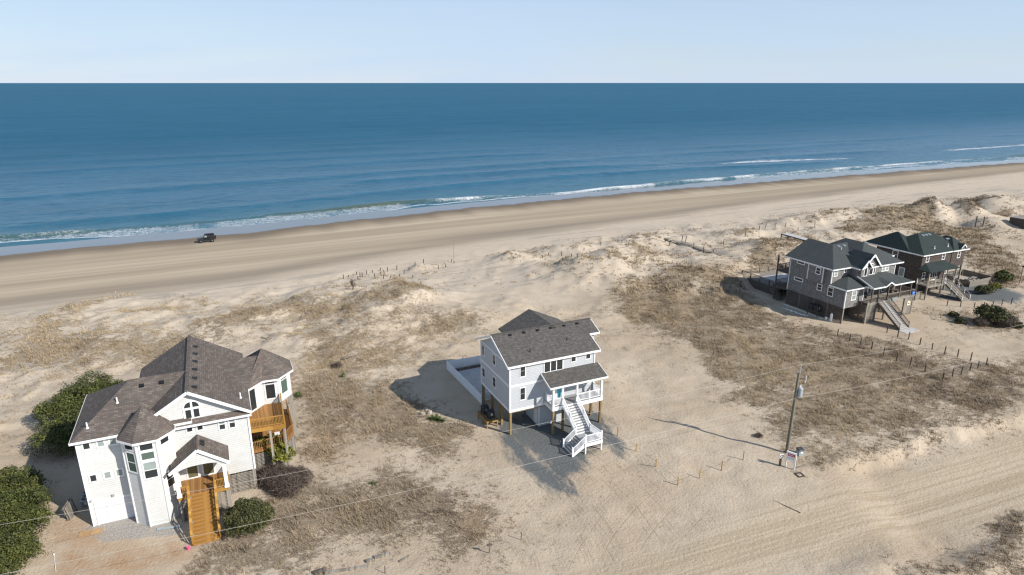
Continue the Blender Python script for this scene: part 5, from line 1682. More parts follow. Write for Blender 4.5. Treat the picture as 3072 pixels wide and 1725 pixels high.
    for (y0, y1, z0, z1, sh) in ((8.6, 10.0, 7.75, 8.1, 0), (8.5, 10.1, 4.75, 5.12, 0), (4.6, 5.35, 4.3, 5.2, 1), (2.4, 3.25, 3.95, 5.2, 1)):
        window(t, ws, 11.4 - y1, 11.4 - y0, z0, z1, .13, 'glass', sash=bool(sh))
    wb = Wall((-.42, 7.3), (-.42, 4.35)); window(t, wb, 1.6, 2.35, 7.05, 8.0, .13)
    window(t, f2, 5.75, 6.35, 7.25, 8.15, .12, 'glass_shade'); window(t, f2, 6.65, 7.25, 7.25, 8.15, .12, 'glass_shade')
    g1, g2 = Wall((3.95, 1.02), (6.4, 1.02)), Wall((4.75, 1.28), (8.75, 1.28))
    def arched(w, u, z0, zc, r):
        m = MB(); dz_ = .05
        pts = [w.p(u + (r + .12) * math.cos(a), zc + (r + .12) * math.sin(a), dz_) for a in np.linspace(0, math.pi, 11)]
        ring = [w.p(u - r - .12, z0 - .1, dz_), w.p(u + r + .12, z0 - .1, dz_)] + pts
        m.face(ring)
        for i in range(len(ring)):
            j = (i + 1) % len(ring)
            m.face([ring[i] - w.n * dz_, ring[j] - w.n * dz_, ring[j], ring[i]])
        o = m.build('window', M['trim'], t)
        pts = [w.p(u + r * math.cos(a), zc + r * math.sin(a), dz_ + .006) for a in np.linspace(0, math.pi, 11)]
        q = MB(); q.face([w.p(u - r, z0, dz_ + .006), w.p(u + r, z0, dz_ + .006)] + pts); q.build('pane', M['glass'], o)
    arched(g1, 1.25, 7.15, 8.25, .28)
    arched(g2, 2.1, 7.15, 8.55, .36)
    for u in (1.35, 2.85): window(t, g2, u - .16, u + .16, 7.15, 8.1, .1, 'glass', sash=False)
    # porch doors
    for (u, wd) in ((.5, .5), (3.2, .6), (6.6, .5)):
        m = MB(); f2.slab(m, u - .12, u + wd + .12, dz, 5.55, 0, .05); d = m.build('door', M['trim'], t)
        m = MB(); f2.slab(m, u, u + wd, dz + .2, 5.4, .05, .06); m.build('pane', M['glass'], d)
    MB().box(7.0, 1.42, dz, 7.14, 1.5, 6.0).build('corner_board', M['trim'], t); MB().box(11.6, 1.42, dz, 11.74, 1.5, 6.0).build('corner_board', M['trim'], t)
    # roof vents
    for (x, y, z) in ((5.6, 6.9, 10.72), (6.9, 6.9, 10.72)):
        roof_vent(t, (x, y, z - .02), (1, 0, 0), (0, .9, .44), 'galv', .5)
    roof_vent(t, (10.0, 5.6, 11.32), (0, 1, 0), (-.87, 0, .49), 'galv', .5)
    roof_vent(t, (11.5, 6.9, 9.95), (1, 0, 0), (0, .9, .44), 'galv', .5); roof_vent(t, (13.0, 7.2, 9.95), (1, 0, 0), (0, .9, .44), 'galv', .5)
    vent_pipe(t, (5.4, 6.2, 10.2), .5, .06)
    # rear balconies
    for z in (2.62, 5.45):
        m = MB(); m.box(-.1, 11.45, z - .2, 6.0, 14.2, z); m.build('balcony_floor', M['old_wood_dark'], t)
        railing(t, (0, 14.1, z), (5.9, 14.1, z), .95, .2, 'old_wood_dark', posts=(True, True)); railing(t, (0, 11.5, z), (0, 14.1, z), .95, .2, 'old_wood_dark', posts=(True, False))
    for x in (0, 3, 5.9):
        MB().box(x - .1, 14.0, 0, x + .1, 14.2, 8.2).build('balcony_post', M['old_wood_dark'], t)
    return t


gh = grey_house()
GF = Matrix.Translation((52.93, 97.96, 0)) @ Matrix.Rotation(HEAD, 4, 'Z')


def gloc(x, y, z=0.0):
    return GF @ V(x, y, z)


# raised pool deck behind it
pd = thing('pool_deck', 'raised pale pool deck with dark slat fence behind the grey shingle house', 'deck', gloc(1.5, 14.6), HEAD)
PZ = 1.55
m = MB(); m.box(0, 0, PZ - .25, 11.5, 9.2, PZ); m.build('deck_floor', M['old_wood'], pd)
m = MB(); m.box(2.2, 2.0, PZ, 9.6, 6.6, PZ + .12); m.build('pool_cover', M['concrete'], pd)
for (a, b) in (((0, 0), (0, 9.2)), ((0, 9.2), (11.5, 9.2)), ((11.5, 9.2), (11.5, 0))):
    o = railing(pd, (a[0], a[1], PZ), (b[0], b[1], PZ), 1.05, .2, 'old_wood_dark', posts=(True, True), posth=1.15)
    L = math.hypot(b[0] - a[0], b[1] - a[1])
    for k in range(int(L / 2.3) + 1):
        f = k / max(1, int(L / 2.3))
        MB().box(a[0] + (b[0] - a[0]) * f - .07, a[1] + (b[1] - a[1]) * f - .07, -.5, a[0] + (b[0] - a[0]) * f + .07, a[1] + (b[1] - a[1]) * f + .07, PZ + .95).build('deck_post', M['old_wood_dark'], pd)
m = MB(); m.box(-.03, 0, -.3, 0, 9.2, PZ - .02); m.box(0, 9.2, -.3, 11.5, 9.23, PZ - .02); m.build('deck_skirt', M['old_wood_dark'], pd)
stairs(pd, (-.1, 1.0, PZ), (-1.2, -1.6, .1), 1.3, 8, 'old_wood_dark', 'old_wood_dark', 'old_wood_dark', riser=False)
railing(pd, (-.75, .7, PZ), (-1.8, -1.8, .1), .9, .25, 'old_wood_dark', posts=(True, True))

ac_unit('air_conditioner', 'dark condenser on a shelf against the lattice of the grey shingle house', gloc(-.62, 4.3, .95), HEAD, .85, .9)
ac_unit('air_conditioner', 'condenser with pale plate against the lattice, farther from the front corner', gloc(-.62, 5.4, .95), HEAD, .8, .85)
sh = thing('wall_shelf', 'wooden shelf bracketed to the lattice below two condensers', 'shelf', gloc(-.62, 4.8), HEAD)
MB().box(-.5, -1.15, .85, .5, 1.15, .94).build('shelf_board', M['old_wood_dark'], sh)
for y in (-1, 1):
    MB().box(-.45, y - .05, -.2, -.36, y + .05, .85).build('leg', M['old_wood_dark'], sh)
gt = thing('gas_cylinder', 'tall pale gas cylinder standing by the front corner lattice', 'gas cylinder', gloc(-.45, 1.6, 0), 0)
m = MB(); m.cyl((0, 0, 0), (0, 0, 1.15), .2, 14); m.cyl((0, 0, 1.15), (0, 0, 1.32), .2, 14, .08); m.build('tank', M['white'], gt, True)
m = MB(); m.cyl((0, 0, 1.32), (0, 0, 1.48), .06, 8); m.build('valve', M['galv'], gt)
bk = thing('bucket', 'small white bucket beside the tall gas cylinder', 'bucket', gloc(-.5, 2.5, 0), 0)
m = MB(); m.cyl((0, 0, 0), (0, 0, .4), .16, 12, .2); m.build('pail', M['white'], bk)
m = MB(); m.cyl((0, 0, .4), (0, 0, .43), .21, 12); m.build('lid', M['white'], bk)
pp = MB().cyl((-.95, 11.0, .1), (-.9, 2.8, .1), .06, 8)
o = pp.build('drain_pipe', M['white']); o.matrix_world = GF
tag(o, 'long white pipe lying on the sand along the lattice wall', 'pipe')
RN = random.Random(4)
sb = thing('shell_border', 'broken line of white shells across the sand beside the shingle house', 'border', gloc(-2.6, 9.0), HEAD)
sm_ = MB().cyl((0, 0, -.05), (0, 0, .1), .2, 6, .09).mesh('shell_heap', M['white'])
for k in range(26):
    f = k / 25
    inst('shell_heap', sm_, sb, (-.2 + f * .9 + RN.uniform(-.15, .15), 3.6 - f * 7.6, 0.02), (0, 0, RN.uniform(0, 3)), (RN.uniform(.5, 1.3), RN.uniform(.6, 1.4), RN.uniform(.4, 1.0)))
hoop = thing('basketball_hoop', 'clear basketball backboard and hoop hung on the deck front', 'basketball hoop', gloc(9.6, -1.66, 2.9), HEAD)
m = MB(); m.box(-.55, -.05, -.1, .55, 0, .75); m.build('backboard', M['glass_shade'], hoop)
m = MB()
for k in range(12):
    a, b = k * math.pi / 6, (k + 1) * math.pi / 6
    m.beam((.24 * math.cos(a), -.32 + .24 * math.sin(a), .05), (.24 * math.cos(b), -.32 + .24 * math.sin(b), .05), .025, .025)
m.build('rim', M['pink'], hoop)
sg = thing('wall_sign', 'cream arched plaque with dark lettering on the right lattice panel', 'sign', gloc(13.6, -1.56, 2.0), HEAD)
m = MB()
pts = [(.42 * math.cos(a), -.04, .1 + .38 * math.sin(a)) for a in np.linspace(0, math.pi, 12)]
m.face([(-.42, -.04, -.32), (.42, -.04, -.32)] + pts)
m.face([(q[0], 0, q[2]) for q in reversed([(-.42, -.04, -.32), (.42, -.04, -.32)] + pts)])
m.build('board', worn('cream_sign_paint', (.72, .66, .48), .5, .08), sg)
MB().box(-.25, -.05, -.05, .25, -.042, .09).build('lettering', M['metal_dark'], sg)
bs = thing('deck_sign', 'small blue square sign on the deck rail corner of the shingle house', 'sign', gloc(14.3, -1.6, 3.75), HEAD)
m = MB(); m.box(-.3, -.04, -.3, .3, 0, .3); m.build('board', M['blue'], bs)
m = MB(); m.box(-.2, -.048, .0, .2, -.041, .05); m.build('lettering', M['white'], bs)
gr = thing('grill', 'black barbecue grill with pale lid on the shingle house porch', 'grill', gloc(5.0, .4, 3.45), HEAD)
m = MB(); m.box(-.45, -.25, .45, .45, .25, .8); m.cyl((-.45, 0, .8), (.45, 0, .8), .25, 12); m.build('firebox', M['black'], gr)
for x in (-.38, .38):
    MB().box(x - .03, -.2, 0, x + .03, .2, .45).build('leg', M['black'], gr)
rc = thing('porch_bench', 'dark slatted bench at the far end of the shingle house porch', 'bench', gloc(12.4, .6, 3.45), HEAD)
m = MB(); m.box(-.7, -.25, .4, .7, .25, .46); m.build('seat', M['old_wood_dark'], rc)
m = MB(); m.box(-.7, .22, .5, .7, .27, 1.0); m.build('backrest', M['old_wood_dark'], rc)
for x in (-.65, .65): MB().box(x - .04, -.25, 0, x + .04, .27, .4).build('leg', M['old_wood_dark'], rc)


# ------------------------------------------------------------------ dark green roofed house
def green_house():
    t = thing('green_roof_house', 'dark brown shingled house with dark green roof at the right', 'house', (73.66, 110.06, 0), HEAD)
    S = 'shake_brown'
    boxwall(t, .4, 8.6, 2.0, 11, 2.45, 7.6, S)
    boxwall(t, 8.6, 12.4, 1.9, 6.2, 4.6, 7.6, S)
    boxwall(t, 8.6, 11.0, 6.2, 11, 2.45, 7.6, S)
    hip_roof(t, 0, 12.2, 1.6, 10.8, 7.75, 10.5, 'x', (True, True), 'roof_green', run=4.3)
    hip_roof(t, -.02, 5.2, 4.2, 13.6, 7.74, 10.4, 'y', (True, True), 'roof_green', run=4.5)
    hip_roof(t, 8.3, 12.9, 1.5, 7.2, 7.76, 9.75, 'y', (True, True), 'roof_green', run=2.2)
    # dormer
    for sx in (-1, 1):
        xe = 10.9 + sx * .75
        pts = [(10.9, 1.35, 8.8), (10.9, 3.2, 8.8), (xe, 3.0, 8.15), (xe, 1.35, 8.15)]
        if sx > 0: pts.reverse()
        o = MB().slab(pts, .07).build('dormer_roof', M['roof_green'], t)
        rake(o, (xe, 1.32, 8.1), (10.9, 1.32, 8.74), .16, .05)
    m = MB(); m.face([(10.3, 1.6, 7.7), (11.5, 1.6, 7.7), (11.5, 1.6, 8.2), (10.9, 1.6, 8.7), (10.3, 1.6, 8.2)]); m.build('dormer_wall', M[S], t)
    w1, w2, wl_ = Wall((.4, 2.0), (8.6, 2.0)), Wall((8.6, 1.9), (12.4, 1.9)), Wall((.4, 11), (.4, 2))
    wd = Wall((10.3, 1.6), (11.5, 1.6)); window(t, wd, .35, .85, 7.8, 8.2, .1, 'glass', sash=False)
    window(t, w1, 1.1, 1.75, 6.35, 7.4, .12); window(t, w1, 5.6, 6.25, 6.35, 7.4, .12); window(t, w2, 1.7, 2.35, 6.2, 7.3, .12)
    window(t, w1, .9, 1.5, 3.2, 4.3, .12); window(t, w1, 7.0, 7.6, 3.5, 4.5, .12, 'glass_green')
    m = MB(); w1.slab(m, 3.7, 4.9, 2.5, 4.6, 0, .05); d = m.build('door', M['trim'], t)
    for u in (3.8, 4.35):
        q = MB(); w1.slab(q, u, u + .45, 2.75, 4.4, .05, .06); q.build('pane', M['glass'], d)
    window(t, wl_, 3.4, 4.3, 6.0, 7.3, .13, 'glass'); window(t, wl_, 5.2, 6.1, 3.0, 4.5, .12, 'glass_shade', sash=False)
    # porch
    dz = 2.55
    m = MB(); m.slab([(-.35, -.4, 5.2), (7.85, -.4, 5.2), (6.6, 2.0, 6.1), (1.6, 2.0, 6.1)], .08)
    m.slab([(-.35, 2.0, 5.2), (-.35, -.4, 5.2), (1.6, 2.0, 6.1)], .08); m.slab([(7.85, -.4, 5.2), (7.85, 2.0, 5.2), (6.6, 2.0, 6.1)], .08)
    m.build('porch_roof', M['roof_green'], t)
    m = MB(); m.box(-.1, -.05, dz - .08, 7.6, 2.0, dz); m.build('porch_floor', M['old_wood'], t)
    m = MB(); m.box(-.15, -.1, dz - .35, 4.75, -.05, dz - .02); m.build('rim_board', M['old_wood'], t)
    for x in (0.0, 4.0, 7.5):
        m = MB(); m.box(x - .1, -.1, -.4, x + .1, .1, 5.2); m.build('porch_post', M['old_wood'], t)
    for (a, b) in (((0, 0), (2, 0)), ((2, 0), (4.7, 0)), ((-.05, 1.9), (-.05, 0))):
        railing(t, (a[0], a[1], dz), (b[0], b[1], dz), .95, .2, 'old_wood', posts=(True, True), balusters=False, mid=1, rmat='old_wood')
        for e in (a, b):
            MB().box(e[0] - .06, e[1] - .07, dz - .2, e[0] + .06, e[1] + .05, dz + 1.0).build('rail_post', M['trim'], t)
    stairs(t, (6.05, -.1, dz), (6.05, -3.5, .05), 2.2, 14, 'old_wood', 'old_wood', 'old_wood_dark', riser=True)
    for x in (4.92, 7.18):
        o = MB().beam((x, -.1, dz + .9), (x, -3.5, .98), .09, .09).build('handrail', M['old_wood'], t)
        for k in range(4):
            f = k / 3
            MB().box(x - .05, -.15 - 3.35 * f, dz - .2 - (dz - .1) * f, x + .05, -.05 - 3.35 * f, dz + .95 - (dz - .1) * f).build('post', M['trim'], o)
        MB().beam((x, -.1, dz + .45), (x, -3.5, .5), .04, .08).build('middle_rail', M['old_wood_dark'], o)
    for (x, y) in ((.5, 2.1), (4.3, 2.1), (8.5, 2.1), (12.3, 2.0), (12.3, 6), (8.6, 6), (.5, 10.8), (.5, 6.5), (11, 10.8)):
        piling(t, x, y, 4.65 if x > 12 else 2.5, .24, 'old_wood')
    m = MB(); m.box(9.0, 2.2, 4.4, 12.4, 6, 4.58); m.build('deck_floor', M['old_wood'], t)
    m = MB(); m.box(10.6, 2.0, 2.3, 12.4, 6, 2.5); m.build('deck_floor', M['old_wood'], t)
    railing(t, (10.6, 2.05, 2.5), (12.35, 2.05, 2.5), .9, .18, 'old_wood', posts=(True, True))
    m = MB(); m.box(2.6, 3.0, -.2, 8.4, 9, 2.45); m.build('storage_room', M[S], t)
    m = MB(); m.box(-.1, .3, -.12, 8.6, 9.5, .06); m.build('slab', M['stone'], t)
    for k in range(6):
        m = MB(); m.box(-1.9, .6, .15 + k * .24, -.1, .66, .29 + k * .24); m.build('fence_board', M['old_wood'], t)
    MB().box(-1.95, .55, -.3, -1.8, .7, 1.6).build('fence_post', M['old_wood_dark'], t)
    for k in range(3):
        roof_vent(t, (5.0 + k * .9, 5.6, 10.15), (1, 0, 0), (0, .85, .5), 'galv', .5)
        roof_vent(t, (9.6 + k * .5, 4.0 , 9.35), (1, 0, 0), (0, .85, .5), 'galv', .42)
    vent_pipe(t, (4.2, 2.6, 8.4), .5, .07); vent_pipe(t, (8.0, 2.6, 8.4), .5, .07)
    return t


green = green_house()
NF = Matrix.Translation((73.66, 110.06, 0)) @ Matrix.Rotation(HEAD, 4, 'Z')


def nloc(x, y, z=0.0):
    return NF @ V(x, y, z)


pf = thing('patio_fence', 'low weathered board fence round the patio of the dark green roofed house', 'fence', nloc(18.5, 4), HEAD)
cor = [(-3.5, 3.2), (-3.5, -2.7), (3.9, -2.5), (4.0, 3.2), (-3.5, 3.3)]
bm = MB().box(-.07, -.015, -.1, .07, .015, 1.15).mesh('board', M['old_wood'])
bm2 = MB().box(-.07, -.015, -.1, .07, .015, 1.15).mesh('board', M['old_wood_dark'])
for (a, b) in zip(cor[:-1], cor[1:]):
    d = V(b[0] - a[0], b[1] - a[1], 0)
    n = int(d.length / .16)
    rz = math.atan2(d.y, d.x)
    MB().beam((a[0], a[1], .85), (b[0], b[1], .85), .04, .1).build('rail', M['old_wood'], pf)
    for i in range(n):
        inst('board', bm if abs(d.y) < 1 and a[1] < 0 else bm2, pf, (a[0] + d.x * i / n, a[1] + d.y * i / n, 0), (0, 0, rz))
p2 = MB().box(-3.4, -2.6, -.1, 3.9, 3.1, .06)
o = p2.build('patio', M['stone']); o.matrix_world = Matrix.Translation(nloc(18.5, 4)) @ Matrix.Rotation(HEAD, 4, 'Z')
tag(o, 'tan paved patio inside the low board fence', 'patio', kind='structure')
pt_ = thing('picnic_table', 'grey wooden picnic table on the fenced tan patio', 'picnic table', nloc(19.6, 3.4, .06), HEAD + .3)
m = MB()
for k in range(5): MB().box(-.9, -.4 + k * .162, .7, .9, -.4 + k * .162 + .145, .74).build('table_board', M['old_wood'], pt_)
for s in (-1, 1):
    MB().box(-.9, s * .72 - .13, .42, .9, s * .72 + .13, .46).build('bench', M['old_wood'], pt_)
    MB().beam((s * .6, -.75, 0), (s * .6, .3, .7), .08, .08).build('leg', M['old_wood_dark'], pt_); MB().beam((s * .6, .75, 0), (s * .6, -.3, .68), .08, .08).build('leg', M['old_wood_dark'], pt_)
pw = MB().box(-1.2, -.6, 0, 1.2, .6, .03)
o = pw.build('plywood_sheet', M['ply']); o.location = nloc(20.4, .0, .05); o.rotation_euler = (0.03, 0, HEAD + .2)
tag(o, 'bare plywood sheet lying on the ground beyond the board fence', 'plywood')
ck = thing('porch_chair', 'tan wooden chair on the porch of the dark green roofed house', 'chair', nloc(2.2, .9, 2.55), HEAD)
MB().box(-.28, -.28, .38, .28, .28, .44).build('seat', M['ply'], ck)
MB().beam((0, .26, .4), (0, .42, 1.1), .5, .05, (0, 1, 0)).build('backrest', M['ply'], ck)
for x in (-.24, .24):
    for y in (-.24, .24):
        MB().box(x - .03, y - .03, 0, x + .03, y + .03, .38).build('leg', M['ply'], ck)

# ------------------------------------------------------------------ utility pole, wires, roadside things
def at(x, y, dz=0.0):
    return (x, y, gz(x, y) + dz)


pb = PT['pole']
pz0 = gz(*pb)
up_ = thing('utility_pole', 'tall grey wooden utility pole with transformer beside the sandy road', 'utility pole', (pb[0], pb[1], pz0), 0)
MB().cyl((0, 0, -.6), (.10, .02, 9.25), .19, 12, .13).build('mast', M['pole'], up_, True)
m = MB(); m.box(-.07, -.05, 9.2, .27, .05, 9.3); m.cyl((.17, 0, 9.2), (.2, 0, 10.05), .065, 8, .05); m.build('top_insulator', M['galv'], up_)
tr = MB().cyl((.45, -.06, 6.55), (.45, -.06, 7.45), .25, 16); tr.cyl((.45, -.06, 7.45), (.45, -.06, 7.55), .27, 16, .18)
to = tr.build('transformer', M['metal'], up_, True)
for k, (x, y) in enumerate(((.35, -.1), (.52, -.05), (.45, .06))):
    MB().cyl((x, y, 7.5), (x, y, 7.78), .045, 7, .03).build('bushing', M['white'], to)
MB().box(.1, -.1, 6.9, .24, -.02, 7.2).build('bracket', M['metal_dark'], to)
m = MB(); m.beam((.1, 0, 8.55), (.85, -.1, 8.5), .07, .07); arm = m.build('side_arm', M['metal_dark'], up_)
MB().cyl((.8, -.1, 8.55), (.83, -.1, 8.85), .04, 7).build('insulator', M['white'], arm)
MB().cyl((.78, -.1, 8.1), (.85, -.1, 8.5), .045, 7).build('fuse_cutout', M['white'], arm)
MB().box(-.02, -.16, 1.6, .14, -.14, 3.0).build('conduit', M['pole'], up_)


def wire(name, pts, r, label, sag=0.6):
    m = MB()
    for (a, b) in zip(pts[:-1], pts[1:]):
        a, b = V(a), V(b)
        prev = a
        for i in range(1, 17):
            f = i / 16
            q = a.lerp(b, f)
            q.z -= sag * 4 * f * (1 - f)
            m.cyl(prev, q, r, 5, cap=False)
            prev = q
    return tag(m.build(name, M['wire']), label, 'power line')


LD = V(math.cos(R(25)), math.sin(R(25)), 0)
PX_, PY_ = pb
wire('power_line', [(PX_ - 75, PY_ - 27, 8.9), (PX_ + .2, PY_, pz0 + 10.05), (PX_ + 62, PY_ + 26, 10.2)], .010, 'thin upper power line running from the top of the utility pole', 1.0)
wire('power_line', [(PX_ - 75, PY_ - 29.5, 6.6), (PX_ + .1, PY_ - .1, pz0 + 6.35), (PX_ + 62, PY_ + 25.4, 7.0)], .012, 'thicker lower power line fixed below the transformer', .9)

# real estate board, round emblem post, utility box, valve frame
s1, s2 = V(*PT['sign_l'], 0), V(*PT['sign2'], 0)
sd = (s2 - s1)
ys = thing('yard_sign', 'white framed yard sign with dark red band beside the utility pole', 'sign', at(*PT['sign']), math.atan2(sd.y, sd.x))
hw = .42
for x in (-hw, hw):
    MB().box(x - .06, -.06, -.3, x + .06, .06, 1.75).build('post', M['white'], ys)
MB().box(-hw - .06, -.07, 1.68, hw + .06, .07, 1.8).build('top_rail', M['white'], ys)
bd = MB().box(-hw + .07, -.025, .85, hw - .07, .025, 1.66).build('board', M['white'], ys)
MB().box(-hw + .09, -.034, 1.32, hw - .09, -.026, 1.6).build('red_band', M['red'], bd)
for k in range(7):
    MB().box(-.27 + k * .078, -.04, 1.42, -.27 + k * .078 + .05, -.0345, 1.5).build('lettering', M['white'], bd)
MB().box(-.26, -.034, 1.08, .26, -.0265, 1.14).build('lettering', M['metal'], bd)
cp = thing('emblem_post', 'short dark post with round black ring emblem on a white square plate', 'sign', at(*PT['cpost']), HEAD * .4)
MB().box(-.08, -.08, -.3, .08, .08, 1.05).build('post', M['dark_post'], cp)
pl_ = MB().box(-.2, -.11, .95, .2, -.08, 1.4).build('plate', M['white'], cp)
m = MB()
for k in range(20):
    a, b = k * math.pi / 10, (k + 1) * math.pi / 10
    m.face([(r * math.cos(t), -.116, 1.175 + r * math.sin(t)) for r, t in ((.175, a), (.095, a), (.095, b), (.175, b))])
m.build('ring', M['black'], pl_)
MB().box(-.03, -.117, 1.13, .03, -.112, 1.22).build('emblem_mark', M['metal'], pl_)
ub = thing('utility_box', 'dark grey-blue metal pedestal box with white sticker by the pole', 'utility box', at(*PT['box']), R(12))
m = MB(); m.prism([(-.3, -.28), (.3, -.28), (.3, .28), (-.3, .28)], -.2, .55); m.build('cabinet', M['metal'], ub)
m = MB(); m.hexa([(-.34, -.33, .55), (.34, -.33, .55), (.34, .32, .62), (-.34, .32, .62), (-.3, -.25, .68), (.3, -.25, .68), (.3, .28, .75), (-.3, .28, .75)]); m.build('lid', M['metal_dark'], ub)
MB().box(-.12, -.29, .28, .12, -.281, .48).build('sticker', M['white'], ub)
hf = thing('ground_frame', 'square rusty frame of a valve cover flush in the sand', 'cover frame', at(*PT['hatch'], .0), R(14))
for (x0, y0, x1, y1) in ((-.35, -.35, .35, -.27), (-.35, .27, .35, .35), (-.35, -.27, -.27, .27), (.27, -.27, .35, .27)):
    MB().box(x0, y0, -.1, x1, y1, .07).build('side', M['dark_post'], hf)


# fences of posts with a rope or wire
def post_fence(name, pts, label, cat, h, r, mat, gaps=(), rope=.012, square=False, ropemat='rope', z_rope=.75, extra=None):
    o = thing(name, label, cat, (pts[0][0], pts[0][1], 0), 0)
    rn = random.Random(len(pts))
    prev = None
    for i, (x, y) in enumerate(pts):
        z = gz(x, y)
        lx, ly = x - pts[0][0], y - pts[0][1]
        tx, ty = rn.uniform(-.04, .04), rn.uniform(-.04, .04)
        hh = h * rn.uniform(.9, 1.08)
        m = MB()
        if square: m.beam((lx, ly, z - .3), (lx + tx, ly + ty, z + hh), r * 2, r * 2)
        else: m.cyl((lx, ly, z - .3), (lx + tx, ly + ty, z + hh), r, 8)
        m.build('post', M[mat], o)
        top = V(lx + tx * .8, ly + ty * .8, z + hh * z_rope)
        if prev is not None and i not in gaps and rope:
            m = MB(); q0 = prev
            for k in range(1, 7):
                f = k / 6
                q = prev.lerp(top, f); q.z -= .22 * 4 * f * (1 - f)
                m.cyl(q0, q, rope, 4, cap=False); q0 = q
            m.build('rope', M[ropemat], o)
        prev = top
    return o


post_fence('rope_fence', DRIVEPOSTS, 'row of yellow pine posts with slack rope edging the driveway', 'fence', 1.0, .05, 'post')
post_fence('wire_fence', LOT_A, 'row of dark posts with wire along the near side of the grassy lot', 'fence', 1.15, .075, 'dark_post', rope=.008)
post_fence('wire_fence', LOT_B, 'row of dark posts with wire between grassy lot and shingle house drive', 'fence', 1.15, .075, 'dark_post', rope=.008)
post_fence('wire_fence', LOT_C, 'row of dark posts with wire along the gravel drive of the green roofed house', 'fence', 1.1, .075, 'dark_post', rope=.008)
WALKT = thing('buried_boardwalk', 'narrow pale boardwalk half buried in sand behind the dunes', 'boardwalk', (*WALK[0], 0), 0)
for (a, b) in zip(WALK[:-1], WALK[1:]):
    d = V(b[0] - a[0], b[1] - a[1], 0)
    n = max(2, int(d.length / .55))
    rz = math.atan2(d.y, d.x)
    me = MB().box(-.2, -.6, -.04, .2, .6, .03).mesh('plank', M['old_wood'])
    for i in range(n):
        x, y = a[0] + d.x * i / n, a[1] + d.y * i / n
        inst('plank', me, WALKT, (x - WALK[0][0], y - WALK[0][1], gz(x, y) + .34), (0, 0, rz + RNG.uniform(-.04, .04)))
    MB().beam((a[0] - WALK[0][0], a[1] - WALK[0][1], gz(*a) + .9), (b[0] - WALK[0][0], b[1] - WALK[0][1], gz(*b) + .9), .05, .06).build('handrail', M['old_wood'], WALKT) if False else None
rn = random.Random(9)
pm = [MB().cyl((0, 0, -.4), (dx, dy, 1.0), .09, 7, .08).mesh('weathered_post', M['dark_post']) for dx, dy in ((0, 0), (.08, .03), (-.1, .05))]
for i, (x, y) in enumerate(BEACHPOST):
    o = inst('beach_post', pm[i % 3], None, at(x, y), (rn.uniform(-.1, .1), rn.uniform(-.12, .12), rn.uniform(0, 6)), (1, 1, rn.uniform(.45, 1.0)))
    tag(o, 'short dark weathered post standing in pale sand between dunes and beach', 'post', 'stub posts on the upper beach')
for i, (x, y) in enumerate(DUNEPOST):
    o = inst('dune_post', pm[(i + 1) % 3], None, at(x, y), (rn.uniform(-.14, .14), rn.uniform(-.14, .14), rn.uniform(0, 6)), (1, 1, rn.uniform(.8, 1.7)))
    tag(o, 'dark leaning post among the dunes near the shingle house walkway', 'post', 'leaning posts in the far dunes')
fp = thing('marker_pole', 'thin tall pale pole standing alone on the upper beach', 'pole', at(*PT['flag']), 0)
MB().cyl((0, 0, -.3), (-.05, 0, 5.6), .035, 6, .025).build('mast', M['old_wood'], fp)
MB().cyl((0, 0, -.3), (.02, 0, .5), .09, 7).build('base', M['dark_post'], fp)

# stakes, timbers, odds and ends in the foreground
st_ = thing('stake_sign', 'thin stake carrying a small rough board near the sandy road', 'stake', at(*PT['stake']), R(10))
MB().box(-.03, -.03, -.2, .03, .03, .95).build('stake', M['dark_post'], st_)
MB().box(-.22, -.04, .72, .22, -.02, .92).build('board', M['old_wood_dark'], st_)
o = MB().beam((0, 0, -.2), (.05, .02, .8), .045, .045).build('survey_stake', M['dark_post']); o.location = at(*PT['stake2']); tag(o, 'single thin bare stake in the sand, right of the board stake', 'stake')
o = MB().beam((0, 0, -.2), (.02, .02, .7), .05, .05).build('survey_stake', M['dark_post']); o.location = at(*PT['stake3']); tag(o, 'small stake at the bottom edge beside the grey timbers', 'stake')
o = MB().beam((0, 0, -.2), (.1, .0, .75), .06, .06).build('survey_stake', M['old_wood_dark']); o.location = at(*PT['stub']); tag(o, 'leaning grey stake in front of the round green shrub', 'stake')
for (k, L, a, lab, wd) in (('log1', 1.3, 22, 'grey squared timber lying on the sand, middle one of the row', .24), ('log2', .6, 25, 'short grey timber stub lying beside the longer timber', .24),
                           ('log3', 1.1, 40, 'pale weathered plank lying right of the grey timbers', .13), ('log4', 3.4, 14, 'long thin grey timber half buried at the bottom edge', .2), ('log5', 1.0, 28, 'thick grey timber end at the bottom, leftmost of the timbers', .28)):
    t_ = R(a)
    o = MB().beam((-L / 2 * math.cos(t_), -L / 2 * math.sin(t_), wd * .35), (L / 2 * math.cos(t_), L / 2 * math.sin(t_), wd * .35), wd, wd).build('timber', M['old_wood' if k != 'log5' else 'old_wood_dark']); o.location = at(*PT[k]); tag(o, lab, 'timber', 'loose grey timbers in the foreground')
o = MB().beam((-.9, .9, .04), (.9, -.9, .03), .07, .04).build('plank', M['old_wood_dark']); o.location = at(*PT['plank']); tag(o, 'lone dark plank on the bare sand left of the road', 'plank')
for (k, L, a, lab) in (('drift1', 2.2, -25, 'grey driftwood branch on the open sand above the white house'), ('drift2', 1.8, 35, 'dark driftwood stick, right one of a pair on the dune'), ('drift3', 1.5, -60, 'dark driftwood stick, left one of a pair on the dune')):
    t_ = R(a)
    m = MB(); m.cyl((-L / 2 * math.cos(t_), -L / 2 * math.sin(t_), .05), (L / 2 * math.cos(t_), L / 2 * math.sin(t_), .25), .07, 6, .03); m.cyl((0, 0, .12), (.5, .3, .5), .04, 5, .015)
    o = m.build('driftwood', M['old_wood_dark']); o.location = at(*PT[k]); tag(o, lab, 'driftwood')
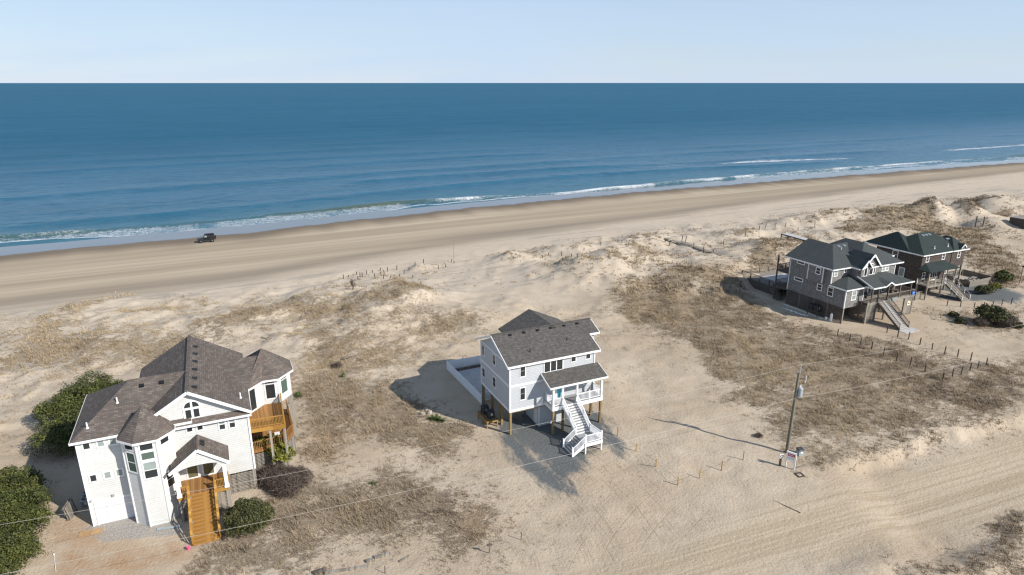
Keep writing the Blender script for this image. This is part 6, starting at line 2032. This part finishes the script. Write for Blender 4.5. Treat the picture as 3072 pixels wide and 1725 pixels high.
# pallets and condensers left of the white house
pa = thing('pallet_stack', 'stack of grey wooden pallets leaning beside the white turret house', 'pallets', lloc(-1.75, 2.4), R(24.5 + 78))
for j in range(2):
    for k in range(6):
        MB().beam((-.65 + k * .26, .1 + j * .18, 0.0), (-.65 + k * .26, .35 + j * .18, 1.35), .19, .03, (0, 1, 0)).build('slat', M['old_wood'], pa)
    for z in (.15, .65, 1.2):
        MB().beam((-.8, .17 + j * .18 + z * .18, z), (.8, .17 + j * .18 + z * .18, z), .09, .09).build('bearer', M['old_wood_dark'], pa)
ac_unit('air_conditioner', 'pale condenser behind the pallets, nearer the garage wall front', lloc(-1.0, 3.7), R(24.5), .85, .75, None, True)
ac_unit('air_conditioner', 'pale condenser behind the pallets, farther back along the white house', lloc(-1.0, 4.8), R(24.5), .85, .75, None, True)
ts = thing('ground_slab', 'pair of tan square slabs on the gravel before the garage', 'slab', lloc(-.1, -.9, .0), R(24.5 - 8))
for k, x in enumerate((-.55, .35)):
    MB().box(x - .42, -.38, -.05, x + .42, .38, .06).build('paver', M['rust'], ts)
dp = MB().box(-.9, -.13, 0, .9, .13, .07)
o = dp.build('drain_board', M['metal']); o.location = lloc(5.9, -3.0, .03); o.rotation_euler = (0, 0, R(15)); tag(o, 'long grey splash board on the gravel below the front turret', 'board')
pk = thing('toy_bucket', 'small bright pink toy bucket at the foot of the orange steps', 'bucket', lloc(7.55, -6.75), 0)
MB().cyl((0, 0, 0), (0, 0, .26), .11, 10, .15).build('pail', M['pink'], pk)
MB().cyl((0, 0, .26), (0, 0, .29), .16, 10).build('rim', M['pink'], pk)
wp = thing('edging_pipe', 'white edging pipe lying on the ground beside the near green hedge', 'pipe', at(*PT['whitepost']), R(127))
MB().cyl((-1.2, 0, .05), (1.2, 0, .06), .02, 8).build('pipe', M['white'], wp)
MB().cyl((1.2, 0, .0), (1.2, 0, .14), .05, 8).build('end_cap', M['white'], wp)
rk = random.Random(5)
for i in range(9):
    r_ = rk.uniform(.16, .38)
    m = MB()
    n = 7
    lo = [(r_ * rk.uniform(.8, 1.1) * math.cos(2 * math.pi * k / n), r_ * rk.uniform(.7, 1.1) * math.sin(2 * math.pi * k / n), -.05) for k in range(n)]
    hi = [(p[0] * rk.uniform(.5, .75), p[1] * rk.uniform(.5, .75), r_ * rk.uniform(.5, .9)) for p in lo]
    for k in range(n):
        j = (k + 1) % n
        m.face([lo[k], lo[j], hi[j], hi[k]])
    m.face(hi)
    o = m.build('rock', M['stone']); o.location = at(PT['rocks'][0] + rk.uniform(-1.3, 1.0), PT['rocks'][1] + rk.uniform(-.7, .7)); tag(o, 'pale rock in the small heap behind the near yucca', 'rock', 'rock heap by the yucca')

# light post at the right edge
lp = thing('lamp_post', 'thin dark lamp post standing in grass at the right edge', 'lamp post', at(*PT['lamp']), 0)
MB().cyl((0, 0, -.3), (.05, 0, 3.6), .06, 8, .05).build('mast', M['dark_post'], lp)
m = MB(); m.box(-.18, -.12, 3.55, .3, .12, 3.8); m.build('lamp_head', M['black'], lp)

# ramp over the dune, far stairs and crate at the right edge
RA, RB = PT['ramp_a'], PT['ramp_b']
rmp = thing('dune_ramp', 'dark wooden beach ramp with pale top rising over the dune', 'ramp', ((RA[0] + RB[0]) / 2, (RA[1] + RB[1]) / 2, 0), 0)
d0 = V((RA[0] - RB[0]) / 2, (RA[1] - RB[1]) / 2, 0)
d1 = -d0
zr0 = max(gz(*RA), gz(*RB)) + .95
dr = (d1 - d0).normalized(); sd_ = V(dr.y, -dr.x, 0)
n = 20
pme = MB().box(-.27, -1.0, -.05, .27, 1.0, .0).mesh('plank', M['concrete'])
for i in range(n):
    q = d0.lerp(d1, (i + .5) / n)
    inst('plank', pme, rmp, (q.x, q.y, zr0), (0, 0, math.atan2(dr.y, dr.x)))
for s in (-1, 1):
    a, b = d0 + sd_ * s, d1 + sd_ * s
    MB().beam((a.x, a.y, zr0 - .18), (b.x, b.y, zr0 - .18), .08, .24).build('stringer', M['old_wood_dark'], rmp)
    MB().beam((a.x, a.y, zr0 - .75), (b.x, b.y, zr0 - .75), .06, .14).build('brace', M['old_wood_dark'], rmp)
    for k in range(6):
        q = a.lerp(b, k / 5)
        MB().box(q.x - .09, q.y - .09, -3.2, q.x + .09, q.y + .09, zr0 - .06).build('post', M['old_wood_dark'], rmp)
fs = thing('beach_steps', 'short wooden steps with dark posts on the far right dune', 'steps', at(*PT['fstair']), R(60))
for x in (-.5, .5):
    for y in (0, 1.6):
        MB().box(x - .07, y - .07, -.6, x + .07, y + .07, 2.6).build('post', M['old_wood_dark'], fs)
for k in range(5):
    MB().box(-.5, k * .4, .2 + k * .5, .5, k * .4 + .3, .26 + k * .5).build('tread', M['old_wood_dark'], fs)
fb = thing('timber_crib', 'brown timber-walled deck end at the far right edge', 'deck', at(PT['fbox'][0] + 2.6, PT['fbox'][1] + 1.0), HEAD)
for k in range(6):
    MB().box(0, 0, -.2 + k * .42, 7, .12, .2 + k * .42).build('board', M['rust'], fb); MB().box(0, .12, -.2 + k * .42, .12, 5, .2 + k * .42).build('board', M['old_wood_dark'], fb)
MB().box(-.05, -.05, 2.32, 7.1, 5.1, 2.42).build('deck_floor', M['old_wood'], fb)


# ------------------------------------------------------------------ black off-road car on the beach
def car():
    x, y = PT['jeep']
    t = thing('off_road_car', 'black boxy off-road car with roof rack driving along the wet sand', 'car', at(x, y, .02), R(180 + 27))
    P = 'carpaint'
    def side_prism(pts, w, mat, name, parent=t, w2=None):
        w2 = w if w2 is None else w2
        m = MB()
        n = len(pts)
        L = [V(p[0], -w, p[1]) for p in pts]
        Rr = [V(p[0], w, p[1]) for p in pts]
        m.face(L); m.face(list(reversed(Rr)))
        for i in range(n):
            j = (i + 1) % n
            m.face([L[j], L[i], Rr[i], Rr[j]])
        return m.build(name, M[mat], parent)
    # x forward
    body = side_prism([(-1.95, .62), (1.9, .62), (1.95, .8), (1.9, 1.18), (.75, 1.28), (.7, 1.3), (-2.0, 1.3), (-2.05, .8)], .80, P, 'body')
    cabin = side_prism([(.55, 1.3), (.3, 1.85), (-1.98, 1.88), (-2.02, 1.3)], .74, P, 'cabin')
    side_prism([(.60, 1.33), (.36, 1.80), (.33, 1.80), (.57, 1.33)], .68, 'glass', 'windscreen', cabin)
    for s in (-1, 1):
        for (a, b) in ((.42, -.2), (-.3, -1.0), (-1.1, -1.85)):
            m = MB(); yy = s * .745
            pts = [(a if a < .4 else .46, yy, 1.36), (b, yy, 1.36), (b, yy, 1.76), (a if a < .4 else .28, yy, 1.76)]
            m.face(pts if s < 0 else pts[::-1]); m.build('side_window', M['glass_shade' if b == -.2 and s > 0 else 'glass'], cabin)
        m = MB(); m.box(-.95, s * .86 - .06, .48, 1.0, s * .86 + .06, .56); m.build('side_step', M['metal_dark'], t)
        for (xa, nm) in ((1.3, 'fender'), (-1.35, 'fender')):
            pts = [(xa - .62, .72), (xa - .5, .98), (xa - .3, 1.08), (xa + .3, 1.08), (xa + .55, .98), (xa + .6, .8), (xa + .5, .8), (xa + .3, .98), (xa - .3, .98), (xa - .5, .72)]
            m = MB()
            y0, y1 = s * .74, s * 1.0
            n = len(pts)
            A = [V(p[0], y0, p[1]) for p in pts]; B = [V(p[0], y1, p[1]) for p in pts]
            m.face(A if s > 0 else A[::-1]); m.face(B if s < 0 else B[::-1])
            for i in range(n):
                j = (i + 1) % n
                m.face([A[i], A[j], B[j], B[i]])
            m.build(nm, M['metal_dark'], t)
            w = MB().cyl((xa, s * .70, .43), (xa, s * .98, .43), .43, 20).build('wheel', M['rubber'], t)
            MB().cyl((xa, s * .97, .43), (xa, s * .995, .43), .25, 14).build('rim', M['metal_dark'], w)
            MB().cyl((xa, s * .99, .43), (xa, s * 1.01, .43), .08, 10).build('hub', M['galv'], w)
        MB().cyl((1.93, s * .52, .98), (2.0, s * .52, .98), .11, 12).build('headlight', M['galv'], t)
        MB().box(-2.08, s * .72 - .06, 1.0, -2.02, s * .72 + .06, 1.2).build('tail_light', M['red'], t)
        MB().box(.55, s * .9 - .1, 1.38, .65, s * .9 + .1, 1.56).build('mirror', M['black'], t)
    MB().box(1.93, -.33, .8, 1.98, .33, 1.12).build('grille', M['metal_dark'], t)
    MB().box(1.98, -.85, .58, 2.2, .85, .78).build('bumper', M['metal_dark'], t)
    MB().box(-2.25, -.8, .58, -2.05, .8, .75).build('bumper', M['metal_dark'], t)
    sp = MB().cyl((-2.08, 0, 1.15), (-2.36, 0, 1.15), .43, 20).build('spare_wheel', M['rubber'], t)
    MB().cyl((-2.35, 0, 1.15), (-2.38, 0, 1.15), .22, 14).build('rim', M['metal_dark'], sp)
    rk_ = MB().box(-1.95, -.72, 1.97, .3, .72, 2.05).build('roof_rack', M['black'], t)
    MB().box(-1.9, .45, 2.05, .1, .75, 2.2).build('awning', M['black'], rk_)
    for xx in (-1.8, -.8, .2):
        for s in (-1, 1):
            MB().box(xx - .03, s * .68 - .03, 1.84, xx + .03, s * .68 + .03, 1.98).build('rack_foot', M['black'], rk_)
    return t


car()

# ------------------------------------------------------------------ plants
def tri_mesh(name, co, tone, mat, per=3):
    """co: (n, per, 3) separate faces; tone: (n,)"""
    n = len(co)
    me = bpy.data.meshes.new(name)
    me.vertices.add(n * per)
    me.vertices.foreach_set('co', co.astype(np.float32).ravel())
    me.loops.add(n * per)
    me.loops.foreach_set('vertex_index', np.arange(n * per, dtype=np.int32))
    me.polygons.add(n)
    me.polygons.foreach_set('loop_start', np.arange(0, n * per, per, dtype=np.int32))
    me.update(calc_edges=True)
    a = me.attributes.new('tone', 'FLOAT', 'POINT')
    a.data.foreach_set('value', np.repeat(tone, per).astype(np.float32))
    me.materials.append(mat)
    return me


def unit(v):
    return v / np.maximum(np.linalg.norm(v, axis=-1, keepdims=True), 1e-6)


def leaf_cloud(lobes, n, size, seed, shell=0.55, long=1.0):
    """leaf quads through the outer volume of ellipsoid lobes (x, y, z, rx, ry, rz)"""
    g = np.random.default_rng(seed)
    L = np.array(lobes, float)
    w = L[:, 3] * L[:, 4] + L[:, 3] * L[:, 5]
    k = g.choice(len(L), n, p=w / w.sum())
    d = unit(g.normal(size=(n, 3)))
    d[:, 2] = np.where(d[:, 2] < -0.35, -d[:, 2], d[:, 2])
    bump = 0.68 + 0.62 * vnoise(d[:, 0] * 2.6 + k * 7.7, d[:, 1] * 2.6 + d[:, 2] * 2.1, seed) + 0.22 * vnoise(d[:, 0] * 7 + k, d[:, 2] * 7 + d[:, 1] * 6, seed + 3)
    r = (shell + (1 - shell) * g.random(n) ** 0.6) * bump
    c = L[k, :3] + d * L[k, 3:] * r[:, None]
    c[:, 2] = np.maximum(c[:, 2], 0.03)
    nrm = unit(d * 0.7 + g.normal(size=(n, 3)) * 0.75 + np.array([0, 0, 0.35]))
    u = unit(np.cross(nrm, g.normal(size=(n, 3))))
    v = np.cross(nrm, u)
    s = size * g.uniform(0.6, 1.35, n)[:, None]
    u, v = u * s * long, v * s * 0.62 / max(1.0, long ** .7)
    co = np.stack([c - u, c + v * 0.9 - u * 0.1, c + u, c - v * 0.9 + u * 0.1], 1)
    tone = np.clip(0.25 + 0.55 * vnoise(c[:, 0] * 1.7, c[:, 1] * 1.7 + c[:, 2], seed + 9) + g.normal(0, 0.26, n), 0, 1)
    return co, tone


def stems(lobes, seed, r=0.05, root=(0, 0)):
    g = random.Random(seed)
    m = MB()
    for (x, y, z, rx, ry, rz) in lobes:
        b = (root[0] * .4 + x * .5, root[1] * .4 + y * .5, -.2)
        mid = (x * .8 + g.uniform(-.15, .15), y * .8 + g.uniform(-.15, .15), z * .55)
        m.cyl(b, mid, r, 6, r * .75)
        for q in range(4):
            e = (x + g.uniform(-.6, .6) * rx, y + g.uniform(-.6, .6) * ry, z + g.uniform(-.1, .7) * rz)
            m.cyl(mid, e, r * .7, 5, r * .25)
    return m


def shrub(name, label, cat, x, y, lobes, n, size, mat, seed, shell=.55, long=1.0, group=None):
    t = thing(name, label, cat, at(x, y), 0, group)
    co, tone = leaf_cloud(lobes, n, size, seed, shell, long)
    o = link(bpy.data.objects.new('foliage', tri_mesh('foliage', co, tone, M[mat], 4)), t)
    st = stems(lobes, seed).build('stem', M['bark'], t)
    return t


def rel(pts, z, r, rz, seed):
    g = random.Random(seed)
    cx, cy = pts[0]
    out = []
    for p in pts:
        q = (p[0] - cx, p[1] - cy, z * g.uniform(.85, 1.1), r * g.uniform(.8, 1.05), r * g.uniform(.8, 1.05), rz * g.uniform(.8, 1.05))
        out.append(q)
        for k in range(4):
            a = g.uniform(0, 6.28)
            out.append((q[0] + math.cos(a) * r * .72, q[1] + math.sin(a) * r * .72, q[2] + g.uniform(-.2, .75) * rz * .7, r * g.uniform(.3, .5), r * g.uniform(.3, .5), rz * g.uniform(.35, .6)))
    return out


H1 = [(-48.5, 65.5), (-47.6, 60.2), (-50.8, 65.1), (-52.2, 69.4), (-51.6, 72.4), (-49.2, 70.6), (-47.4, 62.8), (-45.4, 60.4), (-46.8, 67.0)]
shrub('green_hedge', 'large rounded evergreen hedge behind the left corner of the white house', 'hedge', *H1[0], rel(H1, 1.3, 2.25, 1.9, 2), 46000, .095, 'leaf_hedge', 21)
H2 = [(-43.9, 47.5), (-47.4, 52.6), (-45.8, 52.4), (-44.4, 49.6), (-43.1, 49.6), (-42.4, 46.2), (-41.2, 46.4), (-40.2, 43.4), (-39.6, 43.2), (-39.8, 41.2), (-47.2, 49.6), (-44.2, 44.4)]
shrub('green_hedge', 'long evergreen hedge with pale flower tips filling the lower left corner', 'hedge', *H2[0], rel(H2, 1.0, 1.75, 1.5, 3), 52000, .085, 'leaf_hedge', 22)
shrub('round_shrub', 'round dense dark green shrub at the foot of the orange steps', 'shrub', -22.75, 47.2, [(0, 0, 1.2, 1.6, 1.5, 1.25), (.75, .3, 1.15, 1.2, 1.1, 1.1), (-.7, -.1, 1.15, 1.2, 1.1, 1.1), (.1, .5, 1.75, 1.05, .9, .95), (.9, -.5, 1.9, .6, .5, .5), (-.6, .6, 2.2, .6, .5, .5), (1.5, .6, 1.4, .6, .6, .6), (-1.4, .3, 1.3, .6, .6, .6), (.2, -1.0, 1.7, .7, .5, .6)], 24000, .075, 'leaf_dark', 23)
shrub('yellow_shrub', 'loose yellow-green shrub beside the slatted deck of the white house', 'shrub', -23.9, 57.3, [(0, 0, 2.0, 1.15, 1.0, .9), (-1.0, .3, 2.3, 1.0, .9, .75), (1.1, -.7, 1.7, 1.1, 1.0, .75), (.1, .6, 2.6, .9, .8, .6)], 5200, .13, 'leaf_yellow', 24, .3)
shrub('bare_shrub', 'bare brown twiggy thicket beside the yellow-green shrub', 'shrub', -22.0, 54.0, [(0, 0, .7, 1.9, 1.5, .9), (1.2, .4, .6, 1.3, 1.2, .8), (-1.5, .5, .6, 1.3, 1.2, .8), (.7, -1.3, .5, 1.3, 1.0, .7)], 11000, .10, 'leaf_bare', 25, .15, 4.5)
shrub('dark_shrub', 'large dark green shrub with bare edges right of the shingle house drive', 'shrub', 77.0, 97.5, [(0, 0, 1.3, 1.9, 1.6, 1.5), (-.6, 1.2, 1.5, 1.6, 1.4, 1.3), (1.5, -.3, .9, 1.4, 1.2, .9), (.3, .2, 2.2, .8, .7, .6), (-1.3, .6, 1.9, .7, .6, .6), (.9, 1.1, 1.9, .8, .7, .6)], 9000, .14, 'leaf_dark', 26, .3)
shrub('bare_shrub', 'brown leafless skirt of twigs round the large dark shrub', 'shrub', 78.4, 96.6, [(0, 0, .6, 1.7, 1.3, .9), (-3.4, .6, .5, 1.2, 1.0, .7)], 5000, .11, 'leaf_bare', 27, .15, 4.0)
shrub('patio_shrub', 'dark round shrub at the near corner of the board patio fence', 'shrub', 86.4, 113.6, [(0, 0, .7, 1.3, 1.1, .8), (.9, .3, .6, 1.0, .9, .7)], 3500, .14, 'leaf_dark', 28)
shrub('patio_shrub', 'small olive shrub along the front of the board patio fence', 'shrub', 90.4, 116.0, [(0, 0, .6, 1.0, .9, .6)], 2000, .13, 'leaf_yellow', 29)
shrub('patio_shrub', 'tall olive-brown shrub at the far corner of the board patio fence', 'shrub', 95.2, 120.6, [(0, 0, 1.1, 1.5, 1.3, 1.1), (.8, .4, .9, 1.2, 1.0, .9)], 4200, .14, 'leaf_hedge', 30)
shrub('dune_shrub', 'small dark shrub casting shadow left of the large dark shrub', 'shrub', *PT['sshrub2'], [(0, 0, .4, .8, .7, .5)], 1300, .12, 'leaf_dark', 31)
shrub('dune_shrub', 'tiny dark shrub between fence and drive, uppermost of the small ones', 'shrub', *PT['sshrub1'], [(0, 0, .35, .7, .6, .4)], 1000, .12, 'leaf_dark', 32)
shrub('dune_shrub', 'small dark shrub near the right edge below the large shrub', 'shrub', *PT['sshrub3'], [(0, 0, .4, .9, .7, .5)], 1300, .12, 'leaf_dark', 33)
shrub('dune_shrub', 'low dark bush in a hollow left of the utility pole base', 'shrub', *PT['darkshrub'], [(0, 0, .12, .4, .3, .25)], 350, .07, 'leaf_bare', 34, .1, 4.0)
shrub('dead_bush', 'bare grey dead bush standing on the dune crest', 'shrub', *PT['deadbush'], [(0, 0, 1.2, .4, .35, 1.0), (.2, .1, .7, .5, .4, .5)], 190, .09, 'leaf_bare', 35, .1, 3.5)
shrub('dead_bush', 'low grey tangle of dead twigs on the dune above the raised house fence', 'shrub', *PT['stickbush'], [(0, 0, .3, .9, .6, .35)], 260, .1, 'leaf_bare', 36, .1, 4.0)


def yucca(x, y, k, label, seed, s=1.0):
    g = np.random.default_rng(seed)
    t = thing('yucca', label, 'yucca', at(x, y), 0, 'yuccas on the sand lots')
    for j in range(k):
        cx, cy = g.uniform(-.7, .7, 2) * s if j else (0, 0)
        n = 60
        a = g.uniform(0, 2 * np.pi, n)
        el = g.uniform(.15, 1.4, n)
        ln = g.uniform(.45, .8, n) * s
        d = np.stack([np.cos(a) * np.cos(el), np.sin(a) * np.cos(el), np.sin(el)], 1)
        sd = np.stack([-np.sin(a), np.cos(a), np.zeros(n)], 1) * .035 * s
        b = np.array([[cx, cy, .05]]) + d * .05
        e = np.array([[cx, cy, .05]]) + d * ln[:, None]
        e[:, 2] -= .12 * ln * np.cos(el)
        co = np.stack([b - sd, b + sd, e], 1)
        link(bpy.data.objects.new('rosette', tri_mesh('rosette', co, np.clip(g.normal(.5, .25, n), 0, 1), M['leaf_yucca'], 3)), t)
    return t


yucca(*PT['yucca1'], 6, 'clump of green yucca beside the rock heap near the raised house', 41, 1.1)
yucca(*PT['yucca2'], 4, 'green yucca pair on the grass right of the white turret house deck', 42)
yucca(*PT['yucca3'], 2, 'small yellow-green yucca on the dune slope above the yucca pair', 43, .8)
yucca(*PT['yucca4'], 2, 'tiny yucca in brown grass left of the raised house driveway', 44, .55)


# ------------------------------------------------------------------ dune grass (uncountable)
def grass_field(seed, x0, x1, y0, y1, dens, blades, ln, wd):
    g = np.random.default_rng(seed)
    n = int((x1 - x0) * (y1 - y0) * dens)
    x, y = g.uniform(x0, x1, n), g.uniform(y0, y1, n)
    v, tone = veg_at(x, y)
    for p in GRAVEL + [ROAD]:
        v = v * (1 - poly_in(x, y, p, .6))
    v = v * (1 - pad_mask(x, y) * (v < .45))
    cl = 0.25 + 1.5 * sstep(.36, .66, fbm(x / 1.5, y / 1.5, 66, 3))
    keep = g.random(n) < v * cl * 0.62
    inside = np.zeros(n, bool)
    for (ox, oy, a0, a1, b0, b1) in ((-36.53, 47.98, -.5, 17, -2.7, 13.8), (-.24, 63.4, -.3, 12, -2, 19.2), (52.93, 97.96, -.4, 13.5, -1.6, 24), (73.66, 110.06, 0, 12.4, 0, 11)):
        dx, dy = x - ox, y - oy
        lx, ly = dx * math.cos(HEAD) + dy * math.sin(HEAD), -dx * math.sin(HEAD) + dy * math.cos(HEAD)
        inside |= (lx > a0) & (lx < a1) & (ly > b0) & (ly < b1)
    keep &= ~inside
    x, y, tone, v = x[keep], y[keep], tone[keep], v[keep]
    z = ground_h(x, y)
    m = len(x)
    k = blades
    size = g.uniform(.6, 1.3, m) * (0.7 + 0.5 * v)
    a = g.uniform(0, 2 * np.pi, (m, k))
    el = g.uniform(.35, 1.25, (m, k))
    L = ln * g.uniform(.55, 1.2, (m, k)) * size[:, None]
    bx = x[:, None] + g.normal(0, .10, (m, k)); by = y[:, None] + g.normal(0, .10, (m, k))
    b = np.stack([bx, by, np.repeat(z[:, None] - .03, k, 1)], -1)
    d = np.stack([np.cos(a) * np.cos(el) - .25, np.sin(a) * np.cos(el) + .1, np.sin(el)], -1)
    e = b + d * L[..., None]
    ang = a + np.pi / 2 + g.normal(0, .5, (m, k))
    sd = np.stack([np.cos(ang), np.sin(ang), np.zeros((m, k))], -1) * (wd * g.uniform(.6, 1.3, (m, k)))[..., None]
    co = np.stack([b - sd, b + sd, e], 2).reshape(-1, 3, 3)
    tt = np.clip((1 - tone)[:, None] * .78 + .12 + g.normal(0, .17, (m, k)) + g.normal(0, .10, m)[:, None], 0, 1).ravel()
    return co, tt


co1, t1 = grass_field(1, -62, 86, 40, 112, 22.0, 6, .42, .026)
co2, t2 = grass_field(2, -110, 210, 112, 225, 6.5, 6, .62, .06)
co3, t3 = grass_field(3, -110, -62, 60, 112, 14.0, 6, .45, .04)
co4, t4 = grass_field(4, 86, 130, 70, 112, 10.0, 6, .5, .04)
gco, gt_ = np.concatenate([co1, co2, co3, co4]), np.concatenate([t1, t2, t3, t4])
print('grass tris', len(gco))
go = link(bpy.data.objects.new('dune_grass', tri_mesh('dune_grass', gco, gt_, M['grass'], 3)))
tag(go, 'dry tan and brown dune grass covering lots and dunes', 'grass', kind='stuff')
